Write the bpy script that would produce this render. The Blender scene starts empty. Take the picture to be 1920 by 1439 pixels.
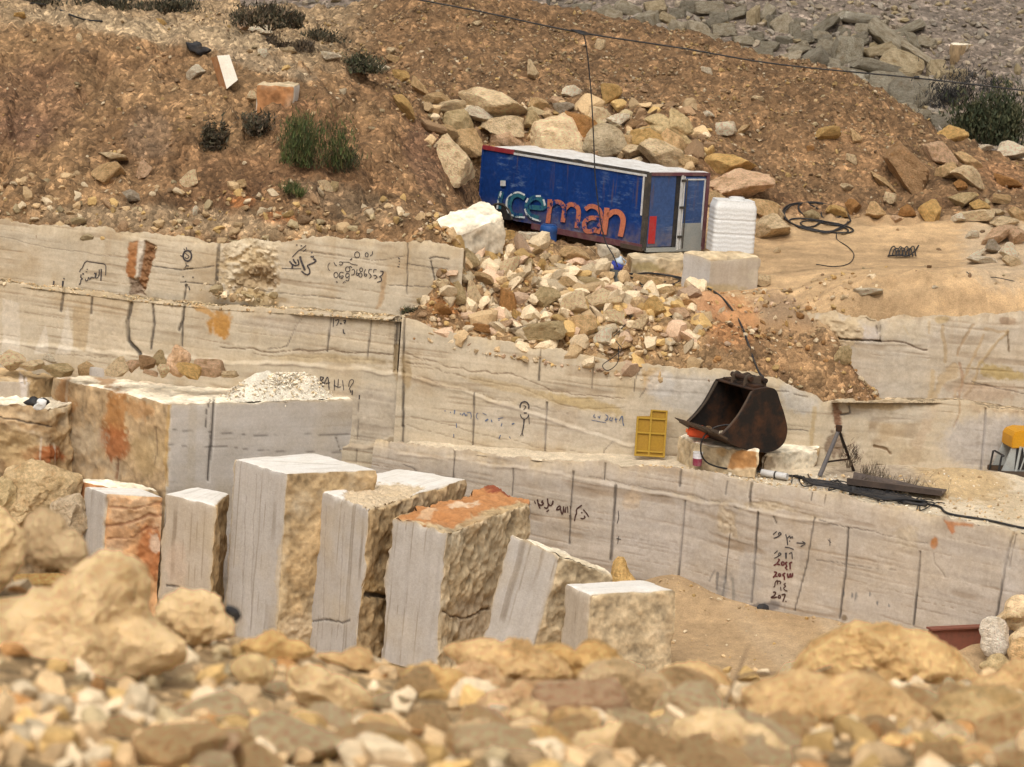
import bpy, bmesh, math, random
import numpy as np
from mathutils import Vector, Matrix
from mathutils.bvhtree import BVHTree

S = bpy.context.scene
COL = S.collection
R = math.radians

# ------------------------------------------------------------------ camera
CAM = np.array([0.0, 0.0, 12.3])
FPX = 5444.0
PITCH, ROLL = R(9.0), R(4.0)
ROT = (Matrix.Rotation(R(90) - PITCH, 3, 'X') @ Matrix.Rotation(ROLL, 3, 'Z'))
ROTN = np.array(ROT)
cam = bpy.data.cameras.new('camera')
cam_o = bpy.data.objects.new('camera', cam)
COL.objects.link(cam_o)
cam_o.matrix_world = Matrix.Translation(Vector(CAM)) @ ROT.to_4x4()
cam.sensor_fit = 'HORIZONTAL'
cam.sensor_width = 36.0
cam.lens = 36.0 * FPX / 1920.0
cam.clip_start = 0.5
cam.clip_end = 2000.0
cam.dof.use_dof = True
cam.dof.focus_distance = 53.0
cam.dof.aperture_fstop = 3.4
S.camera = cam_o

# ------------------------------------------------------------------ world, sun, exposure
SUN_EL, SUN_AZ = R(55), R(-168)      # azimuth: where the light comes from, measured from +Y towards +X
w = bpy.data.worlds.new("World")
S.world = w
w.use_nodes = True
nt = w.node_tree
for n in list(nt.nodes):
    nt.nodes.remove(n)
sky = nt.nodes.new('ShaderNodeTexSky')
sky.sky_type = 'NISHITA'
sky.sun_disc = False
sky.sun_elevation = SUN_EL
sky.sun_rotation = SUN_AZ
sky.dust_density = 6.0
sky.air_density = 1.0
sky.ozone_density = 0.6
hs = nt.nodes.new('ShaderNodeHueSaturation')   # overcast: the blue washed out of the sky
hs.inputs['Saturation'].default_value = 0.04
bg = nt.nodes.new('ShaderNodeBackground')
bg.inputs['Strength'].default_value = 0.15
wo = nt.nodes.new('ShaderNodeOutputWorld')
nt.links.new(sky.outputs[0], hs.inputs['Color'])
tint = nt.nodes.new('ShaderNodeMix'); tint.data_type = 'RGBA'; tint.blend_type = 'MULTIPLY'
tint.inputs[0].default_value = 1.0
tint.inputs[7].default_value = (1.0, 0.97, 0.935, 1)      # thin warm cloud
nt.links.new(hs.outputs[0], tint.inputs[6])
nt.links.new(tint.outputs[2], bg.inputs['Color'])
nt.links.new(bg.outputs[0], wo.inputs['Surface'])
sl = bpy.data.lights.new('sun', 'SUN')
sl.energy = 1.35
sl.angle = R(40)
sl.color = (1.0, 0.95, 0.88)
so = bpy.data.objects.new('sun', sl)
COL.objects.link(so)
sd = Vector((math.sin(SUN_AZ) * math.cos(SUN_EL), math.cos(SUN_AZ) * math.cos(SUN_EL), math.sin(SUN_EL)))
so.rotation_euler = (-sd).to_track_quat('-Z', 'Y').to_euler()
S.view_settings.view_transform = 'Standard'
S.view_settings.look = 'None'
S.view_settings.exposure = 0.02
S.view_settings.gamma = 1.0
S.cycles.max_bounces = 5
S.cycles.diffuse_bounces = 3
S.cycles.use_denoising = True

# ------------------------------------------------------------------ pixel <-> world
def ray(px, py):
    d = np.stack([(np.asarray(px, float) - 960.0) / FPX, -(np.asarray(py, float) - 719.5) / FPX,
                  -np.ones_like(np.asarray(px, float))], -1)
    return d @ ROTN.T

def P(px, py, Y):
    d = ray(px, py)
    return CAM + d * (Y / d[..., 1])[..., None]

def PZ(px, py, z):
    d = ray(px, py)
    return CAM + d * ((z - CAM[2]) / d[..., 2])[..., None]

def proj(p):
    q = (np.asarray(p) - CAM) @ ROTN
    return 960.0 + FPX * q[..., 0] / -q[..., 2], 719.5 - FPX * q[..., 1] / -q[..., 2]

RIGHT, UP, BACK = ROTN[:, 0], ROTN[:, 1], ROTN[:, 2]

# ------------------------------------------------------------------ noise (numpy)
def _h(ix, iy, iz):
    h = (ix * np.uint32(73856093)) ^ (iy * np.uint32(19349663)) ^ (iz * np.uint32(83492791))
    h = (h ^ (h >> np.uint32(13))) * np.uint32(1274126177)
    h = (h ^ (h >> np.uint32(15))) * np.uint32(2246822519)
    return ((h ^ (h >> np.uint32(16))) & np.uint32(0xffffff)).astype(np.float64) / 8388607.5 - 1.0

def vn(p):
    p = np.asarray(p, float)
    f = np.floor(p)
    i = f.astype(np.int64)
    t = p - f
    t = t * t * t * (t * (t * 6 - 15) + 10)
    ix, iy, iz = [(i[..., k] & 0xffffffff).astype(np.uint32) for k in range(3)]
    o = np.uint32(1)
    x, y, z = t[..., 0], t[..., 1], t[..., 2]
    c00 = _h(ix, iy, iz) * (1 - x) + _h(ix + o, iy, iz) * x
    c10 = _h(ix, iy + o, iz) * (1 - x) + _h(ix + o, iy + o, iz) * x
    c01 = _h(ix, iy, iz + o) * (1 - x) + _h(ix + o, iy, iz + o) * x
    c11 = _h(ix, iy + o, iz + o) * (1 - x) + _h(ix + o, iy + o, iz + o) * x
    return (c00 * (1 - y) + c10 * y) * (1 - z) + (c01 * (1 - y) + c11 * y) * z

def fbm(p, o=4, s=1.0, off=0.0):
    p = np.asarray(p, float) * s + off + 37.7
    a, r, n = 1.0, 0.0, 0.0
    for k in range(o):
        r = r + a * vn(p)
        n += a
        a *= 0.52
        p = p * 2.03 + 11.3
    return r / n

def V3(x, y, z):
    x, y, z = np.broadcast_arrays(x, y, z)
    return np.stack([x, y, z], -1).astype(float)

def sm(a, b, x):
    t = np.clip((x - a) / (b - a), 0, 1)
    return t * t * (3 - 2 * t)

def lerp(a, b, t):
    return a + (b - a) * t

# ------------------------------------------------------------------ meshes
def mesh_np(name, v, f, mats, smooth=True, col=None, mi=None):
    v = np.ascontiguousarray(v, np.float32).reshape(-1, 3)
    f = np.ascontiguousarray(f, np.int32)
    me = bpy.data.meshes.new(name)
    k = f.shape[1]
    me.vertices.add(len(v))
    me.vertices.foreach_set('co', v.ravel())
    me.loops.add(f.size)
    me.loops.foreach_set('vertex_index', f.ravel())
    me.polygons.add(len(f))
    me.polygons.foreach_set('loop_start', np.arange(0, f.size, k, dtype=np.int32))
    me.polygons.foreach_set('use_smooth', np.full(len(f), smooth, bool))
    if mi is not None:
        me.polygons.foreach_set('material_index', np.asarray(mi, np.int32))
    if col is not None:
        a = me.attributes.new('Col', 'FLOAT_COLOR', 'POINT')
        c = np.ones((len(v), 4), np.float32)
        c[:, :3] = np.clip(np.asarray(col, np.float32).reshape(-1, 3), 0, 1)
        a.data.foreach_set('color', c.ravel())
    for m in (mats if isinstance(mats, (list, tuple)) else [mats]):
        me.materials.append(m)
    me.update(calc_edges=True)
    me.validate()
    return me

def link(name, me, parent=None):
    o = bpy.data.objects.new(name, me)
    COL.objects.link(o)
    if parent is not None:
        o.parent = parent
    return o

def tag(o, label=None, cat=None, group=None, kind=None):
    if label: o['label'] = label
    if cat: o['category'] = cat
    if group: o['group'] = group
    if kind: o['kind'] = kind
    return o

def empty(name, loc=(0, 0, 0), rot=None):
    o = bpy.data.objects.new(name, None)
    COL.objects.link(o)
    m = Matrix.Translation(Vector(loc))
    if rot is not None:
        m = m @ Matrix([list(r) for r in rot]).to_4x4()
    o.matrix_world = m
    o.empty_display_size = 0.2
    return o

def grid_faces(nu, nv, flip=False):
    a = np.arange(nu * nv).reshape(nu, nv)
    q = np.stack([a[:-1, :-1], a[:-1, 1:], a[1:, 1:], a[1:, :-1]], -1).reshape(-1, 4)
    return q[:, ::-1] if flip else q

class MB:
    """collects boxes, tubes and sheets in one mesh"""
    def __init__(s):
        s.v, s.f, s.m = [], [], []
        s.n = 0
    def add(s, v, faces, m=0):
        s.v += [tuple(map(float, p)) for p in v]
        for f in faces:
            s.f.append([i + s.n for i in f]); s.m.append(m)
        s.n += len(v)
    def box(s, lo, hi, m=0):
        x0, y0, z0 = lo; x1, y1, z1 = hi
        s.hexa([(x0, y0, z0), (x1, y0, z0), (x1, y1, z0), (x0, y1, z0), (x0, y0, z1), (x1, y0, z1), (x1, y1, z1), (x0, y1, z1)], m)
    def hexa(s, c, m=0):
        s.add(c, [(3, 2, 1, 0), (4, 5, 6, 7), (0, 1, 5, 4), (1, 2, 6, 5), (2, 3, 7, 6), (3, 0, 4, 7)], m)
    def prism(s, poly, ext, m=0):
        n = len(poly); e = np.asarray(ext, float)
        v = [np.asarray(p, float) for p in poly] + [np.asarray(p, float) + e for p in poly]
        s.add(v, [tuple(range(n))[::-1], tuple(range(n, 2 * n))] + [(i, (i + 1) % n, n + (i + 1) % n, n + i) for i in range(n)], m)
    def tube(s, pts, r, sides=8, m=0, caps=True):
        pts = np.asarray(pts, float); n = len(pts)
        rr = np.broadcast_to(np.asarray(r, float), (n,))
        t = np.gradient(pts, axis=0); t /= np.linalg.norm(t, axis=1)[:, None] + 1e-12
        up = np.array([0, 0, 1.0]) if abs(t[0, 2]) < .9 else np.array([1.0, 0, 0])
        u = np.cross(t[0], up); u /= np.linalg.norm(u)
        V = []
        for i in range(n):
            u = u - t[i] * u.dot(t[i]); u /= np.linalg.norm(u) + 1e-12
            b = np.cross(t[i], u)
            for k in range(sides):
                a = 2 * math.pi * k / sides
                V.append(pts[i] + rr[i] * (math.cos(a) * u + math.sin(a) * b))
        F = [(i * sides + k, i * sides + (k + 1) % sides, (i + 1) * sides + (k + 1) % sides, (i + 1) * sides + k)
             for i in range(n - 1) for k in range(sides)]
        if caps:
            F += [tuple(range(sides))[::-1], tuple(range((n - 1) * sides, n * sides))]
        s.add(V, F, m)
    def build(s, name, mats, parent=None, smooth=False, bevel=0.0):
        me = bpy.data.meshes.new(name)
        me.from_pydata(s.v, [], s.f)
        for m in (mats if isinstance(mats, (list, tuple)) else [mats]):
            me.materials.append(m)
        me.polygons.foreach_set('material_index', s.m)
        bm = bmesh.new(); bm.from_mesh(me)
        bmesh.ops.recalc_face_normals(bm, faces=bm.faces)
        if bevel:
            bmesh.ops.bevel(bm, geom=[e for e in bm.edges if e.is_manifold and e.calc_face_angle(0) > 0.5], offset=bevel,
                            segments=2, affect='EDGES', clamp_overlap=True)
        bm.to_mesh(me); bm.free()
        if smooth:
            me.polygons.foreach_set('use_smooth', [True] * len(me.polygons))
        me.update()
        return link(name, me, parent)

def spline(pts, n=8):
    p = np.asarray(pts, float)
    if len(p) < 3:
        return np.array([lerp(p[0], p[-1], t) for t in np.linspace(0, 1, n + 1)])
    q = np.vstack([2 * p[0] - p[1], p, 2 * p[-1] - p[-2]])
    out = []
    for i in range(1, len(q) - 2):
        for t in np.arange(n) / n:
            out.append(0.5 * (2 * q[i] + (q[i + 1] - q[i - 1]) * t + (2 * q[i - 1] - 5 * q[i] + 4 * q[i + 1] - q[i + 2]) * t * t
                              + (3 * q[i] - q[i - 1] - 3 * q[i + 1] + q[i + 2]) * t ** 3))
    return np.array(out + [p[-1]])

# ------------------------------------------------------------------ materials
def new_mat(name):
    m = bpy.data.materials.new(name); m.use_nodes = True
    t = m.node_tree
    b = t.nodes['Principled BSDF']
    b.inputs['Roughness'].default_value = 0.92
    b.inputs['Specular IOR Level'].default_value = 0.25
    return m, t, b

def N(t, typ, **kw):
    n = t.nodes.new(typ)
    for k, v in kw.items():
        if k in n.inputs: n.inputs[k].default_value = v
        else: setattr(n, k, v)
    return n

def ramp(t, fac, stops):
    r = t.nodes.new('ShaderNodeValToRGB')
    e = r.color_ramp.elements
    while len(e) < len(stops): e.new(0.5)
    for i, (p, c) in enumerate(stops):
        e[i].position = p
        e[i].color = (c, c, c, 1) if not hasattr(c, '__len__') else tuple(c) + (1,)
    t.links.new(fac, r.inputs[0])
    return r.outputs[0]

def mix(t, mode, a, b, fac):
    m = t.nodes.new('ShaderNodeMix'); m.data_type = 'RGBA'; m.blend_type = mode; m.clamp_factor = True
    for s, v in ((m.inputs[0], fac), (m.inputs[6], a), (m.inputs[7], b)):
        if hasattr(v, 'is_output'): t.links.new(v, s)
        elif hasattr(v, '__len__'): s.default_value = tuple(v) + (1,)
        else: s.default_value = v
    return m.outputs[2]

def mth(t, op, a, b=0.0):
    m = t.nodes.new('ShaderNodeMath'); m.operation = op
    for s, v in ((m.inputs[0], a), (m.inputs[1], b)):
        if hasattr(v, 'is_output'): t.links.new(v, s)
        else: s.default_value = v
    return m.outputs[0]

def bump(t, b, h, strength, dist=0.02):
    n = N(t, 'ShaderNodeBump', Strength=strength, Distance=dist)
    t.links.new(h, n.inputs['Height']); t.links.new(n.outputs[0], b.inputs['Normal'])

def coords(t, scale=(1, 1, 1), kind='Object'):
    c = t.nodes.new('ShaderNodeTexCoord')
    m = t.nodes.new('ShaderNodeMapping'); m.inputs['Scale'].default_value = scale
    t.links.new(c.outputs[kind], m.inputs[0])
    return m.outputs[0]

def noise(t, co, scale, detail=4.0, rough=0.55, out=0):
    n = N(t, 'ShaderNodeTexNoise', Scale=scale, Detail=detail, Roughness=rough)
    t.links.new(co, n.inputs['Vector'])
    return n.outputs[out]

def voro(t, co, scale, feature='F1', out='Distance'):
    n = N(t, 'ShaderNodeTexVoronoi', feature=feature, Scale=scale)
    t.links.new(co, n.inputs['Vector'])
    return n.outputs[out]

def m_stone(name, fine=22.0, contrast=0.25, bstr=0.5, bdist=0.012, pits=0.0):
    """painted (Col attribute) limestone with fine grain"""
    m, t, b = new_mat(name)
    a = N(t, 'ShaderNodeAttribute', attribute_name='Col')
    co = coords(t)
    n1 = noise(t, co, fine, 5, .65); n2 = noise(t, co, fine * 4.3, 3, .6); n3 = noise(t, co, 2.7, 4, .6)
    f = ramp(t, n1, [(0.25, 1 - contrast), (0.75, 1 + contrast * .6)])
    c = mix(t, 'MULTIPLY', a.outputs['Color'], f, 1.0)
    c = mix(t, 'MULTIPLY', c, ramp(t, n2, [(0.3, .86), (0.7, 1.08)]), 1.0)
    c = mix(t, 'MULTIPLY', c, ramp(t, n3, [(0.3, (.88, .85, .80)), (0.7, (1.06, 1.06, 1.07))]), 0.8)
    t.links.new(c, b.inputs['Base Color'])
    h = mth(t, 'ADD', n1, mth(t, 'MULTIPLY', n2, .4))
    bump(t, b, h, bstr, bdist)
    return m

M_WALL = m_stone('sawn limestone', 20, .13, .4, .010)
M_BLOCK = m_stone('block limestone', 18, .12, .5, .012)

def m_terrain(name, s1=7.0, s2=19.0):
    m, t, b = new_mat(name)
    a = N(t, 'ShaderNodeAttribute', attribute_name='Col')
    co = coords(t)
    wob = noise(t, co, 9, 3, .6, 1)
    va = t.nodes.new('ShaderNodeVectorMath'); va.operation = 'MULTIPLY_ADD'
    t.links.new(wob, va.inputs[0]); va.inputs[1].default_value = (.09, .09, .09); t.links.new(co, va.inputs[2])
    co2 = va.outputs[0]
    c1 = voro(t, co2, s1, out='Color'); d1 = voro(t, co2, s1)
    c2 = voro(t, co2, s2, out='Color'); d2 = voro(t, co2, s2)
    def g(cc):
        s = t.nodes.new('ShaderNodeSeparateColor'); t.links.new(cc, s.inputs[0]); return s.outputs[0]
    peb1 = ramp(t, g(c1), [(0.0, .60), (0.6, .92), (0.9, 1.12), (0.96, 1.7)])
    peb2 = ramp(t, g(c2), [(0.0, .48), (0.55, .92), (0.86, 1.15), (0.95, 1.8)])
    n = noise(t, co, 2.2, 6, .65)
    c = mix(t, 'MULTIPLY', a.outputs['Color'], peb1, .55)
    c = mix(t, 'MULTIPLY', c, peb2, .8)
    c = mix(t, 'MULTIPLY', c, ramp(t, n, [(0.3, .62), (0.7, 1.18)]), 1.0)
    c = mix(t, 'MULTIPLY', c, ramp(t, noise(t, co, 46, 3, .7), [(0.3, .7), (0.7, 1.25)]), .8)
    t.links.new(c, b.inputs['Base Color'])
    h = mth(t, 'ADD', mth(t, 'MULTIPLY', d1, -1.1), mth(t, 'MULTIPLY', d2, -.5))
    h = mth(t, 'ADD', h, mth(t, 'MULTIPLY', noise(t, co, 24, 5, .7), .5))
    bump(t, b, h, 1.0, .06)
    return m
M_TERRAIN = m_terrain('gravelly soil', 5.0, 14.0)

def m_sand(name):
    m, t, b = new_mat(name)
    a = N(t, 'ShaderNodeAttribute', attribute_name='Col')
    co = coords(t)
    c = mix(t, 'MULTIPLY', a.outputs['Color'], ramp(t, noise(t, co, 5, 6, .7), [(0.3, .78), (0.7, 1.16)]), 1.0)
    c = mix(t, 'MULTIPLY', c, ramp(t, noise(t, co, 38, 4, .7), [(0.3, .74), (0.7, 1.22)]), 1.0)
    t.links.new(c, b.inputs['Base Color'])
    bump(t, b, mth(t, 'ADD', noise(t, co, 12, 5, .7), mth(t, 'MULTIPLY', noise(t, co, 60, 3, .7), .3)), .8, .05)
    return m
M_SAND = m_sand('sandy ground')

def m_rock(name, s=1.0, rust=0.5, gain=(1.3, 1.27, 1.22)):
    """rock whose own colour is the object colour"""
    m, t, b = new_mat(name)
    oi = t.nodes.new('ShaderNodeObjectInfo')
    co = coords(t)
    va = t.nodes.new('ShaderNodeVectorMath'); va.operation = 'ADD'
    cr = t.nodes.new('ShaderNodeCombineXYZ')
    for k in range(3):
        t.links.new(mth(t, 'MULTIPLY', oi.outputs['Random'], (31.0, 17.0, 53.0)[k]), cr.inputs[k])
    t.links.new(co, va.inputs[0]); t.links.new(cr.outputs[0], va.inputs[1])
    co = va.outputs[0]
    n1 = noise(t, co, 1.6 * s, 6, .65); n2 = noise(t, co, 7 * s, 5, .65); n3 = noise(t, co, 30 * s, 4, .7)
    c = mix(t, 'MULTIPLY', oi.outputs['Color'], ramp(t, n1, [(0.32, (.66, .58, .46)), (0.5, (1, .97, .92)), (0.68, (1.25, 1.24, 1.22))]), 1.0)
    c = mix(t, 'MULTIPLY', c, ramp(t, n2, [(0.3, .72), (0.7, 1.2)]), .9)
    c = mix(t, 'MULTIPLY', c, ramp(t, n3, [(0.3, .78), (0.7, 1.16)]), .9)
    msk = ramp(t, noise(t, co, 1.1 * s, 5, .7), [(0.56, 0.0), (0.72, rust)])
    c = mix(t, 'MIX', c, mix(t, 'MULTIPLY', (.40, .19, .06), ramp(t, n2, [(0.3, .6), (0.7, 1.3)]), 1.0), msk)
    gv = t.nodes.new('ShaderNodeVectorMath'); gv.operation = 'MULTIPLY'; gv.inputs[1].default_value = gain
    t.links.new(c, gv.inputs[0]); c = gv.outputs[0]
    t.links.new(c, b.inputs['Base Color'])
    n4 = voro(t, co, 3.1 * s, 'DISTANCE_TO_EDGE')
    ck = ramp(t, n4, [(0.0, .62), (0.05, 1.0)])
    h = mth(t, 'ADD', mth(t, 'ADD', n2, mth(t, 'MULTIPLY', n3, .45)), mth(t, 'MULTIPLY', ck, .35))
    bump(t, b, h, 1.0, .10)
    return m
M_ROCK = m_rock('weathered limestone rock', 2.0, .55)
M_ROCK_NEAR = m_rock('ochre limestone rock', 3.0, .40, (1.75, 1.68, 1.56))
M_ROCK_GREY = m_rock('grey limestone slab', 1.6, .12, (1.3, 1.27, 1.2))

def m_gravel(name):
    m, t, b = new_mat(name)
    a = N(t, 'ShaderNodeAttribute', attribute_name='Col')
    co = coords(t)
    c = mix(t, 'MULTIPLY', a.outputs['Color'], ramp(t, noise(t, co, 30, 4, .7), [(0.3, .72), (0.7, 1.2)]), 1.0)
    t.links.new(c, b.inputs['Base Color'])
    return m
M_GRAVEL = m_gravel('loose stones')

def m_paint(name, col, rough=.5, dirt=.35, dcol=(.30, .22, .14), s=3.0, metal=0.0, bs=.1, streak=False):
    m, t, b = new_mat(name)
    co = coords(t, (1, 1, .35) if streak else (1, 1, 1))
    n1 = noise(t, co, s, 6, .65); n2 = noise(t, co, s * 9, 4, .7)
    c = mix(t, 'MULTIPLY', col, ramp(t, n2, [(0.3, .82), (0.7, 1.12)]), 1.0)
    c = mix(t, 'MIX', c, dcol, ramp(t, n1, [(0.45, 0.0), (0.75, dirt)]))
    t.links.new(c, b.inputs['Base Color'])
    b.inputs['Roughness'].default_value = rough
    b.inputs['Metallic'].default_value = metal
    bump(t, b, n2, bs, .01)
    return m
M_BLACK = m_paint('black rubber', (.018, .018, .02), .55, .3, (.16, .12, .08), 6)
M_INK = m_paint('black marker', (.035, .03, .035), .9, .5, (.30, .25, .20), 30)
M_INKRED = m_paint('dark red marker', (.10, .022, .022), .9, .4, (.30, .22, .18), 30)
M_INKRED2 = m_paint('brown red marker', (.055, .022, .018), .9, .35, (.25, .18, .14), 30)
M_INKBLUE = m_paint('faded blue marker', (.10, .13, .20), .9, .6, (.34, .30, .27), 30)
# ------------------------------------------------------------------ painting stains, cracks and beds on stone
def seg_dist(qx, qy, pts):
    d = np.full(qx.shape, 1e9)
    for (x0, y0), (x1, y1) in zip(pts[:-1], pts[1:]):
        dx, dy = x1 - x0, y1 - y0
        t = np.clip(((qx - x0) * dx + (qy - y0) * dy) / (dx * dx + dy * dy + 1e-9), 0, 1)
        d = np.minimum(d, np.hypot(qx - x0 - t * dx, qy - y0 - t * dy))
    return d

def paint(p, col, disp, items):
    """p: points (n,3); col (n,3), disp (n,) changed in place.  items are given where they are seen on the stone."""
    if not items: return
    qx, qy = proj(p)
    wx = fbm(p, 3, 2.2, 5) * 9; wy = fbm(p, 3, 2.2, 91) * 9
    hf = fbm(p, 3, 14, 3)
    for it in items:
        k = it[0]
        if k == 'line':                 # crack or drilled joint: points, width, colour, alpha, depth, wobble
            _, pts, wd, c, al, dep, wob = it
            xs = [a for a, b in pts]; ys = [b for a, b in pts]
            s = (qx > min(xs) - 30) & (qx < max(xs) + 30) & (qy > min(ys) - 30) & (qy < max(ys) + 30)
            if not s.any(): continue
            d = seg_dist(qx[s] + wx[s] * wob, qy[s] + wy[s] * wob, pts) + hf[s] * wd * .35 * min(1, wob + .25)
            m = 1 - sm(wd * .28, wd * .66, d)
            col[s] = lerp(col[s], np.array(c), (m * al)[:, None])
            disp[s] -= m * dep
        elif k == 'blob':               # stain: cx, cy, rx, ry, rotation, colour, alpha, raggedness, relief
            _, cx, cy, rx, ry, rot, c, al, rag, rel = it
            ca, sa = math.cos(R(rot)), math.sin(R(rot))
            s = (abs(qx - cx) < rx + ry + 30) & (abs(qy - cy) < rx + ry + 30)
            if not s.any(): continue
            ax = qx[s] - cx + wx[s] * rag; ay = qy[s] - cy + wy[s] * rag
            u = (ax * ca + ay * sa) / rx; v = (-ax * sa + ay * ca) / ry
            d = np.sqrt(u * u + v * v) + hf[s] * .28 * rag
            m = 1 - sm(.65, 1.08, d)
            cc = np.array(c) * (1 + .28 * hf[s])[:, None]
            col[s] = lerp(col[s], cc, (m * al)[:, None])
            disp[s] += m * rel * (0.6 + hf[s])
        elif k == 'poly':               # stain with a drawn outline: points, colour, alpha, raggedness, relief
            _, pts, c, al, rag, rel = it
            xs = [a for a, b in pts]; ys = [b for a, b in pts]
            s = (qx > min(xs) - 12) & (qx < max(xs) + 12) & (qy > min(ys) - 12) & (qy < max(ys) + 12)
            if not s.any(): continue
            x = qx[s] + wx[s] * rag * .5; y = qy[s] + wy[s] * rag * .5
            ins = np.zeros(x.shape, bool)
            for (x0, y0), (x1, y1) in zip(pts, pts[1:] + pts[:1]):
                cr = ((y0 > y) != (y1 > y)) & (x < (x1 - x0) * (y - y0) / (y1 - y0 + 1e-9) + x0)
                ins ^= cr
            d = seg_dist(x, y, pts + pts[:1]) * np.where(ins, -1, 1) + hf[s] * 4 * rag
            m = 1 - sm(-2.0, 2.0, d)
            cc = np.array(c) * (1 + .28 * hf[s])[:, None]
            col[s] = lerp(col[s], cc, (m * al)[:, None])
            disp[s] += m * rel * (0.6 + hf[s])

WALLS = {}
def wall(name, ctrl, base, items=(), ledges=(), dip=0.05, step=.021, warm=(.50, .40, .27), wamt=.5, rough_top=.08, label=None, seed=0, cap=.45):
    """quarry face.  ctrl: (px, py of the crest, Y, z of the foot)"""
    top = np.array([P(a, b, Y) for a, b, Y, z in ctrl]); zb = np.array([c[3] for c in ctrl], float)
    L = np.r_[0, np.cumsum(np.hypot(*np.diff(top[:, :2], axis=0).T))]
    nu = int(L[-1] / step) + 1
    u = np.linspace(0, L[-1], nu)
    T = np.stack([np.interp(u, L, top[:, k]) for k in range(3)], -1)
    ZB = np.interp(u, L, zb)
    T[:, 2] += .11 * fbm(V3(u, seed, 0), 5, 1.7) + .04 * fbm(V3(u, seed, 5), 2, 9)
    nv = int((T[:, 2] - ZB).max() / step) + 1
    v = np.linspace(0, 1, nv)
    NC = 7                                # rows folded back over the crest
    v = np.r_[np.zeros(NC), v]; nv += NC
    bk = np.r_[np.linspace(cap, .03, NC), np.zeros(nv - NC)]
    tg = np.gradient(T[:, :2], axis=0)
    for _ in range(12):
        tg[1:-1] = (tg[:-2] + tg[1:-1] * 2 + tg[2:]) / 4
    tg /= np.linalg.norm(tg, axis=1)[:, None]
    nrm = np.stack([tg[:, 1], -tg[:, 0], 0 * tg[:, 0]], -1)
    p = np.repeat(T[:, None, :], nv, 1)
    Z = T[:, 2, None] + (ZB - T[:, 2])[:, None] * v[None]
    p[..., 2] = Z
    sdep = T[:, 2, None] - Z
    p = p + nrm[:, None, :] * (sdep * .025 - bk[None])[..., None]
    p[..., 2] -= .45 * (bk[None] / cap) ** 5 + (bk > 0)[None] * (.02 + .05 * np.clip(fbm(V3(np.repeat(u[:, None], nv, 1), bk[None] * np.ones((nu, 1)) , seed), 4, 3.0) + .3, 0, 1))
    U = np.repeat(u[:, None], nv, 1)
    q = V3(U, seed * 7.3, Z)
    disp = .022 * fbm(q, 3, 1.1) + .006 * fbm(q, 3, 11)
    e = np.exp(-sdep / .13) * (1 - sm(0, .12, bk))[None]
    disp = disp * (bk[None] <= .1)
    rg = np.clip(fbm(V3(U, seed, Z * .4), 4, 2.6) + .25, 0, 1)
    disp -= e * rough_top * (0.3 + 1.6 * rg)
    # beds
    zz = Z + dip * U + .035 * fbm(V3(U, seed, Z * .3), 3, .55)
    b1 = vn(V3(U * .22, seed, zz * 5)); b2 = vn(V3(U * .5, seed + 3, zz * 11)); b3 = vn(V3(U * .8, seed + 5, zz * 21))
    bright = 1 + .07 * b1 + .07 * b2 + .075 * b3 + .03 * vn(V3(U * 1.2, seed + 6, zz * 80)) + .03 * vn(V3(U * 34, seed, Z * .5)) + .02 * vn(V3(U * 11, seed, Z * .8))
    wm = np.clip(.5 + .9 * fbm(V3(U * .5, seed + 9, zz * 1.6), 4, .9) + .25 * b1, 0, 1) * wamt
    col = lerp(np.array(base), np.array(warm), wm[..., None]) * bright[..., None]
    for k, fr in enumerate((2.3, 5.3, 9.1)):
        ln = vn(V3(U * .16, seed + 20 + k, zz * fr))
        m = (1 - sm(.008 * fr, .022 * fr, abs(ln))) * sm(-.05, .35, fbm(V3(U * .7, seed + 31 + k, zz * 2), 3, 1.4))
        col = lerp(col, np.array((.25, .17, .10)), (m * (.6, .5, .42)[k])[..., None])
        disp -= m * .008
    drip = np.clip(vn(V3(U * 4.3, seed, Z * .3)) * .9 + .6 * vn(V3(U * 15, seed, Z * .5)) - .12, 0, 1) * np.exp(-sdep / (.25 + .5 * np.clip(vn(V3(U * 1.1, seed + 2, 0)) + .4, 0, 1)))
    col = lerp(col, np.array((.34, .235, .13)), (drip * .5 * (1 if wamt > .4 else .5))[..., None])
    sp = np.clip(fbm(V3(U * 1.1, seed + 40, Z * 1.1), 5, 1.0) - .16, 0, 1)
    col = lerp(col, np.array((.40, .28, .15)), (sp * 1.5 * (1 if wamt > .4 else .4)).clip(0, .6)[..., None])
    pf = p.reshape(-1, 3); cf = col.reshape(-1, 3).copy(); df = disp.reshape(-1).copy()
    qx, qy = proj(pf)
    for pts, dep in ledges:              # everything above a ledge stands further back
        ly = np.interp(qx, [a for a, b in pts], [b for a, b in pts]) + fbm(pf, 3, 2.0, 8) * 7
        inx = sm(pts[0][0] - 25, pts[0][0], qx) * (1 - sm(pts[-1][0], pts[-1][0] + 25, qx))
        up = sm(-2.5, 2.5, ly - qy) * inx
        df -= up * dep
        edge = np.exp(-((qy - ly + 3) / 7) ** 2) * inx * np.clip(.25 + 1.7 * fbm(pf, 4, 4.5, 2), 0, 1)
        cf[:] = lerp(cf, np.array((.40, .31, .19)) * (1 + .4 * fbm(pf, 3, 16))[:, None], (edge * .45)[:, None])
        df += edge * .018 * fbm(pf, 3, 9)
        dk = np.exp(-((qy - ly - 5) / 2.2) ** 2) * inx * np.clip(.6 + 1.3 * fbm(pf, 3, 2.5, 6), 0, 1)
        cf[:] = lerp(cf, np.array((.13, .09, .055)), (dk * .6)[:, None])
    paint(pf, cf, df, items)
    cr = (np.maximum(e, (bk > .02)[None] * .8) * (.25 + .9 * rg)).reshape(-1)
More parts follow.
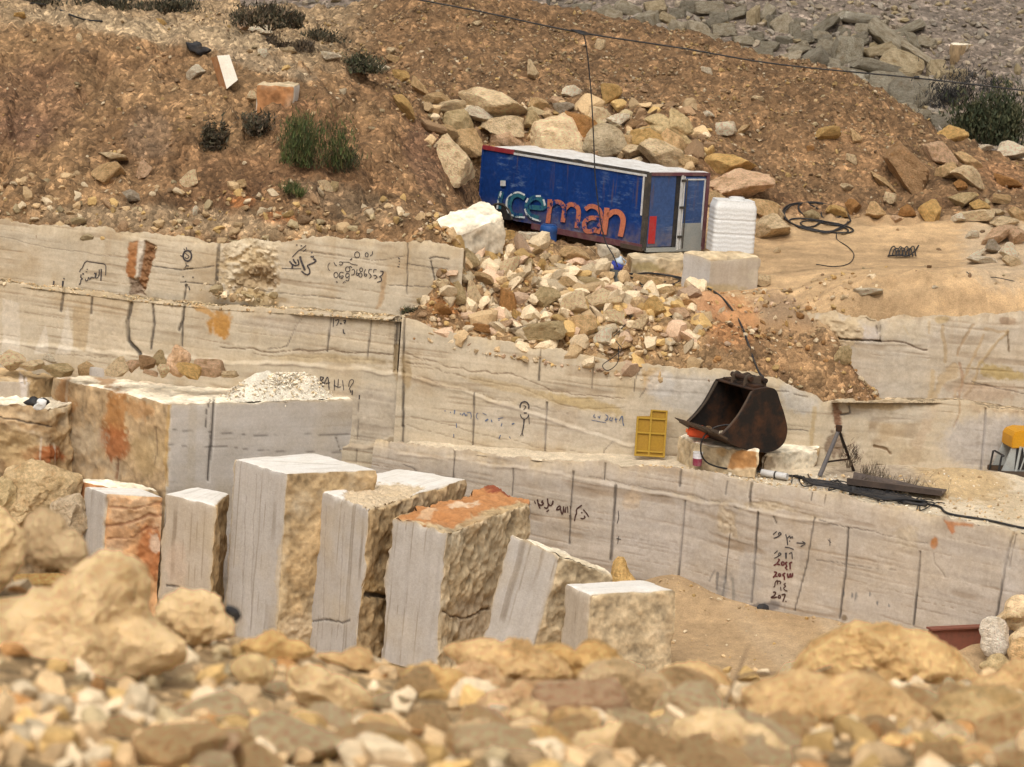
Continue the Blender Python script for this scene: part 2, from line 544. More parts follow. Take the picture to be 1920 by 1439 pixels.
    cf = lerp(cf, np.array((.47, .36, .22)) * (1 + .35 * fbm(pf, 3, 18))[:, None], np.clip(cr, 0, .85)[:, None])
    nf = np.repeat(nrm[:, None, :], nv, 1).reshape(-1, 3)
    pf = pf + nf * df[:, None]
    f = grid_faces(nu, nv)
    me = mesh_np(name, pf, f, M_WALL, True, cf)
    o = link(name, me)
    tag(o, label, 'rock face', None, 'structure')
    WALLS[o.name] = o
    o['_'] = 1; del o['_']
    tri = np.vstack([f[:, [0, 1, 2]], f[:, [0, 2, 3]]])
    o_b = BVHTree.FromPolygons(pf.tolist(), f.tolist())
    return o, o_b, T + nrm * 0.0

def ribbon(name, strokes, bvhs, mat, parent, wpx=3.0, off=.012):
    """hand-drawn marks: polylines (as seen) laid on the stone they are written on"""
    V, F = [], []
    for st in strokes:
        w = wpx
        if isinstance(st[0], (int, float)): w, st = st[0], st[1:]
        pts = spline(np.array([(x, y, 0) for x, y in st]), 5)[:, :2] if len(st) > 2 else np.array(st, float)
        if len(pts) == 2: pts = np.array([lerp(pts[0], pts[1], t) for t in np.linspace(0, 1, 5)])
        P3, N3, S3 = [], [], []
        for x, y in pts:
            d = ray(x, y); hit = None
            for b in bvhs:
                h = b.ray_cast(Vector(CAM), Vector(d).normalized())
                if h[0] is not None and (hit is None or h[3] < hit[3]): hit = h
            if hit is None: continue
            n = hit[1] if hit[1].dot(Vector(d)) < 0 else -hit[1]
            P3.append(np.array(hit[0]) - d / np.linalg.norm(d) * off); N3.append(np.array(n)); S3.append(hit[3] / FPX)
        if len(P3) < 2: continue
        P3 = np.array(P3); t = np.gradient(P3, axis=0); t /= np.linalg.norm(t, axis=1)[:, None] + 1e-9
        n = np.mean(N3, axis=0); n /= np.linalg.norm(n)
        sd = np.cross(t, n); sd /= np.linalg.norm(sd, axis=1)[:, None] + 1e-9
        hw = (w / 2 * np.array(S3))[:, None]
        b0 = len(V)
        for a, c in zip(P3 - sd * hw, P3 + sd * hw): V += [a, c]
        for i in range(len(P3) - 1):
            F.append((b0 + 2 * i, b0 + 2 * i + 1, b0 + 2 * i + 3, b0 + 2 * i + 2))
    if not F: return None
    me = bpy.data.meshes.new(name); me.from_pydata([tuple(map(float, v)) for v in V], [], F); me.materials.append(mat); me.update()
    return link(name, me, parent)

# ------------------------------------------------------------------ sawn and rough stone blocks
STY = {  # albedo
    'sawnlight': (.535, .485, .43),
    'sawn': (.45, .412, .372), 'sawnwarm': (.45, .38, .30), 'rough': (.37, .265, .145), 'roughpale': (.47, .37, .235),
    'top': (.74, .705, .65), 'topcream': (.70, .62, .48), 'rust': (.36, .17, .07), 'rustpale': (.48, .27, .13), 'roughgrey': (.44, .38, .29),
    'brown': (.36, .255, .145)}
def block(name, A, B, C, YA, D=None, zb=None, lean=(0, 0), top_tilt=(0, 0, 0), sty=('sawn', 'rough', 'top'), amp=.05, step=.023, items=(), label=None,
          cat='stone block', group=None, seed=0, streak='v', chip=.05, flat=('sawn', 'sawnwarm', 'sawnlight', 'top')):
    """A near top corner, B end of the left face, C end of the right face (as seen); zb foot height"""
    a = P(*A, YA)
    zt = a[2]
    if zb is None: zb = float(floor_z(a[0], a[1])) - .08
    b = PZ(*B, zt + top_tilt[0]); c = PZ(*C, zt + top_tilt[1])
    d = PZ(*D, zt + top_tilt[2]) if D else b + c - a
    lab, lac, lh = np.linalg.norm(b - a), np.linalg.norm(c - a), zt - zb
    down = np.array([lean[0], lean[1], 0.0])
    def pos(s, r, t):
        s, r, t = [np.asarray(x, float)[..., None] for x in (s, r, t)]
        tp = a * (1 - s) * (1 - r) + b * s * (1 - r) + c * (1 - s) * r + d * s * r
        bt = tp.copy(); bt[..., 2] = zb
        bt = bt + down
        return tp * (1 - t) + bt * t
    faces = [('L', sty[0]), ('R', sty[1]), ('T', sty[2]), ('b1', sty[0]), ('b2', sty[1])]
    rough = {k: (s not in flat) for k, s in faces}
    ctr = pos(.5, .5, .5)
    Vs, Fs, Cs, n0 = [], [], [], 0
    Bv = np.array(b - a); Cv = np.array(c - a)
    nl = np.cross(Bv, [0, 0, 1.0]); nl /= np.linalg.norm(nl); nl *= -np.sign(nl.dot(Cv))
    nr = np.cross(Cv, [0, 0, 1.0]); nr /= np.linalg.norm(nr); nr *= -np.sign(nr.dot(Bv))
    for k, s in faces:
        l1, l2 = {'L': (lab, lh), 'R': (lac, lh), 'T': (lab, lac), 'b1': (lab, lh), 'b2': (lac, lh)}[k]
        n1, n2 = max(4, int(l1 / step)) + 1, max(4, int(l2 / step)) + 1
        g1, g2 = np.meshgrid(np.linspace(0, 1, n1), np.linspace(0, 1, n2), indexing='ij')
        z0, o1 = np.zeros_like(g1), np.ones_like(g1)
        sa, ra, ta = {'L': (g1, z0, g2), 'R': (z0, g1, g2), 'T': (g1, g2, z0), 'b1': (g1, o1, g2), 'b2': (o1, g1, g2)}[k]
        p = pos(sa, ra, ta).reshape(-1, 3); sa, ra, ta = sa.ravel(), ra.ravel(), ta.ravel()
        dist = {'L': ra * lac, 'R': sa * lab, 'T': ta * lh, 'b1': (1 - ra) * lac, 'b2': (1 - sa) * lab}
        nv_ = {'L': nl, 'R': nr, 'T': np.array([0, 0, 1.0]), 'b1': -nl, 'b2': -nr}
        q = p + seed * 13.7
        off = np.zeros_like(p)
        f1 = fbm(q, 4, 1.7); f2 = fbm(q, 4, 6.0, 7); f3 = fbm(q, 3, 15.0, 9); fc = 1 - abs(fbm(q, 3, 2.6, 17)) * 2
        wr = np.zeros(len(p))
        for kk in rough:
            w_ = np.exp(-(dist[kk] / .045) ** 2)
            if rough[kk]:
                off += nv_[kk] * (w_ * (amp * (f1 * 1.3 + .5 * fc) + amp * .32 * f2 + amp * .13 * f3 - amp * .5))[:, None]
                if kk != k: wr = np.maximum(wr, np.exp(-dist[kk] / .035))
            else:
                off += nv_[kk] * (w_ * (.006 * f1))[:, None]
        ed = sorted(dist.keys())
        for i in range(5):
            for j in range(i + 1, 5):
                e = np.exp(-dist[ed[i]] / .05) * np.exp(-dist[ed[j]] / .05)
                am = .012 + chip * np.clip(fbm(q, 3, 3.0, 50) + .1, 0, 1)
                off -= (nv_[ed[i]] + nv_[ed[j]]) * (e * am)[:, None]
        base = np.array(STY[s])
        h1 = (sa * lab + ra * lac) if k != 'T' else sa * lab
        al = (ta * lh) if k != 'T' else ra * lac
        if streak == 'h' and k != 'T': h1, al = al, h1
        if s in flat:
            h1 = h1 + .03 * fbm(V3(al, seed, h1 * .5), 3, 1.2)
            n1_, n2_, n3_ = vn(V3(h1 * 7, seed, al * .25)), vn(V3(h1 * 19, seed + 2, al * .4)), vn(V3(h1 * 46, seed + 4, al * .7))
            bright = 1 + .035 * n1_ + .03 * n2_ + .04 * n3_ + .05 * fbm(q, 3, 1.3)
            cc = base * bright[:, None]
            ln = vn(V3(h1 * 6.5, seed + 8, al * .10))
            m = (1 - sm(.03, .10, abs(ln))) * sm(-.3, .2, vn(V3(h1, seed + 9, al * 1.1)))
            cc = lerp(cc, base * np.array((.55, .50, .44)), (m * ((.75 if streak == 'v' else .3) if s != 'top' else .35))[:, None])
            cc = lerp(cc, np.array((.46, .36, .22)), (np.clip(fbm(q, 4, .9, 77) - .12, 0, 1) * (.8 if s != 'top' else .25))[:, None])
            cc = lerp(cc, np.array(STY['roughpale']) * (1 + .3 * f2)[:, None], np.clip(wr * (1.1 + f2), 0, 1)[:, None] * .8)
        else:
            cc = base * np.clip(1 + .55 * f2 + .35 * f1 + .45 * f3 + .3 * fc, .35, 1.7)[:, None]
            cc = lerp(cc, np.array((.62, .55, .42)), (np.clip(fbm(q, 4, 2.2, 31) - .1, 0, 1) * .8)[:, None])
            cc = lerp(cc, np.array((.36, .19, .07)), (np.clip(fbm(q, 4, 1.2, 41) - .2, 0, 1) * .9)[:, None])
        dsp = np.zeros(len(p))
        paint(p, cc, dsp, items)
        off += nv_[k] * dsp[:, None]
        Vs.append(p + off); Cs.append(cc)
        fl = {'L': nl, 'R': nr, 'T': np.array([0, 0, 1.0]), 'b1': -nl, 'b2': -nr}[k]
        ff = grid_faces(n1, n2)
        v0 = Vs[-1][ff[len(ff) // 2]]
        if np.cross(v0[1] - v0[0], v0[2] - v0[0]).dot(fl) < 0: ff = ff[:, ::-1]
        Fs.append(ff + n0); n0 += len(p)
    o = link(name, mesh_np(name, np.vstack(Vs), np.vstack(Fs), M_BLOCK, True, np.vstack(Cs)))
    tag(o, label, cat, group)
    return o, BVHTree.FromPolygons(np.vstack(Vs).tolist(), np.vstack(Fs).tolist())

# ------------------------------------------------------------------ rocks
def _ico(n):
    bm = bmesh.new(); bmesh.ops.create_icosphere(bm, subdivisions=n, radius=1)
    v = np.array([x.co[:] for x in bm.verts]); f = np.array([[x.index for x in y.verts] for y in bm.faces]); bm.free()
    return v, f
ICO = {n: _ico(n) for n in (1, 2, 3, 4, 5)}

def facet_r(d, seed, npl=13, p=16, lo=.72, hi=1.0):
    rs = np.random.RandomState(seed)
    k = np.arange(npl) + .5                      # planes spread round the rock, jittered
    ph = np.arccos(1 - 2 * k / npl); th = math.pi * (1 + 5 ** .5) * k + rs.uniform(0, 6)
    n = np.stack([np.cos(th) * np.sin(ph), np.sin(th) * np.sin(ph), np.cos(ph)], -1) + rs.normal(0, .28, (npl, 3))
    n = n @ np.linalg.qr(rs.normal(size=(3, 3)))[0]
    n /= np.linalg.norm(n, axis=1)[:, None]
    h = rs.uniform(lo, hi, npl)
    n = np.vstack([n, np.eye(3), -np.eye(3)]); h = np.r_[h, np.full(6, 1.25)]
    x = np.clip(d @ n.T / h, 1e-3, None)
    return (x ** p).sum(1) ** (-1 / p)

ROCKLIB = {}
def rock_mesh(kind, var, mat):
    key = (kind, var, mat.name)
    if key in ROCKLIB: return ROCKLIB[key]
    lev = {'near': 5, 'mid': 4, 'small': 3, 'slab': 3}[kind]
    d, f = ICO[lev]
    r = facet_r(d, 100 + var * 7, 8 + var % 4, 90, .55, .95)
    if kind == 'slab':
        rs_ = np.random.RandomState(var); M_ = np.linalg.qr(np.eye(3) + rs_.normal(0, .16, (3, 3)))[0]
        n_ = np.vstack([M_, -M_, rs_.normal(0, 1, (3, 3))]); n_ /= np.linalg.norm(n_, axis=1)[:, None]
        h_ = np.r_[rs_.uniform(.62, .8, 6), rs_.uniform(.7, .95, 3)]
        r = (np.clip(d @ n_.T / h_, 1e-3, None) ** 40).sum(1) ** (-1 / 40)
    v = d * r[:, None]
    v = v * (1 + .05 * fbm(v, 4, 1.6, var) + .055 * (abs(fbm(v, 4, 3.6, var + 40)) * 2 - .4) + (.022 * fbm(v, 3, 16) if lev > 3 else 0))[:, None]
    lay = vn(V3(v[:, 2] * 7 + var, var, 0)); v = v * (1 + .02 * lay)[:, None]
    v /= (np.abs(v).max(0) * .97)
    me = mesh_np('rock', v, f, mat, True)
    me.set_sharp_from_angle(angle=R(32))
    ROCKLIB[key] = me
    return me

PAL = {'tan': (.66, .46, .25), 'cream': (.80, .63, .41), 'ochre': (.64, .42, .17), 'rust': (.46, .24, .09), 'grey': (.52, .42, .30),
       'white': (.86, .76, .60), 'pink': (.68, .47, .31), 'brown': (.38, .24, .13), 'khaki': (.54, .42, .24), 'coolgrey': (.44, .375, .295)}
rng = random.Random(11)
def place(me, cen, w, h, dp, rot, name, col, label=None, cat='rock', group=None, yaw=None):
    """cen world, w/h/dp full sizes in metres, rot: tilt as seen (deg, clockwise)"""
    o = link(name, me)
    a = R(-rot)
    B = np.stack([RIGHT, UP, BACK], 1)
    Rz = np.array([[math.cos(a), -math.sin(a), 0], [math.sin(a), math.cos(a), 0], [0, 0, 1]])
    ya = R(rng.uniform(-18, 18) if yaw is None else yaw)
    Ry = np.array([[math.cos(ya), 0, math.sin(ya)], [0, 1, 0], [-math.sin(ya), 0, math.cos(ya)]])
    M = Matrix([list(r) for r in (B @ Rz @ Ry)]).to_4x4()
    o.matrix_world = Matrix.Translation(Vector(cen)) @ M @ Matrix.Diagonal((w / 2, h / 2, dp / 2, 1))
    c = np.array(PAL[col] if isinstance(col, str) else col) * rng.uniform(.9, 1.12)
    o.color = (float(c[0]), float(c[1]), float(c[2]), 1)
    return tag(o, label, cat, group)

NV = 14
def rock(cx, cy, w, h, rot=0, col='tan', label=None, surf=None, Y=None, name='rock', kind='mid', mat=None, group=None, cat='rock', dk=.85, var=None, sink=.3, yaw=None):
    if Y is None:
        Y = surf(cx, cy + h * sink)
    s = Y / FPX
    c = P(cx, cy, Y) - np.array((0, 0, .10 * h * s))
    return place(rock_mesh(kind, rng.randrange(NV) if var is None else var, mat or M_ROCK), c, w * s * 1.06, h * s * 1.06,
                 max(w, h * .8) * s * dk, rot, name, col, label, cat, group, yaw)

def orock(pts, Y, col, label, name='rock', dk=.8, seed=0, mat=None, lev=5, group=None, cat='rock', bumpy=.06, facet=.9):
    """a rock with its own outline: true distance, size and depth"""
    pts = np.array(pts, float)
    c = np.array([(pts[:, 0].min() + pts[:, 0].max()) / 2, (pts[:, 1].min() + pts[:, 1].max()) / 2])
    q = pts - c; ang = np.arctan2(-q[:, 1], q[:, 0]); rad = np.hypot(*q.T)
    o = np.argsort(ang); ang, rad = ang[o], rad[o]
    ang = np.r_[ang - 2 * math.pi, ang, ang + 2 * math.pi]; rad = np.r_[rad, rad, rad]
    d, f = ICO[lev]
    th = np.arctan2(d[:, 1], d[:, 0])
    rr = np.interp(th, ang, rad)
    rr = (np.interp(th - .05, ang, rad) + rr * 2 + np.interp(th + .05, ang, rad)) / 4
    s = Y / FPX
    rho = np.hypot(d[:, 0], d[:, 1])
    fr = facet_r(d, 300 + seed * 3, 10, 80, .55, .95)
    fr = lerp(1.0, fr / fr.max() * 1.08, facet * (1 - rho ** 6))
    x = rr * d[:, 0] * s; y = rr * d[:, 1] * s
    ext = max(np.ptp(pts[:, 0]), np.ptp(pts[:, 1])) / 2 * s
    z = d[:, 2] * ext * dk
    v = np.stack([x, y, z], -1) * fr[:, None]
    nz = fbm(d, 5, 2.2, seed * 5.1) * bumpy * 1.0 + (abs(fbm(d, 4, 4.5, seed * 3.1)) * 2 - .4) * bumpy * .9
    v = v * (1 + nz)[:, None]
    cen = P(c[0], c[1], Y)
    W_ = v @ np.stack([RIGHT, UP, BACK], 0)
    me = mesh_np('rock', W_, f, mat or M_ROCK, True); me.set_sharp_from_angle(angle=R(32))
    ob = link(name, me)
    ob.location = Vector(cen)
    cc = np.array(PAL[col] if isinstance(col, str) else col)
    ob.color = (*map(float, cc), 1)
    return tag(ob, label, cat, group)

def gravel(name, pts, sizes, cols, label, lev=1, seed=0, flat=.7, sink=.15, kind='stuff', mat=None):
    """many loose stones nobody could count: one object"""
    rs = np.random.RandomState(seed)
    d, f = ICO[lev]
    vars_ = np.stack([d * facet_r(d, 900 + k, 7, 40, .55, 1.0)[:, None] for k in range(10)])
    n = len(pts)
    v = vars_[rs.randint(0, 10, n)]
    sc = rs.uniform(.6, 1.35, (n, 3)); sc[:, 2] *= flat
    v = v * sc[:, None, :]
    a = rs.uniform(0, 2 * math.pi, n); b = rs.normal(0, .5, n); c = rs.normal(0, .5, n)
    ca, sa, cb, sb, cc_, sc_ = np.cos(a), np.sin(a), np.cos(b), np.sin(b), np.cos(c), np.sin(c)
    z = np.zeros(n); o = np.ones(n)
    Rz = np.stack([ca, -sa, z, sa, ca, z, z, z, o], -1).reshape(n, 3, 3)
    Rx = np.stack([o, z, z, z, cb, -sb, z, sb, cb], -1).reshape(n, 3, 3)
    Ry = np.stack([cc_, z, sc_, z, o, z, -sc_, z, cc_], -1).reshape(n, 3, 3)
    M = Rx @ Ry @ Rz
    v = np.einsum('nij,nkj->nki', M, v) * (np.asarray(sizes) / 2)[:, None, None]
    p = np.asarray(pts, float).copy(); p[:, 2] += np.asarray(sizes) * sink
    v = v + p[:, None, :]
    ff = f[None] + (np.arange(n) * len(d))[:, None, None]
    cv = np.repeat(np.asarray(cols)[:, None, :], len(d), 1)
    o_ = link(name, mesh_np(name, v.reshape(-1, 3), ff.reshape(-1, 3), mat or M_GRAVEL, False, cv.reshape(-1, 3)))
    return tag(o_, label, 'loose stones', None, kind)

def rcols(n, names, seed, mul=.62):
    rs = np.random.RandomState(seed)
    base = np.array([PAL[k] for k in names])[rs.randint(0, len(names), n)]
    return base * rs.uniform(.6, 1.25, (n, 1)) * mul
# ------------------------------------------------------------------ ground surfaces
class TPS:
    def __init__(s, pts, lam=.02):
        p = np.array(pts, float); s.p = p[:, :2]; n = len(p)
        K = s.k(np.hypot(*(s.p[:, None] - s.p[None]).transpose(2, 0, 1))) + lam * np.eye(n)
        Q = np.c_[np.ones(n), s.p]
        A = np.block([[K, Q], [Q.T, np.zeros((3, 3))]])
        x = np.linalg.solve(A, np.r_[p[:, 2], 0, 0, 0]); s.w, s.c = x[:n], x[n:]
    @staticmethod
    def k(r):
        return r * r * np.log(r + 1e-9)
    def __call__(s, x, y):
        x, y = np.broadcast_arrays(np.asarray(x, float), np.asarray(y, float))
        sh = x.shape; q = np.stack([x.ravel(), y.ravel()], -1); out = np.empty(len(q))
        for i in range(0, len(q), 20000):
            r = np.hypot(*(q[i:i + 20000, None] - s.p[None]).transpose(2, 0, 1))
            out[i:i + 20000] = s.k(r) @ s.w + s.c[0] + q[i:i + 20000] @ s.c[1:]
        return out.reshape(sh)

def hit_fn(fn, y0, y1, st=.04):
    Ys = np.arange(y0, y1, st)
    def g(px, py):
        d = ray(px, py); p = CAM + d[None] * (Ys / d[1])[:, None]
        b = p[:, 2] < fn(p[:, 0], p[:, 1])
        return float(Ys[np.argmax(b)]) if b.any() else y1
    return g

# quarry floor: one sheet to the horizon, sand drifted against the pit wall
PIT = [(-60, 58), (-6, 55.5), (-2.0, 53.9), (1.3, 53.1), (4.2, 52.0), (8.8, 49.4), (16, 46.5)]
def floor_z(x, y):
    wl = np.interp(x, [a for a, b in PIT], [b for a, b in PIT])
    d = np.clip(wl - y, 0, None)
    z = .34 * np.exp(-(d / 1.1) ** 2) * sm(0, 3, x) + .30 * np.exp(-((x - 3.2) / .6) ** 2 - (d / 1.0) ** 2)
    z = z + .28 * np.exp(-((x - 9) / 2.2) ** 2 - ((y - 48.5) / 2) ** 2)
    near = np.exp(-((x / 40) ** 2 + ((y - 48) / 30) ** 2) ** 2)
    return z - .105 * np.clip(3.2 - x, 0, 10) * near + near * (.06 * fbm(V3(x, y, 0), 4, .8) + .035 * fbm(V3(x, y, 2), 4, 4) + .03 * vn(V3((x + y * .25) * 2.2, (y - x * .25) * .25, 3)))
gx = np.r_[-600, -300, -120, -60, -30, -20, np.arange(-13, 13.01, .1), 20, 30, 60, 120, 300, 600]
gy = np.r_[-400, -100, -30, 0, 20, 30, 38, np.arange(42, 55.01, .1), 60, 75, 100, 150, 300, 800]
X, Y_ = np.meshgrid(gx, gy, indexing='ij')
Z = floor_z(X, Y_)
p = V3(X, Y_, Z)
c = np.array((.42, .285, .155)) * (1 + .16 * fbm(p, 4, .5) + .12 * fbm(p, 3, 3.1))[..., None]
tr = vn(V3((X + Y_ * .25) * 2.2, (Y_ - X * .25) * .25, 3))
c = lerp(c, np.array((.56, .43, .285)), (np.clip(tr, 0, 1) * .5)[..., None])
tag(link('quarry_floor', mesh_np('quarry_floor', p, grid_faces(len(gx), len(gy), True), M_SAND, True, c)),
    'sandy ochre floor of the quarry pit', 'ground', None, 'structure')

# ---- upper ground: earth bank, terrace, rubble apron, gravel mounds behind
def W_(x, y, z): return (x, y, z)
def C(px, py, Y): return tuple(P(px, py, Y))
UP_PTS = [
    # crest of the left top course
    C(-500, 385, 56.2), C(-250, 398, 55.9), C(0, 418, 55.7), C(250, 442, 55.6), C(400, 458, 55.5), C(640, 452, 55.4), C(760, 458, 55.3), C(835, 470, 55.3),
    # bank
    C(-400, 240, 58.6), C(0, 330, 57.2), C(220, 330, 57.3), C(430, 340, 57.3), C(640, 350, 57.3), C(0, 220, 58.9), C(200, 215, 59), C(400, 220, 59), C(600, 230, 59.1),
    C(740, 290, 59), C(790, 370, 57.6), C(890, 420, 60.0), C(880, 395, 60.8), C(898, 436, 61.6), C(925, 430, 62.4), C(0, 120, 60.8), C(300, 130, 60.8), C(550, 160, 60.8), C(690, 200, 61),
    # its crest and the track behind
    C(-500, 40, 62.2), C(-200, 45, 62.2), C(0, 50, 62.2), C(200, 64, 62.2), C(380, 92, 62), C(520, 122, 62), C(640, 150, 62.2), C(730, 190, 62.4), C(800, 235, 62.2), C(850, 300, 61),
    C(0, 15, 65), C(200, 28, 65), C(400, 50, 65), C(560, 90, 65), C(690, 130, 66),
    W_(-14, 72, 9.7), W_(-7, 74, 9.4),
    # gravel mound behind the container
    C(880, 215, 64.4), C(1000, 235, 64.2), C(1150, 250, 63.8), C(1300, 280, 63.2), C(1420, 360, 62.6), C(1550, 385, 62.8), C(1700, 390, 62.8), C(1850, 385, 63), C(2050, 390, 63),
    C(700, 20, 70), C(820, -25, 70.5), C(920, -8, 70), C(1000, 18, 69.6), C(1150, 45, 69), C(1290, 76, 68.4), C(1420, 112, 67.8), C(1560, 142, 67.2), C(1640, 190, 66.8),
    C(1720, 262, 66.2), C(1830, 318, 65.6), C(1950, 345, 65.4), C(2150, 360, 65.2),
    C(900, 100, 67.2), C(1100, 140, 66.6), C(1350, 200, 65.8), C(1550, 260, 65), C(1700, 320, 64.3),
    W_(-4, 77, 8.4), W_(0, 76, 8.0), W_(4, 74, 7.4), W_(8, 73, 7.0), W_(12, 72, 6.9), W_(17, 72, 6.8), W_(-16, 82, 9.2), W_(0, 84, 7.6), W_(16, 82, 7.2),
    # terrace
    C(1640, 598, 55.6), C(1760, 590, 55.8), C(1920, 588, 56), C(2200, 586, 56.2), C(1520, 585, 56.0), C(1440, 560, 56.9), C(1400, 556, 57.1), C(1600, 500, 58.6), C(1800, 500, 58.8),
    C(2100, 480, 59), C(1500, 480, 59.2), C(1650, 435, 61.2), C(1850, 430, 61.3), C(1440, 440, 61), C(1330, 470, 59.8),
    C(1230, 520, 57.9), C(1330, 552, 57.0), C(1100, 478, 59.2), C(960, 455, 60.2), C(900, 446, 61), C(1060, 400, 62.5),
    # rubble apron and chute
    C(765, 604, 54.5), C(800, 612, 54.45), C(900, 638, 54.3), C(1040, 664, 54.1), C(1190, 692, 54.1), C(1340, 694, 54.2), C(1450, 712, 54.2), C(1545, 756, 54.15), C(1640, 750, 54.7),
    C(860, 560, 55.2), C(1000, 560, 55.6), C(1150, 590, 55.2), C(1280, 600, 55.3), C(1400, 640, 54.9), C(1500, 690, 54.6), C(1590, 690, 54.95), C(1500, 620, 55.5),
    C(880, 490, 56.6), C(930, 462, 57.4), C(1040, 460, 57.6), C(1130, 505, 57.2), C(1250, 555, 56.6), C(1390, 580, 56.2),
    C(1660, 757, 54.6), C(1920, 772, 54.9), C(2150, 780, 55.1)]
UP_F = TPS(UP_PTS, .03)
# front edge of that ground, as a plan line
def XY(px, py, Y): q = P(px, py, Y); return (q[0], q[1])
FRONT = [XY(-700, 380, 56.6), XY(-250, 398, 55.9), XY(0, 418, 55.7), XY(400, 458, 55.5), XY(752, 460, 55.35), XY(758, 602, 54.45), XY(900, 638, 54.3), XY(1040, 664, 54.1), XY(1190, 692, 54.1),
         XY(1450, 712, 54.2), XY(1545, 756, 54.15), XY(1655, 756, 54.5), XY(1660, 600, 55.6), XY(1920, 588, 56), XY(2300, 586, 56.3)]
FX = np.array([a for a, b in FRONT]); FY = np.array([b for a, b in FRONT])
gxu = np.r_[np.arange(-16, -10.6, .1), np.arange(-10.6, 10.8, .055), np.arange(10.8, 16.01, .1)]
rows = np.r_[np.arange(0, 9, .1), np.arange(9, 22, .16), np.arange(22, 34, .6)]
TX0, TX1, TY0, TY1 = -17.0, 17.0, 53.0, 91.0
TGX, TGY = np.arange(TX0, TX1, .1), np.arange(TY0, TY1, .1)
def up_rough(x, y, z):
    q = V3(x, y, z)
    rd = .5 - abs(fbm(q, 4, .75, 21)) * 2
    cl = np.clip(fbm(q, 3, 2.6, 9), -.3, 1)
    k = 1 + .7 * (1 - sm(-3, -1.5, x))
    return k * (.15 * fbm(q, 5, .55) + .19 * rd + .17 * cl) + .06 * fbm(q, 3, 6, 3)
_tx, _ty = np.meshgrid(TGX, TGY, indexing='ij')
_tz = UP_F(_tx, _ty)
flat_t = sm(1.2, 3.5, _tx) * sm(56.5, 57.5, _ty) * (1 - sm(61, 62.5, _ty))        # the sandy terrace is smooth
fr_d = _ty - np.interp(_tx, FX, FY)
_tz = _tz + up_rough(_tx, _ty, 0) * lerp(1.0, .22, flat_t) * sm(-.2, .9, abs(fr_d)) - .26 * (1 - sm(.15, .55, abs(fr_d)))
# gullies washed down the bank
gul = (1 - sm(0, .22, abs(fbm(V3(_tx * .9, _ty * .22, 4), 4, .9)))) * (1 - sm(-3.0, -1.5, _tx)) * sm(56, 57.5, _ty) * (1 - sm(61.2, 62.2, _ty))
_tz = _tz - .42 * gul * (.6 + .6 * fbm(V3(_tx, _ty, 3), 3, 1.3))
_xa, _xb = XY(757, 602, 54.45)[0], XY(870, 602, 54.45)[0]
cap_l = 4.66 + 1.75 * sm(_xa + .1, _xb + .1, _tx) + .5 * (_ty - 54.4) * .4 + .05 * fbm(V3(_tx, _ty, 7), 3, 3)
_tz = np.where((_tx > _xa - .3) & (_tx < _xb + .25) & (_ty < 55.35), np.minimum(_tz, cap_l), _tz)
_xc, _xd = XY(1520, 600, 55.5)[0], XY(1660, 750, 54.5)[0]
cap_r = 5.15 - 1.3 * sm(_xc, _xd, _tx) + .08 * fbm(V3(_tx, _ty, 8), 4, 2.5)
_tz = np.where((_tx > _xc) & (_tx < _xd + .16) & (_ty < 55.95), np.minimum(_tz, cap_r), _tz)
def UPZ(x, y):
    i = np.clip((np.asarray(x) - TX0) / .1, 0, len(TGX) - 1.001); j = np.clip((np.asarray(y) - TY0) / .1, 0, len(TGY) - 1.001)
    i0 = i.astype(int); j0 = j.astype(int); a = i - i0; b = j - j0
    return (_tz[i0, j0] * (1 - a) + _tz[i0 + 1, j0] * a) * (1 - b) + (_tz[i0, j0 + 1] * (1 - a) + _tz[i0 + 1, j0 + 1] * a) * b
HUP = hit_fn(UPZ, 53.6, 88)

rows = np.r_[np.arange(53.6, 63, .055), np.arange(63, 76, .1), np.arange(76, 92, .6)]
xx, yy = np.meshgrid(gxu, rows, indexing='ij')
zz_ = UPZ(xx, yy)
rgh = lerp(1.0, .18, sm(1.6, 3.2, xx) * sm(56.3, 57.3, yy) * (1 - sm(61.4, 62.4, yy)))
q_ = V3(xx, yy, 3.3)
zz_ = zz_ + rgh * (.12 * np.clip(fbm(q_, 4, 2.4, 13) + .1, -.15, 1) + .06 * (.4 - abs(fbm(q_, 3, 5.0, 17)) * 2) + .03 * fbm(q_, 3, 11))
p = V3(xx, yy, zz_).reshape(-1, 3)
ahead = (yy > np.interp(xx, FX, FY) + .06).ravel()
qx, qy = proj(p)
soil, brown, sand, gravelc = np.array((.325, .195, .094)), np.array((.215, .115, .055)), np.array((.50, .335, .18)), np.array((.235, .136, .066))
f1 = fbm(p, 4, .6); f2 = fbm(p, 4, 2.4, 6)
c = lerp(soil, brown, np.clip(.45 + 1.1 * f1, 0, 1)[:, None])
ter = (sm(1.4, 3.2, p[:, 0] + .5 * (p[:, 1] - 57)) * (1 - sm(61.6, 62.6, p[:, 1]))) * sm(55.3, 55.7, p[:, 1])
c = lerp(c, sand, (ter * .95)[:, None])
c = c * (1 + (ter * (.16 * vn(V3(p[:, 0] * .5, p[:, 1] * 5, 1)) + .12 * vn(V3(p[:, 0] * 1.3 + p[:, 1], p[:, 1] * 9, 2)) + .25 * fbm(p, 4, 1.1, 70)))[:, None])
mound = sm(62.6, 63.4, p[:, 1]) * sm(-7, -4, p[:, 0])
c = lerp(c, gravelc, mound[:, None])
trk = sm(62.0, 62.5, p[:, 1]) * (1 - sm(-5, -3.4, p[:, 0]))
c = lerp(c, np.array((.43, .30, .17)), (trk * .85)[:, None])
apr = (1 - sm(1.5, 3.0, abs(p[:, 0] - 1.5))) * (1 - sm(57.8, 58.6, p[:, 1]))
c = lerp(c, np.array((.44, .275, .135)), (apr * .9)[:, None])
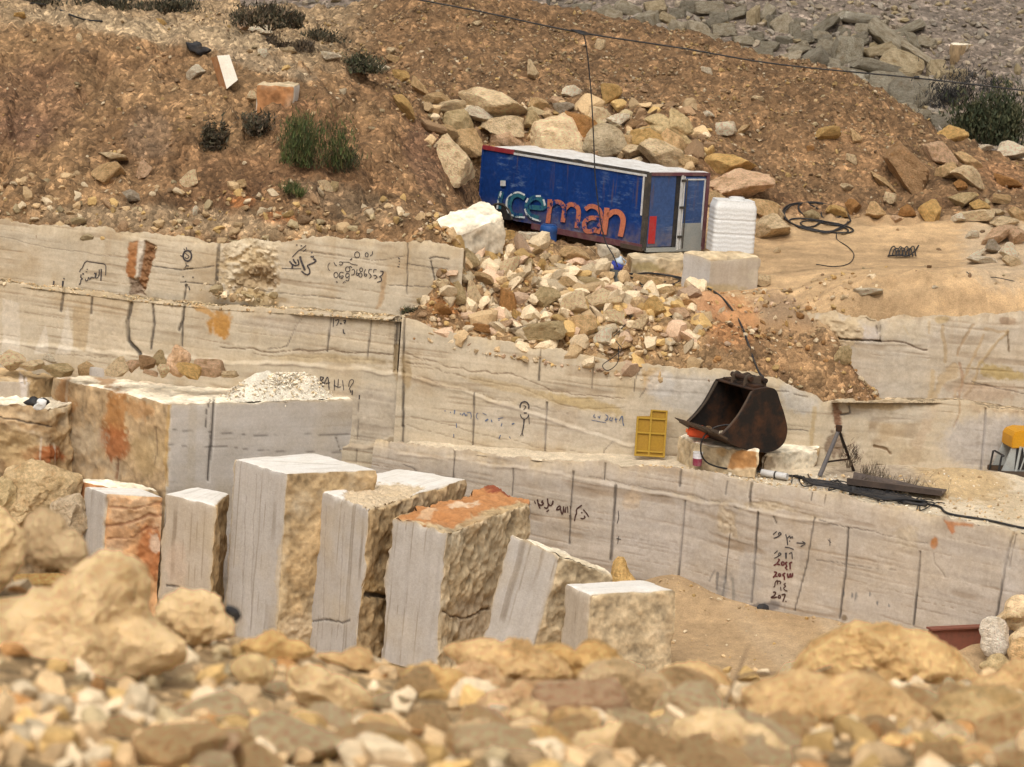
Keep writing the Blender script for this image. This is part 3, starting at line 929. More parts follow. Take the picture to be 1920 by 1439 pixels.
c = c * np.clip(1 + .22 * f2 + (1 - ter) * (.42 * fbm(p, 4, 4.5, 61) + .22 * fbm(p, 3, 1.4, 62)), .4, 1.8)[:, None]  # random soil mottling; off the terrace its dark tones also stand in for shadows
dz = np.zeros(len(p))
paint(p, c, dz, [
    ('blob', 60, 190, 110, 90, 0, (.205, .11, .062), .5, 1.5, 0), ('blob', 50, 250, 60, 45, 0, (.23, .125, .075), .5, 1, 0),
    ('blob', 280, 250, 50, 55, 0, (.34, .235, .15), .4, 1, 0), ('blob', 330, 60, 330, 26, 7, (.52, .39, .24), .6, 1, 0), ('blob', 500, 120, 110, 20, 16, (.47, .36, .23), .6, 1, 0),
    ('blob', 800, 290, 45, 75, -18, (.22, .12, .07), .6, 1, 0), ('blob', 650, 380, 120, 40, 12, (.24, .17, .10), .6, 1.3, 0),
    ('blob', 520, 410, 40, 16, 5, (.42, .16, .05), .9, 1, 0), ('blob', 450, 378, 26, 12, 5, (.45, .18, .06), .85, 1, 0), ('blob', 330, 415, 300, 30, 4, (.44, .33, .20), .5, 1.2, 0),
    ('blob', 1370, 600, 70, 55, 25, (.46, .22, .09), .8, 1.2, 0), ('blob', 1330, 570, 50, 30, 25, (.50, .26, .13), .7, 1.2, 0), ('blob', 1470, 590, 70, 40, 30, (.25, .165, .10), .75, 1.2, 0),
    ('blob', 1500, 660, 90, 50, 30, (.42, .25, .12), .7, 1.2, 0), ('blob', 830, 575, 40, 20, 10, (.45, .19, .06), .8, 1, 0), ('blob', 960, 590, 110, 40, 10, (.36, .19, .09), .5, 1.2, 0),
    ('blob', 1400, 240, 200, 70, 25, (.33, .19, .09), .5, 1.4, 0), ('blob', 1640, 290, 110, 60, 30, (.37, .21, .10), .6, 1.4, 0), ('blob', 1880, 330, 70, 26, 20, (.36, .19, .09), .7, 1.2, 0),
    ('blob', 1880, 470, 90, 80, 20, (.50, .38, .25), .7, 1.2, 0)])
fcs = grid_faces(len(gxu), len(rows), True)
fcs = fcs[ahead[fcs].all(1)]
sandy = (ter * sm(-.3, .3, .9 + .9 * fbm(p, 3, 1.2) - 1.6 * (1 - sm(2.4, 3.8, p[:, 0]))))[fcs].mean(1) > .5
UPG = tag(link('upper_ground', mesh_np('upper_ground', p, fcs, [M_TERRAIN, M_SAND], True, c, sandy.astype(int))),
          'brown earth bank, sandy terrace and gravel mounds above the cut faces', 'ground', None, 'structure')

# ---- far hillside of grey scree
def far_z(x, y):
    b = 83.5 - .18 * np.asarray(x)
    t = np.clip(y - b, 0, None)
    z = 7.3 + .4 * np.sin(x * .21 + 1) + t * .44 - .0011 * t * t
    return z - 3.0 * sm(0, 6, 74 - y) + .22 * fbm(V3(x, y, 0), 4, .35) + .05 * fbm(V3(x, y, 1), 3, 2)
fx = np.r_[np.arange(-90, -20, 3), np.arange(-20, 26, .2), np.arange(26, 95, 3)]
fy = np.r_[np.arange(71, 110, .2), np.arange(110, 280, 4)]
X, Y_ = np.meshgrid(fx, fy, indexing='ij'); p = V3(X, Y_, far_z(X, Y_)).reshape(-1, 3)
c = lerp(np.array((.20, .155, .118)), np.array((.28, .22, .172)), np.clip(.5 + fbm(p, 4, .3), 0, 1)[:, None])
c = lerp(c, np.array((.115, .10, .082)), np.clip(fbm(p, 4, .5, 9) - .05, 0, .7)[:, None])
M_SCREE = m_terrain('grey scree', 3.2, 9.0)
tag(link('hillside', mesh_np('hillside', p, grid_faces(len(fx), len(fy), True), M_SCREE, True, c)),
    'grey scree hillside rising behind the quarry', 'hillside', None, 'structure')
HFAR = hit_fn(far_z, 76, 130, .05)

# ------------------------------------------------------------------ quarry faces
BRN = (.17, .11, .065)
DK, SOILC, OCH, RST = (.055, .045, .038), (.30, .21, .12), (.46, .31, .13), (.34, .14, .045)
GREY_B, WARM_B = (.445, .385, .325), (.525, .45, .34)
J = lambda pts, w=2.8, a=.8, dep=.03, wob=.12, c=DK: ('line', pts, w, c, a, dep, wob)
itA = [J([(410, 455), (405, 540)], 6), J([(765, 458), (763, 553)], 2.4, .8), J([(350, 535), (344, 575)], 3), J([(345, 505), (360, 505)], 2, .5),
       J([(280, 498), (340, 506), (400, 500)], 2, .8, .01, .4), J([(340, 530), (400, 535)], 2, .8, .01, .4), J([(0, 445), (120, 470), (240, 485)], 1.5, .4, .005, .4),
       ('poly', [(243, 455), (259, 452), (255, 525), (240, 520)], RST, .95, 1.2, -.03), ('poly', [(270, 450), (290, 460), (276, 550), (262, 540), (258, 528)], (.25, .12, .05), .95, 1.2, -.10),
       ('poly', [(243, 520), (260, 525), (278, 556), (248, 556)], (.22, .15, .10), .9, 1.2, -.09), ('poly', [(259, 452), (271, 450), (263, 520), (256, 522)], (.62, .55, .46), .7, .5, .02),
       ('blob', 462, 495, 62, 66, 0, (.54, .41, .24), .85, 2, -.09), ('blob', 440, 470, 26, 24, 0, (.70, .60, .44), .8, 2, .05), ('blob', 500, 470, 24, 26, 0, (.64, .53, .37), .8, 2, .05), ('blob', 490, 520, 30, 20, 0, (.30, .20, .11), .8, 2, -.08), ('blob', 470, 535, 45, 26, -18, (.36, .26, .15), .8, 1.6, -.07), ('blob', 470, 455, 40, 18, 0, (.66, .57, .42), .7, 2, .03),
       ('blob', 480, 560, 60, 16, 5, (.50, .36, .18), .7, 1.5, 0), ('blob', 440, 512, 22, 14, 0, (.68, .59, .44), .7, 2, .02),
       ('poly', [(718, 508), (726, 512), (716, 575), (706, 580)], (.40, .27, .15), .8, .6, -.01), ('blob', 790, 500, 26, 60, 5, (.45, .38, .28), .6, 1, 0),
       J([(805, 485), (818, 481), (842, 487)], 2.6, .9, .02, .3), J([(808, 490), (816, 530), (822, 552)], 2.8, .9, .02, .2), J([(760, 495), (842, 506)], 1.8, .7, .01, .3), J([(725, 535), (830, 540)], 1.8, .7, .01, .3),
       J([(430, 540), (520, 548), (640, 560)], 2.0, .6, .01, .6), J([(560, 470), (700, 490), (762, 480)], 1.4, .5, .01, .5)]
wA, bA, tA = wall('upper_left_face', [(-500, 378, 56.2, 4.6), (-250, 392, 55.9, 4.6), (0, 412, 55.7, 4.5), (250, 436, 55.6, 4.3), (400, 452, 55.5, 4.2), (640, 446, 55.4, 4.0), (760, 453, 55.3, 4.0), (870, 468, 55.2, 4.0)],
                  WARM_B, itA, [], .06, label='pale sawn limestone face of the top course, marked with ink', seed=1, rough_top=.10)
itB = [J([(117, 545), (113, 585)], 5), J([(171, 560), (169, 590)], 3.6), J([(245, 572), (238, 605), (240, 640), (262, 665)], 7, .9, .05, .3), J([(285, 572), (288, 610), (282, 655)], 4.5), J([(344, 575), (342, 600), (334, 620)], 5, .85, .03, .2),
       J([(341, 600), (340, 650)], 3), J([(620, 585), (611, 662)], 3.2), J([(694, 600), (686, 680)], 2.6, .7), J([(561, 600), (536, 650)], 2.2, .6, .01, .5), J([(536, 650), (500, 655)], 1.8, .6, .01, .5),
       J([(757, 598), (753, 700)], 4), J([(755, 700), (753, 800)], 5), J([(754, 800), (751, 900)], 4),
       J([(0, 645), (110, 662), (220, 672)], 1.6, .5, .01, .9, BRN), J([(410, 650), (500, 660), (560, 658), (640, 664), (750, 668)], 2.2, .75, .02, .9, BRN), J([(470, 664), (640, 676), (750, 682)], 1.8, .6, .01, .9, BRN),
       ('blob', 408, 608, 26, 30, 10, (.44, .22, .05), .95, 1.4, -.01), ('blob', 382, 583, 32, 7, 24, (.46, .26, .09), .9, 1, 0),
       ('poly', [(4, 560), (34, 570), (36, 680), (2, 672)], (.66, .59, .49), .55, .6, 0), ('poly', [(125, 572), (136, 640), (134, 665), (104, 664), (118, 620)], (.66, .59, .49), .55, .6, 0), ('poly', [(84, 610), (90, 640), (92, 662), (64, 664), (70, 640)], (.66, .59, .49), .55, .4, 0),
       ('poly', [(166, 592), (240, 600), (236, 668), (160, 662)], (.55, .46, .34), .5, .4, 0), ('poly', [(136, 575), (168, 580), (160, 660), (136, 650)], (.42, .31, .18), .7, .4, 0),
       ('blob', 560, 610, 120, 24, 4, (.44, .38, .31), .5, .8, 0), ('blob', 700, 780, 60, 60, 0, (.42, .36, .29), .6, .8, 0),
       ('blob', 740, 835, 46, 14, 0, (.36, .28, .18), .8, 1.4, .03), ('blob', 750, 690, 16, 44, 0, (.34, .24, .12), .7, 1.2, 0), ('blob', 620, 675, 130, 9, 3, (.44, .34, .20), .7, .8, 0), ('blob', 340, 690, 40, 14, 0, (.5, .38, .22), .5, 1, 0),
       J([(670, 755), (668, 900)], 1.4, .5)]
wB, bB, tB = wall('lower_left_face', [(-500, 486, 55.7, -.2), (-250, 503, 55.4, -.2), (0, 528, 55.1, -.2), (250, 560, 54.95, -.2), (400, 575, 54.8, -.2), (640, 590, 54.55, -.2), (757, 599, 54.42, -.2), (768, 600, 54.9, -.2)],
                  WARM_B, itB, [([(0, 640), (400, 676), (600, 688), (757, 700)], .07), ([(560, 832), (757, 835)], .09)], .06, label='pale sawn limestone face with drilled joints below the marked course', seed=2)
itC = [J([(758, 598), (755, 700)], 4), J([(757, 700), (755, 800)], 5), J([(756, 800), (754, 840)], 4), ('blob', 760, 700, 12, 40, 0, (.34, .24, .12), .7, 1.2, 0), J([(1013, 652), (1010, 715)], 3), J([(889, 738), (887, 838)], 3.2), J([(1025, 755), (1022, 850)], 3.2), J([(1113, 672), (1110, 730)], 1.6, .5), J([(1132, 870), (1133, 845), (1150, 828)], 2, .6, .01, .1),
       J([(760, 666), (830, 682), (900, 695), (960, 700), (1040, 735), (1100, 742), (1172, 748)], 2.2, .7, .01, .9, BRN), J([(760, 680), (860, 700), (980, 730), (1060, 765), (1110, 770), (1170, 765)], 1.8, .55, .01, .9, BRN),
       J([(760, 705), (860, 728), (960, 755), (1060, 780)], 1.6, .45, .01, .9, BRN), J([(760, 780), (900, 815), (1080, 850), (1180, 868)], 1.5, .4, .01, .9, BRN), J([(760, 800), (880, 830), (1000, 848)], 1.5, .35, .01, .9, BRN),
       ('blob', 1090, 758, 90, 14, 12, (.48, .36, .18), .8, 1.2, 0), ('blob', 960, 728, 100, 10, 16, (.48, .37, .22), .7, .8, 0), ('blob', 1225, 705, 22, 24, 0, (.50, .34, .17), .8, 1.6, -.02), ('blob', 1170, 700, 30, 60, 0, (.52, .41, .26), .6, 1, 0),
       J([(1200, 690), (1192, 712), (1189, 735)], 2, .7, .01, .2), J([(1212, 728), (1200, 745)], 2, .6, .01, .2),
       ('blob', 1500, 745, 45, 35, 20, (.47, .445, .41), .7, .8, 0), ('blob', 1310, 740, 90, 46, 4, (.50, .46, .41), .7, .8, 0), ('blob', 1240, 720, 30, 30, 0, (.55, .52, .48), .6, .6, 0),
       ('line', [(1527, 765), (1520, 830)], 9, (.42, .31, .16), .7, -.005, .6), J([(1440, 735), (1480, 735)], 2.6, .7, .01, .3), J([(1490, 740), (1515, 745)], 2.6, .8, .01, .3), J([(1475, 805), (1515, 808)], 2, .7, .01, .3),
       ('poly', [(1563, 758), (1574, 755), (1577, 800), (1568, 800)], (.24, .11, .06), .9, 1.6, -.06), ('blob', 1572, 830, 18, 30, 0, (.22, .15, .10), .8, 1.6, -.03), J([(1594, 757), (1594, 775), (1578, 778)], 3.4, .9, .02, .2),
       ('line', [(1750, 760), (1735, 800), (1715, 840), (1690, 880)], 20, (.47, .36, .25), .65, 0, 1.4), ('line', [(1800, 745), (1800, 770), (1790, 800)], 5, (.36, .25, .15), .8, .01, .8), ('blob', 1680, 850, 60, 26, 0, (.46, .37, .25), .6, 1.4, 0),
       J([(1850, 768), (1846, 820), (1840, 880)], 4.4), J([(1640, 835), (1665, 842), (1672, 850)], 5, .8, .03, .5, (.2, .12, .06)), J([(1600, 880), (1650, 872), (1700, 880)], 1.6, .5),
       ('blob', 1860, 830, 110, 60, 0, (.45, .415, .39), .7, .6, 0), ('blob', 1680, 775, 90, 20, 0, (.48, .43, .36), .5, .6, 0), ('blob', 1640, 757, 60, 8, 4, (.40, .29, .16), .8, 1.4, .02), ('blob', 1870, 765, 60, 14, 10, (.45, .33, .22), .7, 1.6, .02),
       ('blob', 1040, 800, 180, 40, 8, (.46, .405, .34), .4, .6, 0)]
wC, bC, tC = wall('middle_right_face', [(753, 598, 54.40, 2.2), (900, 634, 54.3, 2.2), (1040, 660, 54.1, 2.2), (1190, 687, 54.1, 2.2), (1340, 690, 54.2, 2.2), (1450, 708, 54.2, 2.2), (1545, 752, 54.15, 2.2), (1660, 752, 54.5, 2.2), (1800, 752, 54.6, 2.2), (1920, 775, 54.8, 2.2), (2200, 785, 55.3, 2.2)],
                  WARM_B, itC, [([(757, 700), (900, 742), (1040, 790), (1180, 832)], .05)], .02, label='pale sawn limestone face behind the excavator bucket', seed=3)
itD = [J([(852, 848), (850, 900)], 2.6), J([(962, 880), (960, 930)], 2.6, .7), J([(1074, 885), (1067, 1020)], 3), J([(1154, 912), (1145, 1050)], 5.4), J([(1285, 940), (1270, 1100)], 3.6), J([(1421, 962), (1408, 1130)], 4.4), J([(1369, 985), (1358, 1090)], 2.4, .7),
       J([(1527, 972), (1512, 1060), (1490, 1145)], 2.6, .7), J([(1590, 990), (1584, 1080), (1574, 1160)], 4), J([(1725, 1035), (1719, 1110), (1712, 1172)], 4), J([(1897, 1002), (1885, 1060), (1868, 1160)], 5), J([(1903, 1004), (1892, 1065)], 3, .7),
       J([(1133, 870), (1131, 900)], 2.6), J([(1276, 868), (1273, 912)], 4), J([(1409, 905), (1405, 950)], 5, .85, .03, .4), J([(1361, 905), (1358, 928)], 4, .7, .01, .4, (.16, .14, .12)), J([(1520, 925), (1518, 940)], 2.4), J([(1545, 930), (1544, 950)], 2),
       J([(1535, 975), (1600, 990), (1700, 1015), (1740, 1018)], 2, .6, .01, .4), J([(1530, 1050), (1590, 1060), (1680, 1068)], 1.6, .5, .01, .5), J([(1750, 1035), (1752, 1055), (1768, 1075), (1772, 1083)], 2, .6, .01, .4), J([(1450, 970), (1455, 982)], 2.6, .7),
       J([(757, 870), (775, 880), (800, 905)], 2, .6, .01, .3), J([(1100, 895), (1260, 925), (1420, 955)], 1.6, .4, .01, .6),
       ('blob', 1752, 1018, 9, 11, 20, (.38, .15, .04), .95, .8, 0), ('poly', [(1770, 977), (1790, 980), (1822, 984), (1822, 988), (1788, 986), (1790, 1000), (1786, 1004), (1776, 990)], (.42, .16, .06), .9, .8, 0),
       ('blob', 1180, 935, 16, 24, 0, (.50, .38, .26), .7, 1.6, -.02), ('blob', 1365, 970, 22, 34, 0, (.48, .38, .26), .8, 1.8, -.03), ('blob', 1440, 950, 50, 12, 8, (.50, .40, .27), .7, 1.6, -.02), ('blob', 1700, 1010, 26, 24, 0, (.47, .38, .26), .6, 1.8, -.01),
       ('blob', 1460, 1090, 12, 40, 0, (.37, .35, .33), .0, 1, 0), ('blob', 1355, 1105, 14, 34, 0, (.25, .235, .22), .55, 1.4, 0), ('blob', 1400, 1080, 30, 60, 8, (.38, .345, .31), .5, 1.4, 0), ('blob', 1430, 1140, 40, 10, 0, (.16, .14, .13), .8, 1.6, 0),
       ('line', [(1345, 1075), (1343, 1105)], 6, (.12, .11, .105), .7, 0, .5), ('line', [(1360, 1080), (1355, 1120)], 5, (.14, .13, .12), .6, 0, .5), ('line', [(1372, 1085), (1376, 1130)], 5, (.16, .15, .13), .5, 0, .5), ('line', [(1340, 1070), (1330, 1090)], 3, (.12, .11, .105), .6, 0, .5),
       ('blob', 1606, 1120, 3, 9, 0, (.16, .15, .14), .7, .5, 0), ('blob', 1600, 1118, 2, 6, 0, (.12, .12, .12), .7, .5, 0), ('blob', 1633, 1117, 2, 5, 0, (.12, .12, .12), .8, .5, 0), ('blob', 1647, 1131, 2, 5, 0, (.12, .12, .12), .8, .5, 0), ('blob', 1583, 1113, 2, 6, 0, (.1, .1, .1), .8, .5, 0), ('blob', 1667, 1135, 2, 4, 0, (.12, .12, .12), .7, .5, 0),
       ('blob', 1583, 1158, 7, 7, 0, (.22, .16, .10), .9, 1, .01), ('blob', 1700, 1060, 120, 60, 10, (.50, .415, .32), .4, 1, 0), ('blob', 1900, 1080, 26, 70, 0, (.50, .45, .40), .6, .6, 0), ('blob', 1240, 1000, 110, 70, 8, (.46, .41, .365), .4, .8, 0)]
wD, bD, tD = wall('lower_pit_face', [(700, 826, 54.1, -.4), (757, 832, 53.9, -.4), (900, 851, 53.6, -.2), (1040, 864, 53.3, -.2), (1190, 874, 52.95, -.2), (1300, 884, 52.55, -.2), (1400, 906, 51.9, -.2), (1560, 930, 51.15, -.2), (1740, 963, 50.3, -.2), (1920, 997, 49.4, -.2), (2250, 1050, 47.8, -.2)],
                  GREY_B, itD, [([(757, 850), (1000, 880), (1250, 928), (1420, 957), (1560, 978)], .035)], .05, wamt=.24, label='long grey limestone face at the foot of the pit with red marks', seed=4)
itE = [('line', [(1770, 615), (1770, 680)], 7, (.40, .30, .18), .8, .01, .6), ('line', [(1890, 625), (1893, 660)], 4, (.18, .13, .08), .9, .02, .3), ('line', [(1890, 625), (1860, 655), (1830, 690), (1815, 740)], 6, (.42, .31, .18), .85, -.01, 1.2),
       ('line', [(1890, 628), (1850, 615)], 5, (.40, .29, .17), .7, 0, 1.2), ('line', [(1825, 610), (1800, 650), (1795, 665)], 5, (.36, .26, .16), .85, .01, .8), ('line', [(1845, 628), (1815, 690), (1790, 745)], 5, (.44, .32, .19), .8, 0, 1.2),
       ('line', [(1752, 700), (1748, 730), (1740, 770)], 14, (.48, .36, .21), .75, 0, 1.8), ('line', [(1790, 690), (1770, 720), (1745, 770)], 16, (.46, .34, .20), .75, .01, 2), ('line', [(1800, 680), (1802, 720), (1800, 765)], 6, (.36, .23, .14), .75, .01, 1.2),
       ('blob', 1880, 700, 60, 14, 14, (.42, .31, .13), .85, 1.6, 0), ('blob', 1700, 620, 60, 22, 0, (.56, .48, .36), .6, 1.6, 0), ('blob', 1690, 690, 50, 60, 0, (.49, .43, .35), .5, 1, 0), ('blob', 1850, 740, 70, 22, 4, (.46, .34, .24), .7, 1.8, 0),
       J([(1640, 640), (1700, 645), (1740, 655)], 3, .8, .02, .5, (.14, .09, .06)), J([(1650, 605), (1650, 640)], 1.4, .6), J([(1642, 612), (1644, 626)], 4, .8), ('blob', 1630, 625, 26, 22, 0, (.52, .46, .42), .6, 1, 0), ('blob', 1570, 620, 60, 36, 0, (.52, .40, .25), .85, 1.8, .05), ('blob', 1530, 640, 40, 40, 0, (.40, .27, .15), .8, 1.6, 0), J([(1535, 635), (1590, 637), (1650, 641)], 4, .9, .05, .4, (.10, .07, .05)), J([(1820, 716), (1870, 728), (1920, 740)], 2, .6, .01, .4),
       ('line', [(1690, 615), (1700, 630)], 4, (.5, .4, .26), .6, 0, 1), ('line', [(1745, 605), (1744, 625)], 4, (.42, .31, .18), .7, 0, .6), ('blob', 1770, 604, 16, 8, 0, (.40, .29, .14), .8, 1, 0), ('blob', 1890, 604, 14, 10, 0, (.30, .20, .13), .8, 1.4, 0)]
wE, bE, tE = wall('upper_right_face', [(1500, 592, 55.85, 3.4), (1560, 588, 55.75, 3.4), (1632, 598, 55.65, 3.4), (1660, 600, 55.55, 3.4), (1770, 592, 55.7, 3.4), (1920, 588, 55.95, 3.4), (2250, 584, 56.3, 3.4)],
                  (.495, .435, .36), itE, [], .02, wamt=.5, label='stained limestone face with root-like ochre veins under the terrace', seed=5, rough_top=.12)
ALLB = [bA, bB, bC, bD, bE]

def strip(name, front, back, colr, label, mats, nv=24, step=.08, bumps=(), rough=.03, items=(), seed=0):
    f = np.array(front, float); b = np.array(back, float)
    L = np.r_[0, np.cumsum(np.linalg.norm(np.diff(f, axis=0), axis=1))]; Lb = np.r_[0, np.cumsum(np.linalg.norm(np.diff(b, axis=0), axis=1))]
    n = int(L[-1] / step) + 2
    Fp = np.stack([np.interp(np.linspace(0, 1, n), L / L[-1], f[:, k]) for k in range(3)], -1)
    Bp = np.stack([np.interp(np.linspace(0, 1, n), Lb / Lb[-1], b[:, k]) for k in range(3)], -1)
    t = np.linspace(0, 1, nv)
    p = (Fp[:, None] * (1 - t)[None, :, None] + Bp[:, None] * t[None, :, None]).reshape(-1, 3)
    p[:, 2] += rough * (fbm(p, 4, 1.6, seed) + .5 * fbm(p, 3, 7, seed)) * np.tile(sm(0, .15, t), n)
    for x, y, rx, ry, h in bumps:
        p[:, 2] += h * np.exp(-((p[:, 0] - x) / rx) ** 2 - ((p[:, 1] - y) / ry) ** 2) * (1 + .35 * fbm(p, 4, 2.0, 3))
    c = np.array(colr) * (1 + .2 * fbm(p, 4, 1.5, 4) + .18 * fbm(p, 3, 8, 4))[:, None]
    d = np.zeros(len(p)); paint(p, c, d, items)
    o = link(name, mesh_np(name, p, grid_faces(n, nv, True), mats, True, c))
    return tag(o, label, 'ground', None, 'structure')
# shelf on which bucket and hoses lie
SHZ = 2.56
fpts = [tuple(q + np.array((0, .10, -.05))) for q in (P(757, 832, 53.9), P(900, 851, 53.6), P(1040, 864, 53.3), P(1190, 874, 52.95), P(1300, 884, 52.55), P(1400, 906, 51.9), P(1560, 930, 51.15), P(1740, 963, 50.3), P(1920, 997, 49.4), P(2250, 1050, 47.8))]
bx = [q[0] for q in fpts]
bpts = [(q[0] + .3, np.interp(q[0], tC[:, 0], tC[:, 1]) + .5, SHZ) for q in fpts]
strip('rock_shelf', fpts, bpts, (.64, .53, .38), 'pale dusty limestone shelf above the pit face', M_SAND, 60, .07, bumps=[(9.2, 53.2, 1.0, .8, .26), (8.2, 53.2, .6, .5, .22), (10.3, 51.6, 1.2, .8, .22), (7.4, 54, .8, .5, .15)], items=[
    ('blob', 1800, 905, 110, 40, 8, (.50, .35, .18), .9, 1.2, 0), ('blob', 1640, 890, 110, 22, 4, (.36, .28, .20), .8, 1.2, 0), ('blob', 1900, 950, 60, 30, 8, (.55, .42, .26), .7, 1.2, 0),
    ('blob', 1560, 910, 90, 12, 8, (.48, .42, .36), .7, 1, 0), ('blob', 1350, 878, 90, 10, 6, (.55, .46, .34), .5, 1, 0)], seed=3)
def SHELF(px, py): return PZ(px, py, SHZ)
# narrow ledges between courses
strip('left_ledge', [tuple(q + np.array((0, .12, -.05))) for q in (P(-500, 488, 55.66), P(-250, 505, 55.36), P(0, 530, 55.06), P(250, 562, 54.91), P(400, 577, 54.76), P(640, 592, 54.51), P(757, 601, 54.36))],
      [tuple(q) for q in (P(-500, 478, 56.5), P(-250, 496, 56.2), P(0, 519, 56.1), P(250, 549, 55.9), P(400, 560, 55.9), P(640, 576, 55.7), P(765, 592, 55.4))],
      (.44, .34, .21), 'gravelly ledge between the two left courses', M_TERRAIN, 12, .06, rough=.06, seed=8)
strip('right_ledge', [tuple(q + np.array((0, .12, -.05))) for q in (P(1560, 752, 53.85), P(1660, 753, 54.25), P(1800, 753, 54.55), P(1920, 776, 54.75), P(2200, 786, 55.25))],
      [tuple(q) for q in (P(1560, 742, 55.6), P(1660, 744, 55.9), P(1800, 746, 56), P(1920, 762, 56.2), P(2200, 776, 56.8))],
      (.46, .35, .22), 'narrow ochre ledge at the foot of the stained face', M_TERRAIN, 12, .06, rough=.05, seed=9)

# ---- near mound the picture is taken from
FG_PTS = [C(-700, 1180, 13), C(-300, 1090, 13), C(0, 1110, 13), C(200, 1185, 13), C(430, 1215, 13.6), C(650, 1252, 14), C(900, 1270, 14.2), C(1150, 1290, 14.3), C(1400, 1302, 14.3), C(1700, 1290, 14.3), C(1920, 1290, 14.3), C(2400, 1320, 14.3),
          C(-200, 1439, 9.2), C(0, 1445, 9.2), C(500, 1445, 9.6), C(960, 1450, 9.6), C(1440, 1450, 9.6), C(1920, 1450, 9.6), C(2200, 1450, 9.6), C(0, 1280, 10.8), C(480, 1350, 11.4), C(960, 1370, 11.4), C(1440, 1375, 11.4), C(1920, 1370, 11.4),
          W_(-3, 3, 10.7), W_(3, 3, 10.7), W_(0, 0, 10.8), W_(-8, 6, 10.6), W_(8, 6, 10.3), W_(-10, 0, 10.9), W_(10, 0, 10.8), W_(-6, 20, 6.2), W_(0, 20, 5.6), W_(6, 20, 5.4), W_(-6, 30, .8), W_(0, 30, .4), W_(6, 30, .4), W_(0, 36, -.6), W_(-12, 34, -.6), W_(12, 34, -.6), W_(-12, 14, 8.2), W_(12, 14, 7.8)]
FG_F = TPS(FG_PTS, .01)
def FGZ(x, y): return FG_F(x, y) + .05 * fbm(V3(x, y, 0), 4, 1.3) + .015 * fbm(V3(x, y, 0), 3, 9)
HFG = hit_fn(FG_F, 4, 24, .02)
fx = np.r_[np.arange(-13, -3.2, .3), np.arange(-3.2, 3.2, .05), np.arange(3.2, 13.1, .3)]; fy = np.r_[np.arange(-3, 7, .4), np.arange(7, 17, .06), np.arange(17, 36, .4)]
X, Y_ = np.meshgrid(fx, fy, indexing='ij'); p = V3(X, Y_, FGZ(X, Y_)).reshape(-1, 3)
c = np.array((.42, .285, .145)) * (1 + .3 * fbm(p, 4, 1.5))[:, None]
tag(link('near_mound', mesh_np('near_mound', p, grid_faces(len(fx), len(fy), True), M_TERRAIN, True, c)), 'stony ochre mound nearest the viewer', 'ground', None, 'structure')
# ------------------------------------------------------------------ sawn blocks standing in the pit
RB = 'sawn blocks standing in a row on the pit floor'
blk = {}
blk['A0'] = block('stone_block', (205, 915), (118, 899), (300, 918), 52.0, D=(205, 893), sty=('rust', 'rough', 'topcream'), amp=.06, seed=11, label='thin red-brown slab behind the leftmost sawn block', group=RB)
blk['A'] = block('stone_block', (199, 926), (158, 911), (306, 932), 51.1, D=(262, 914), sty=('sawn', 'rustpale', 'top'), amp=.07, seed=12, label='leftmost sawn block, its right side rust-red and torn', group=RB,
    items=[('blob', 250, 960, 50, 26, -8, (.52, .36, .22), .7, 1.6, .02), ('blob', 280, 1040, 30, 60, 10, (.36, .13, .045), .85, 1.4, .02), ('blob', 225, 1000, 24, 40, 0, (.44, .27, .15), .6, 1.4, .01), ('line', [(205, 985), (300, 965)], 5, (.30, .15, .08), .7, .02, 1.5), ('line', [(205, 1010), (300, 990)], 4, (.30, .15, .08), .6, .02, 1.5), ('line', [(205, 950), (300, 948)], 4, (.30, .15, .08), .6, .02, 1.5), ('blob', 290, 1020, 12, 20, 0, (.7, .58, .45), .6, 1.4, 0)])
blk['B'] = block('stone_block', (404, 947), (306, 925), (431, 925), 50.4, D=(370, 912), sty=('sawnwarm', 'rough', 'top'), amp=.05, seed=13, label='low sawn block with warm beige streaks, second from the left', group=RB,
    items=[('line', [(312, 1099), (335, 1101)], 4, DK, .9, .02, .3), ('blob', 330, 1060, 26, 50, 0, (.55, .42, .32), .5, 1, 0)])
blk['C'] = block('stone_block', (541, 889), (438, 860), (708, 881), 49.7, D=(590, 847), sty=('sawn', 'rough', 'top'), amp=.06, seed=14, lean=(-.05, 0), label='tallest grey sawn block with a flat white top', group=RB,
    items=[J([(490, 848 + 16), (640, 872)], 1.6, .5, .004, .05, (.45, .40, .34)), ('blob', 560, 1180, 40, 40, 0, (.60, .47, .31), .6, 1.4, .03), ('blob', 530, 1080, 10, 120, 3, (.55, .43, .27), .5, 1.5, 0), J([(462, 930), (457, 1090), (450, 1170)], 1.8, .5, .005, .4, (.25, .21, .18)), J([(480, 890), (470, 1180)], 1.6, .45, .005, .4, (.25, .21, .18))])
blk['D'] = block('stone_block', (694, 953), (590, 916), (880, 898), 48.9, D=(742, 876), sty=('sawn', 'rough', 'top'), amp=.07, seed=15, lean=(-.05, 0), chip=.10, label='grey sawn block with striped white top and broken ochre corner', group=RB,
    items=[('poly', [(640, 928), (660, 912), (720, 905), (800, 912), (760, 940), (694, 955), (660, 945)], (.56, .43, .27), .9, 1.2, -.06), ('blob', 700, 1100, 22, 24, 0, (.45, .31, .15), .9, 1.4, -.04), J([(688, 1114), (725, 1120)], 9, .9, .06, .4), J([(585, 1163), (640, 1166), (652, 1162)], 3, .8, .02, .6), J([(645, 960), (632, 1200)], 1.6, .5, .005, .4, (.25, .21, .18)), J([(612, 950), (604, 1200)], 1.6, .4, .005, .4, (.25, .21, .18))])
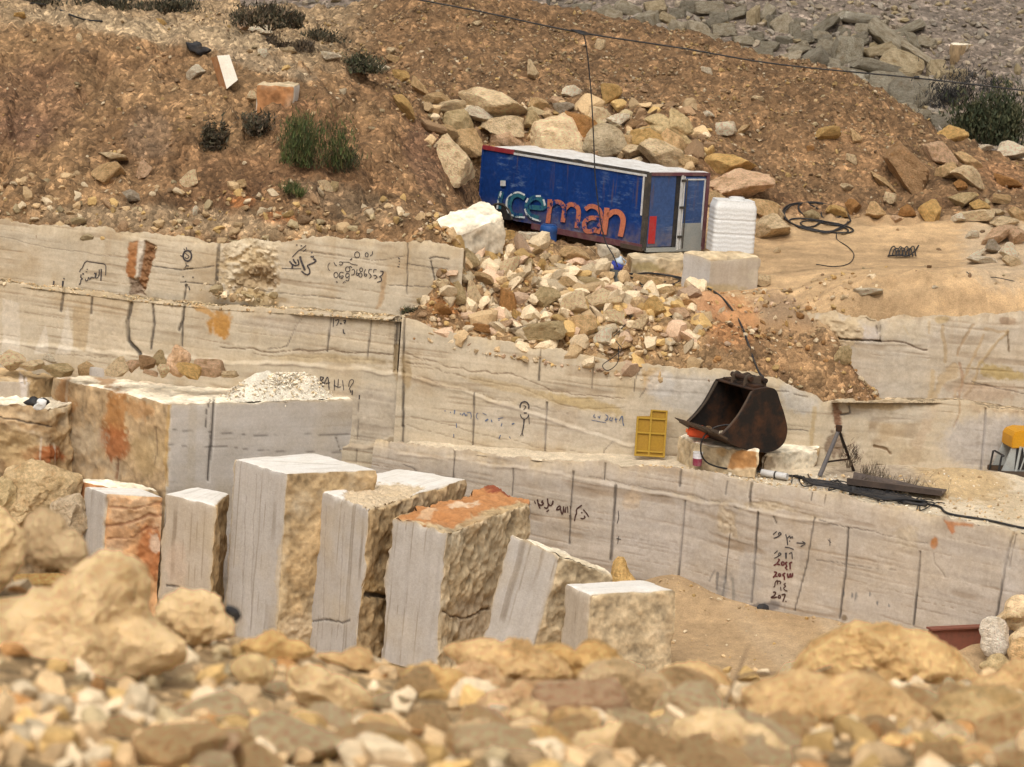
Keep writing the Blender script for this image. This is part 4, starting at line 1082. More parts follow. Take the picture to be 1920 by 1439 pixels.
blk['E'] = block('stone_block', (842, 997), (732, 970), (1003, 940), 48.2, D=(916, 912), sty=('sawn', 'roughpale', 'rough'), amp=.08, seed=16, lean=(-.06, 0), chip=.10, label='grey sawn block with a rusty orange uneven top', group=RB,
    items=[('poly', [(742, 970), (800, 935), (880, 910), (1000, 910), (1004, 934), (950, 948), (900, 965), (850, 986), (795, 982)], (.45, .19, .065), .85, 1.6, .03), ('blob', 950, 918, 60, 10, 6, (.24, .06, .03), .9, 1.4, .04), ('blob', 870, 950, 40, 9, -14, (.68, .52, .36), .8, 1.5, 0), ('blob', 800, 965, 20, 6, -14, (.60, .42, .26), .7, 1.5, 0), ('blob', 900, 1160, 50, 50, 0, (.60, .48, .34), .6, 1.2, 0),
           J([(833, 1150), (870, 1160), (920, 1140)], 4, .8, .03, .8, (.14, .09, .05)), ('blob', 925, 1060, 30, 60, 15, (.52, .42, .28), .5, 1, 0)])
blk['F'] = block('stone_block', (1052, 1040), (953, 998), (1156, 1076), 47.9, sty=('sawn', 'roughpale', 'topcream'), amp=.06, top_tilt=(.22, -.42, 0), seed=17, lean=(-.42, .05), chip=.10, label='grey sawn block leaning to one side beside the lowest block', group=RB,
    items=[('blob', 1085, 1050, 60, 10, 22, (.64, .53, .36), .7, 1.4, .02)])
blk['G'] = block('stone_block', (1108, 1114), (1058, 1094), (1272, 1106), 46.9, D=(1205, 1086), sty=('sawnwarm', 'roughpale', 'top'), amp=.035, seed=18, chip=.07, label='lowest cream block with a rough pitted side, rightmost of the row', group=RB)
blk['BB'] = block('bench_block', (317, 757), (98, 706), (672, 746), 52.5, D=(450, 690), sty=('brown', 'sawnlight', 'topcream'), amp=.05, seed=19, step=.035, streak='h', label='huge block left in the bench, rust-stained side and grey front', cat='stone block',
    items=[('blob', 215, 780, 26, 55, 5, (.38, .17, .05), .85, 1.8, 0), ('blob', 215, 830, 30, 34, 0, (.34, .12, .04), .9, 1.5, 0), ('blob', 125, 740, 14, 50, -8, (.38, .19, .07), .75, 1.8, 0), ('blob', 260, 770, 40, 20, 0, (.50, .27, .11), .6, 1.8, 0), ('blob', 200, 710, 20, 24, 0, (.36, .20, .09), .8, 1.5, 0),
           ('blob', 150, 830, 50, 30, 0, (.50, .40, .27), .7, 1.8, .01), ('blob', 280, 850, 40, 50, 0, (.42, .30, .15), .6, 1.5, 0), ('line', [(127, 705), (125, 800)], 3, (.52, .43, .32), .7, 0, .3), ('line', [(218, 860), (216, 900)], 4, (.20, .10, .05), .8, .02, .6), ('line', [(292, 800), (290, 870)], 4, (.22, .15, .09), .7, .01, .8),
           J([(401, 748), (396, 830), (390, 900)], 4.4, .9, .03, .1), J([(394, 750), (386, 780), (386, 800)], 2.6, .8, .01, .2), J([(315, 806), (400, 811), (480, 816), (660, 815)], 1.6, .55, .005, .4), J([(315, 835), (400, 837), (520, 846), (640, 848)], 1.6, .5, .005, .4), J([(630, 820), (640, 850)], 1.6, .5),
           ('poly', [(354, 760), (370, 760), (366, 900), (350, 900)], (.49, .425, .335), .5, .3, 0), ('line', [(316, 760), (312, 910)], 7, (.46, .30, .12), .7, 0, .8)])
# stepped rock at the left edge of the bench
blk['BL'] = block('bench_block', (95, 762), (-120, 744), (260, 730), 53.6, sty=('brown', 'rough', 'topcream'), amp=.10, seed=21, chip=.12, label='ochre stepped bedrock beside the huge bench block', cat='stone block',
    items=[('blob', 80, 855, 50, 18, 5, (.32, .10, .03), .95, 1.4, 0), ('poly', [(38, 790), (95, 792), (95, 812), (38, 800)], (.50, .33, .17), .7, 1.2, 0), ('blob', 30, 840, 60, 40, 0, (.50, .36, .18), .6, 1.6, 0), J([(0, 782), (60, 790), (95, 800)], 3, .8, .03, .5), ('line', [(78, 820), (76, 870)], 4, (.55, .46, .36), .7, 0, .3), ('line', [(102, 835), (100, 870)], 3, (.55, .46, .36), .7, 0, .3)])
blk['BL2'] = block('bench_block', (60, 712), (-160, 700), (140, 700), 54.2, sty=('sawnwarm', 'rough', 'rough'), amp=.09, seed=22, zb=1.5, chip=.1, label='weathered ledge of bedrock under loose stones at the left wall foot', cat='stone block',
    items=[('poly', [(36, 700), (52, 708), (50, 752), (40, 752)], (.58, .52, .47), .8, .5, .01), J([(0, 692), (40, 695), (75, 700)], 3, .8, .02, .6), J([(48, 690), (46, 720)], 4, .7, .02, .6, (.3, .22, .12))])
ALLB += [v[1] for v in blk.values()]
# ------------------------------------------------------------------ rocks one can tell apart
FGR = 'ochre rocks on the near mound'
NEAR = [
 ([(200,1033),(150,1052),(125,1075),(95,1100),(40,1118),(0,1122),(-60,1130),(-90,1200),(-40,1252),(30,1268),(110,1278),(150,1302),(225,1318),(250,1292),(270,1272),(320,1252),(350,1234),(366,1215),(350,1198),(312,1178),(287,1152),(286,1110),(280,1072),(240,1040)], 11.7, 'cream', 'biggest pale rock on the near mound, peaked like a thumb', .75),
 ([(-60,950),(25,968),(43,1000),(41,1050),(25,1085),(0,1112),(-70,1112)], 12.7, 'cream', 'pale pinkish rock at the left end of the near mound', .8),
 ([(45,985),(75,948),(100,955),(125,990),(165,1045),(130,1068),(95,1066),(50,1052)], 12.9, 'grey', 'grey-brown rock behind the thumb-shaped pale rock', .8),
 ([(288,1135),(320,1112),(370,1105),(405,1120),(422,1150),(447,1192),(400,1204),(340,1200),(300,1170)], 13.2, 'cream', 'cream rock with an orange face, near the beige streaked sawn block', .8),
 ([(115,1338),(150,1284),(166,1290),(182,1352),(160,1374),(120,1348)], 10.7, 'khaki', 'small triangular tan rock under the thumb-shaped rock', .7),
 ([(-50,1290),(20,1300),(45,1310),(72,1345),(66,1382),(20,1412),(-50,1405)], 10.4, 'ochre', 'ochre rock at the lower left corner', .8),
 ([(60,1402),(75,1376),(110,1380),(160,1400),(192,1432),(190,1475),(60,1475)], 10.0, 'tan', 'orange-tan rock beside the grey dome-shaped rock', .8),
 ([(218,1442),(258,1396),(300,1383),(347,1400),(390,1442),(380,1490),(220,1490)], 9.9, 'grey', 'smooth grey dome-shaped rock low on the near mound', .8),
 ([(342,1345),(375,1334),(420,1350),(466,1385),(471,1402),(420,1404),(370,1386),(345,1372)], 10.7, 'rust', 'rust-orange rock shaped like a loaf', .8),
 ([(440,1342),(460,1320),(520,1325),(502,1346),(470,1367),(445,1357)], 11.1, 'grey', 'flat grey-beige rock above the rust-orange loaf rock', .8),
 ([(500,1366),(520,1345),(560,1375),(606,1410),(600,1442),(530,1427)], 10.5, 'tan', 'tan slanting rock right of the thin white stone', .8),
 ([(545,1325),(580,1335),(612,1365),(642,1390),(626,1402),(570,1386)], 10.9, 'cream', 'cream slanting rock below the long cream slab', .8),
 ([(430,1247),(450,1231),(500,1237),(522,1258),(482,1287),(440,1272)], 11.9, 'khaki', 'drab rounded rock right of the thumb-shaped rock', .8),
 ([(538,1252),(575,1244),(620,1264),(662,1280),(708,1326),(660,1338),(600,1333),(548,1302)], 11.8, 'cream', 'long cream slab sloping down below the tallest sawn block', .8),
 ([(590,1226),(640,1225),(700,1244),(766,1255),(760,1268),(690,1268),(620,1248)], 13.5, 'tan', 'flat tan crest rock in front of the striped-top sawn block', .9),
 ([(758,1262),(795,1244),(830,1255),(882,1280),(870,1302),(800,1314),(750,1310)], 12.9, 'ochre', 'yellow-ochre rock in front of the rusty-topped sawn block', .8),
 ([(835,1212),(870,1200),(940,1205),(1010,1215),(1060,1240),(1082,1267),(1030,1283),(960,1287),(900,1272),(845,1238)], 13.6, 'tan', 'broad tan rock with a sharp left tip on the mound crest', .8),
 ([(853,1252),(900,1245),(940,1265),(952,1288),(880,1286)], 13.0, 'pink', 'reddish stone tucked under the broad tan crest rock', .7),
 ([(1000,1216),(1080,1222),(1160,1230),(1182,1246),(1120,1264),(1050,1264)], 13.8, 'ochre', 'low ochre crest rock in front of the lowest sawn block', .9),
 ([(1075,1282),(1090,1250),(1130,1237),(1200,1260),(1265,1290),(1292,1322),(1260,1338),(1180,1338),(1110,1323),(1078,1302)], 12.3, 'grey', 'large grey smooth rock lying below the lowest sawn block', .8),
 ([(958,1292),(1000,1278),(1070,1295),(1076,1322),(1000,1323),(888,1314)], 12.2, 'pink', 'flat pinkish slab left of the large grey smooth rock', .9),
 ([(950,1336),(970,1325),(1030,1340),(1026,1357),(975,1360)], 11.5, 'cream', 'small flat cream stone under the pinkish slab', .9),
 ([(1030,1342),(1080,1330),(1130,1345),(1126,1378),(1060,1378)], 11.2, 'tan', 'tan stone right below the large grey smooth rock', .8),
 ([(668,1352),(710,1340),(750,1355),(757,1387),(700,1393),(668,1378)], 10.8, 'tan', 'rounded tan stone below the yellow-ochre rock', .8),
 ([(888,1397),(920,1375),(980,1369),(1060,1385),(1088,1410),(1060,1450),(960,1450),(900,1434)], 10.2, 'ochre', 'grained ochre rock at the bottom edge of the view', .8),
 ([(1058,1397),(1120,1365),(1190,1359),(1232,1390),(1272,1430),(1240,1470),(1120,1470),(1080,1434)], 10.3, 'cream', 'cream rock beside the grained ochre rock', .8),
 ([(838,1362),(880,1355),(932,1365),(922,1383),(850,1383)], 10.9, 'grey', 'small grey stone above the grained ochre rock', .8),
 ([(1476,1258),(1490,1225),(1530,1195),(1570,1178),(1640,1171),(1700,1180),(1755,1192),(1790,1220),(1820,1250),(1838,1278),(1800,1290),(1700,1290),(1600,1285),(1530,1280)], 14.4, (.70, .485, .24), 'big humped ochre boulder on the mound before the red steel beam', .8),
 ([(1238,1262),(1280,1244),(1330,1249),(1377,1280),(1372,1324),(1300,1324),(1250,1304)], 13.3, 'tan', 'orange-tan rock beside the dry stalk', .8),
 ([(1380,1292),(1450,1267),(1560,1274),(1680,1290),(1742,1330),(1762,1362),(1700,1393),(1600,1404),(1480,1398),(1420,1362),(1390,1332)], 11.7, 'tan', 'widest tan rock below the big humped boulder', .75),
 ([(1738,1332),(1780,1300),(1850,1289),(1920,1300),(1995,1320),(1995,1424),(1900,1424),(1830,1404),(1770,1362)], 11.3, 'khaki', 'dark olive-tan rock at the right edge of the near mound', .8),
 ([(1248,1372),(1300,1335),(1340,1329),(1400,1355),(1460,1390),(1512,1432),(1480,1475),(1380,1475),(1280,1446),(1253,1404)], 10.4, 'cream', 'large cream rock below the dry stalk', .8),
 ([(1738,1371),(1775,1359),(1822,1400),(1790,1413),(1755,1403)], 10.9, 'white', 'white-edged stone wedged beneath the olive-tan rock', .8),
 ([(1638,1402),(1700,1380),(1742,1400),(1737,1444),(1660,1454)], 10.6, 'ochre', 'ochre stone under the widest tan rock', .8),
 ([(1758,1433),(1800,1405),(1870,1410),(1962,1440),(1900,1485),(1770,1485)], 10.0, 'tan', 'tan rock at the lower right corner', .8),
 ([(1598,1417),(1640,1404),(1652,1430),(1610,1443)], 10.5, 'coolgrey', 'small bluish-grey stone under the widest tan rock', .8),
 ([(1818,1282),(1870,1262),(1960,1268),(1995,1300),(1900,1308),(1840,1303)], 12.9, 'tan', 'low tan rock right of the big humped boulder', .8),
 ([(445,1205),(480,1195),(540,1200),(590,1222),(560,1238),(480,1232)], 13.1, 'ochre', 'ochre crest rock in front of the tallest sawn block', .8),
]
for i, (o_, Y, c_, lab, dk) in enumerate(NEAR):
    orock(o_, Y, lerp(np.array(PAL[c_] if isinstance(c_, str) else c_), np.array((.72, .53, .31)), .35) * np.array((1.08, 1.06, 1.0)), lab, 'rock', dk, i + 1, M_ROCK_NEAR, 5, FGR, bumpy=.10)
for cx, cy, w_, h_, r_, c_, lab in [(325,1168,46,16,5,'white','small white sliver on the cream rock with the orange face'), (322,1188,64,22,5,'cream','low cream stone leaning on the thumb-shaped rock'), (80,1092,110,44,0,'ochre','ochre stone between the pale rocks at the left end'),
        (485,1398,30,76,-10,'white','thin upright white stone beside the rust-orange loaf rock'), (275,1320,36,46,15,'pink','small pinkish white stone under the thumb-shaped rock'), (385,1286,36,28,0,'rust','small orange stone in a hollow'), (350,1303,34,20,10,'white','small whitish chip in the hollow beside an orange stone')]:
    rock(cx, cy, w_, h_, r_, c_, lab, HFG, kind='mid', mat=M_ROCK_NEAR, group=FGR)
names = ['tan', 'cream', 'tan', 'cream', 'pink', 'cream', 'tan', 'cream', 'tan', 'ochre']
rs = random.Random(5)
for i in range(86):
    py = rs.uniform(1262, 1436); px = rs.uniform(180, 1940)
    if py < 1330 and px < 420: continue
    k = 46 + 58 * rs.random() ** 1.5 + (py - 1280) * .26
    cn = rs.choice(names)
    rock(px, py, k * rs.uniform(1, 1.8), k * rs.uniform(.6, 1.05), rs.uniform(-25, 35), cn, 'small loose stone among the larger rocks of the near mound', HFG, kind='small', mat=M_ROCK_NEAR, group='small loose stones of the near mound')
n = 2400
rr = np.random.RandomState(3)
x = rr.uniform(-4.2, 4.2, n); y = rr.uniform(8.2, 16.5, n)
gravel('gravel', V3(x, y, FGZ(x, y)), .025 + .11 * rr.random_sample(n) ** 1.8, rcols(n, ['tan', 'cream', 'ochre', 'khaki', 'rust', 'tan', 'tan'], 4, .85), 'loose ochre gravel covering the near mound', 2, 5)

n = 300; rr = np.random.RandomState(13)
px = rr.uniform(-40, 1980, n); py = rr.uniform(1255, 1439, n); py = np.where(px < 420, rr.uniform(1310, 1439, n), py)
q = np.array([P(a, b, HFG(a, b)) for a, b in zip(px, py)])
gravel('broken_stone', q, .05 + .13 * rr.random_sample(n) ** 1.3, rcols(n, ['tan', 'cream', 'tan', 'ochre', 'tan', 'tan', 'cream'], 14, .92), 'broken cream and tan stones packed between the rocks of the near mound', 3, 15, .75, .1)
# --- boulders dumped behind the blue truck body
BB_ = 'boulders heaped behind the blue truck body'
for cx, cy, w_, h_, r_, c_, lab in [
    (818,183,50,22,4,'tan','small tan boulder at the left end of the heap, upper of two'), (832,198,62,26,-3,'cream','long cream boulder at the left end of the heap, lower of two'), (882,180,38,16,0,'cream','flat cream slab lying above the boulder heap'),
    (925,192,112,52,12,'cream','broad cream slab over the dark gap in the boulder heap'), (893,214,66,24,10,'white','white-edged slab bridging the dark gap'), (856,226,62,50,20,'khaki','drab boulder left of the dark gap'), (947,236,70,42,18,'cream','cream boulder right of the dark gap'),
    (948,258,62,40,0,'pink','pinkish knobbly boulder just above the truck body'), (876,262,54,48,30,'tan','tan boulder above the left end of the truck body'), (850,296,76,62,35,'cream','pale boulder left of the truck body'), (840,246,36,26,0,'tan','small tan boulder beside the drab one'),
    (1042,250,108,78,10,'cream','largest cream boulder behind the truck body, rust at its foot'), (1085,228,52,44,0,'rust','rust-tinted boulder between the largest boulder and the flat-faced slab'), (1122,212,44,32,0,'cream','cream boulder behind the flat-faced slab'),
    (1160,222,38,26,0,'white','white boulder right of the hanging cable'), (1184,232,34,26,20,'brown','brown angular boulder below the roof-shaped slab'), (1213,258,58,48,15,'ochre','round ochre boulder under the roof-shaped slab'), (1250,286,88,44,18,'cream','cream boulder behind the right end of the truck body'),
    (1188,282,60,28,-5,'cream','low cream boulder behind the roof of the truck body'), (1186,262,34,28,0,'tan','small tan boulder right of the flat-faced slab'), (1262,262,50,36,30,'tan','tan boulder right of the round ochre one'), (1146,170,36,40,10,'ochre','orange boulder on the gravel above the heap'),
    (1060,200,36,24,0,'coolgrey','grey stone above the largest boulder'), (1045,188,26,18,0,'pink','pinkish stone above the largest boulder'), (1012,194,34,22,0,'tan','tan stone in the gravel above the heap'), (998,225,34,34,0,'khaki','drab stone left of the largest boulder'), (1072,168,30,22,-20,'white','white stone on the gravel above the heap'),
    (902,292,36,28,0,'tan','tan boulder touching the left corner of the truck body'), (1285,300,40,30,20,'tan','tan boulder behind the right corner of the truck body'), (1365,306,86,40,2,'ochre','ochre boulder above the white tank'), (1386,340,98,48,-8,'pink','pinkish smooth boulder right behind the white tank'),
    (1432,388,52,34,35,'tan','tan slab right of the white tank'), (1438,424,68,42,-8,'cream','pale flat-topped boulder right of the white tank'), (1455,398,30,22,0,'cream','small cream stone behind the pale flat-topped boulder'), (1340,372,34,30,0,'tan','tan stone between truck body and white tank')]:
    rock(cx, cy, w_ * 1.2, h_ * 1.2, r_, c_, lab, HUP, group=BB_, sink=.42)
orock([(1092,282),(1098,258),(1125,232),(1150,236),(1172,262),(1178,284),(1150,292),(1110,292)], HUP(1135, 296), (.45,.37,.255), 'flat-faced sawn grey-beige slab standing behind the truck body', 'rock', .35, 41, M_ROCK, 5, BB_, bumpy=.012, facet=.15)
orock([(1197,240),(1205,225),(1255,202),(1275,212),(1300,250),(1313,276),(1304,278),(1282,256),(1255,226),(1222,236)], HUP(1260, 270) , 'khaki', 'roof-shaped bent slab leaning on the boulder heap', 'rock', .5, 42, M_ROCK, 5, BB_, bumpy=.03)
n = 260; rr = np.random.RandomState(71)
px = rr.uniform(800, 1330, n); py = rr.uniform(185, 305, n) + (px - 1000) * .06
q = np.array([P(a, b, HUP(a, b)) for a, b in zip(px, py)])
gravel('gravel', q, .10 + .32 * rr.random_sample(n) ** 1.6, rcols(n, ['tan', 'cream', 'tan', 'khaki', 'ochre', 'brown'], 72, .8), 'broken stones packed between the boulders behind the truck body', 3, 73)
# --- gravel mound and its foot
MR = 'rocks lying on the gravel mound'
for cx, cy, w_, h_, r_, c_, lab in [
    (1703,312,98,72,35,'brown','biggest brown boulder at the foot of the gravel mound'), (1775,320,52,38,5,'tan','tan boulder right of the biggest brown one'), (1762,282,42,64,-30,'pink','upright reddish boulder above the tan one'), (1812,330,84,38,30,'cream','long cream boulder sloping to the right'),
    (1806,370,54,32,0,'khaki','drab flat boulder under the long cream one'), (1820,304,72,28,28,'tan','tan boulder above the long cream one'), (1832,402,66,28,-12,'cream','cream slab at the edge of the terrace'), (1835,384,36,26,0,'ochre','ochre stone on the cream slab'),
    (1748,390,50,52,0,'ochre','squat orange boulder on the terrace edge'), (1640,394,42,36,0,'tan','two-toned tan boulder on the terrace edge'), (1700,394,36,26,0,'rust','rusty boulder left of the squat orange one'), (1783,250,54,38,-10,'ochre','ochre boulder on the mound near the dark bush'),
    (1893,282,74,40,-12,'white','whitish boulder below the dark bush'), (1848,276,30,14,-15,'white','white chip beside the whitish boulder'), (1360,242,42,30,0,'white','whitish hollowed stone on the gravel mound'), (1390,246,38,14,-42,'tan','thin tan stone beside the hollowed one'),
    (1325,131,22,16,0,'white','lone white square stone high on the mound'), (1548,246,50,28,-5,'ochre','bright ochre stone on the mound'), (1605,256,22,34,-25,'tan','upright tan stone on the mound'), (1597,296,20,22,0,'cream','cream square stone low on the mound'), (1423,184,28,12,5,'cream','thin cream stone on the mound'),
    (1325,213,28,14,0,'white','white stone above the hollowed one'), (998,130,22,42,-8,'cream','upright pale stone on the slope above the boulder heap'), (1125,84,20,24,20,'cream','pale block high on the slope left of the hanging cable'), (1520,278,16,20,0,'rust','small orange stone left of the bright ochre one'),
    (1585,350,28,18,0,'cream','cream stone at the foot of the mound'), (1655,340,60,16,40,'tan','thin tan ledge stone beside the biggest brown boulder'), (1720,350,26,16,0,'cream','pale stone under the biggest brown boulder'), (1668,372,26,24,20,'cream','cream stone behind the rusty boulder'), (1800,345,24,24,0,'rust','rusty stone beside the drab flat boulder'),
    (1570,395,44,24,10,'ochre','ochre stone inside the cable coil'), (1520,402,40,22,0,'khaki','drab stone inside the cable coil'), (1600,385,30,34,0,'rust','rusty stone behind the cable coil'), (1680,410,24,18,0,'pink','pinkish stone at the terrace edge'), (1876,374,40,22,10,'tan','tan stone right of the drab flat boulder'), (1890,340,60,24,20,'rust','rusty boulder at the right edge of the mound'),
    (757,141,46,26,25,'ochre','ochre rock on the shoulder of the bank'), (718,128,28,18,0,'white','white rock on the shoulder of the bank'), (700,118,30,20,10,'cream','cream rock beside the white one on the shoulder'), (790,165,52,20,50,'tan','tan slab on the right flank of the bank'), (760,200,60,26,50,'ochre','ochre ledge rock on the right flank of the bank'), (740,110,30,18,10,'tan','tan rock above the shoulder of the bank'), (895,43,20,14,0,'cream','pale stone near the top of the slope'), (735,95,26,18,0,'cream','cream stone at the foot of the upper slope')]:
    rock(cx, cy, w_, h_, r_, c_, lab, HUP, group=MR, sink=.45)
# stones at the right edge of the terrace
TR = 'pale stones piled at the right edge of the terrace'
for cx, cy, w_, h_, r_, c_, lab in [(1868,440,90,30,-32,'pink','long pinkish slab in the pale stone pile'), (1860,462,36,30,0,'coolgrey','grey stone under the long pinkish slab'), (1834,474,34,16,-20,'white','white stone at the left tip of the pale pile'), (1845,486,60,18,5,'white','low white stone along the front of the pale pile'),
        (1890,470,44,34,20,'white','white block in the pale pile'), (1900,488,40,24,10,'cream','cream stone below the white block'), (1905,440,40,40,0,'pink','pinkish block at the right edge'), (1880,415,50,24,-10,'cream','cream stone on top of the pale pile'), (1795,408,30,20,0,'white','white stone left of the cream slab'), (1822,438,24,18,0,'white','white stone in sand left of the pale pile'), (1910,400,40,26,20,'tan','tan stone behind the pale pile'), (1870,398,30,18,0,'cream','small cream stone behind the pale pile')]:
    rock(cx, cy, w_, h_, r_, c_, lab, HUP, group=TR, sink=.45)
SR = 'single stones lying on the sandy terrace'
for cx, cy, w_, h_, r_, c_, lab in [(1632,545,60,18,0,'white','whitish flat stone in the middle of the sandy terrace'), (1585,558,18,12,0,'cream','small stone left of the whitish flat stone'), (1754,539,14,9,0,'white','tiny white stone on the open sand'), (1475,545,22,6,5,'cream','flat pale chip near the big support block'), (1455,470,16,12,-20,'cream','pale stone beside the concrete-like support block'), (1520,540,12,8,0,'cream','tiny pale stone on the sand'),
        (1425,525,40,26,15,'cream','broken cream corner stone leaning on the support block'), (1620,672,48,52,2,'grey','square brown-grey block jutting from the upper right face'), (1580,660,30,40,10,'khaki','cracked drab rock beside the square jutting block')]:
    rock(cx, cy, w_, h_, r_, c_, lab, HUP, group=SR, sink=.45)
# --- rubble heap in front of the truck body
RH = 'rubble heap below the blue truck body'
for cx, cy, w_, h_, r_, c_, lab in [
    (873,484,50,48,-15,'khaki','grey-tan boulder under the big white slab'), (945,440,44,26,15,'ochre','orange stone right of the big white slab'), (1000,445,60,34,-5,'white','knobbly white stone in front of the blue barrel'), (1000,468,40,28,0,'tan','tan stone under the knobbly white one'), (907,492,24,32,15,'cream','narrow cream stone beside the grey-tan boulder'), (953,495,32,50,28,'cream','tall pale stone in the upper heap'),
    (992,492,20,18,0,'khaki','small round stone in the upper heap'), (1023,480,26,22,0,'cream','small cream stone in the upper heap'), (1017,498,20,30,15,'ochre','yellowish stone below the small cream one'), (1080,478,64,36,12,'tan','crumbly tan lump at the heap top'), (1042,508,34,20,10,'cream','flat cream stone mid heap'), (1070,513,24,16,0,'cream','small cream stone mid heap'),
    (1110,530,58,36,10,'khaki','drab angular boulder left of the dark bag'), (1065,530,46,26,0,'tan','tan boulder left of the drab angular one'), (905,520,48,22,12,'tan','long tan stone in the left part of the heap'), (853,546,40,50,15,'khaki','drab leaning stone at the left end of the heap'), (888,550,32,58,-6,'cream','pointed pale stone standing at the left of the heap'), (902,536,18,16,0,'white','white chip behind the pointed pale stone'),
    (955,562,34,60,0,'rust','pointed rust-brown stone in the middle of the heap'), (968,520,44,26,-12,'cream','cream stone above the rust-brown pointed one'), (998,522,28,24,0,'tan','tan stone above the grey wedge'), (1020,555,60,42,-28,'khaki','grey-tan wedge in the heap centre'), (1075,566,56,56,10,'cream','cream boulder with rust cheek in the heap'), (1130,558,66,42,-5,'cream','broad cream stone right of the rust-cheeked boulder'),
    (1165,545,46,34,25,'cream','cream stone below the dark bag'), (943,612,40,22,-40,'pink','rust-and-white stone at the heap foot'), (975,616,42,15,-12,'grey','low grey stone at the heap foot'), (1024,616,82,46,-18,'khaki','largest drab stone at the heap foot'), (1098,606,64,56,20,'tan','big tan boulder at the heap foot'), (1130,628,34,46,30,'white','white leaning stone at the right of the heap foot'),
    (1150,592,50,40,30,'cream','cream stone above the white leaning one'), (1163,642,44,28,0,'tan','tan stone at the right end of the heap foot'), (828,578,40,26,0,'rust','crumbly rust-red stone at the left foot of the heap'), (900,612,56,20,5,'rust','long rusty stone at the heap foot'), (970,590,20,24,10,'ochre','small ochre stone at the heap foot'), (1020,588,18,26,0,'white','white upright chip above the largest drab stone'),
    (1222,577,50,50,-8,'ochre','yellow-ochre angular boulder in the right of the heap'), (1192,558,38,26,20,'cream','cream stone left of the yellow-ochre boulder'), (1252,545,42,28,0,'tan','tan stone under the hose tangle'), (1262,562,32,24,0,'cream','cream stone right of the yellow-ochre boulder'), (1200,605,44,30,-25,'cream','cream stone below the yellow-ochre boulder'), (1215,525,60,26,5,'tan','tan slab under the hose loops'), (1278,585,50,30,15,'pink','reddish stone above the rusty scree'), (1290,570,30,24,0,'rust','rusty stone beside the hanging hose'), (860,510,28,30,0,'tan','tan stone under the grey-tan boulder'), (1140,488,40,30,0,'grey','grey stone beside the blue jug'), (832,530,26,26,-15,'cream','cream flake at the wall end'), (1187,585,26,20,0,'white','white chip in the right of the heap'), (985,545,22,18,0,'tan','tan chip beside the grey-tan wedge'), (930,545,26,16,0,'brown','brown stone in the heap shadow'),
    (790,563,36,18,0,'khaki','mossy stone on the ledge beside the heap')]:
    rock(cx, cy, w_, h_, r_, c_, lab, HUP, group=RH, sink=.3)
# --- left bank
LB = 'stones on the earth bank'
for cx, cy, w_, h_, r_, c_, lab in [
    (365,135,40,30,-15,'white','white wedge-shaped stone under the black plastic scrap'), (475,180,28,22,0,'cream','cream stone left of the rusty-sided block'), (203,320,74,50,-8,'tan','large tan stone in the middle of the bank'), (270,318,32,34,-35,'pink','small pinkish wedge right of the large tan stone'), (355,335,34,38,0,'cream','whitish stone low on the bank'), (242,366,46,26,0,'coolgrey','grey stone low on the bank'),
    (367,393,13,22,20,'white','small upright white stone near the bank foot'), (610,346,22,32,-25,'cream','cream stone right of the green tuft'), (455,45,30,26,0,'pink','pinkish rock beside the track'), (490,55,48,20,12,'white','white flat rock beside the track'), (493,100,20,20,0,'white','small white rock on the bank shoulder'), (622,104,42,18,10,'white','white rock beside the low dark shrub'),
    (215,292,60,18,12,'cream','flat pale stone above the large tan one'), (450,345,30,20,0,'tan','tan stone on the lower bank'), (625,350,18,24,20,'khaki','drab stone beside the cream one at the bank foot'), (300,40,24,16,0,'ochre','ochre stone on the track'), (35,27,30,14,0,'ochre','ochre mound of stone at the track edge'), (540,95,30,14,0,'cream','cream stone under the dry shrub'), (330,165,18,14,0,'tan','tan stone below the white wedge'), (150,70,14,26,-20,'cream','pale upright stone high on the bank')]:
    rock(cx, cy, w_, h_, r_, c_, lab, HUP, group=LB, sink=.3)
n = 46; rr = np.random.RandomState(81)
px = rr.normal(452, 36, n); py = 560 + (px - 400) * .09 - np.abs(rr.normal(0, 11, n)); q = P(px, py, np.full(n, 55.25))
gravel('gravel', q, .05 + .16 * rr.random_sample(n) ** 1.6, rcols(n, ['cream', 'tan', 'cream', 'khaki'], 82, .85), 'broken stones slid down onto the left ledge', 2, 83)
# --- stones on the bench
BR = 'stones lying on the bench behind the sawn blocks'
def bench(px, py): return 54.1
for cx, cy, w_, h_, r_, c_, lab, Y in [(220,688,46,40,-10,'cream','white and rust stone on the huge bench block', 53.6), (278,676,36,32,15,'brown','brown rounded stone on the huge bench block', 53.7), (248,682,34,28,0,'pink','reddish stone between the white and the brown ones', 53.9), (283,698,28,13,5,'pink','flat reddish chip on the bench block', 53.5), (306,692,26,28,0,'cream','cream wedge below the pointed pink stone', 53.5), (300,672,34,36,20,'khaki','drab stone behind the cream wedge', 54.0),
        (356,692,52,34,35,'ochre','orange wedge under the pointed pink stone', 53.4), (392,690,62,40,5,'pink','broad pinkish stone right of the pointed one', 53.7), (430,702,34,16,0,'cream','pale lump of crushed stone on the bench', 53.6), (115,690,70,30,5,'khaki','drab flat stone left of the grey cut stone', 54.0), (65,682,60,22,-5,'cream','pale stone on the weathered ledge', 54.3), (160,690,40,30,0,'tan','tan stone beside the grey cut stone', 54.1), (95,672,30,18,15,'white','white flake on the weathered ledge', 54.5), (20,672,50,40,-10,'cream','whitish stone at the far left of the ledge', 54.4)]:
    rock(cx, cy, w_, h_, r_, c_, lab, None, Y, group=BR)
orock([(316,694),(322,660),(328,645),(345,655),(357,664),(356,682),(340,708),(325,705)], 53.7, 'pink', 'tall pointed pink stone on the huge bench block', 'rock', .8, 51, M_ROCK, 5, BR)
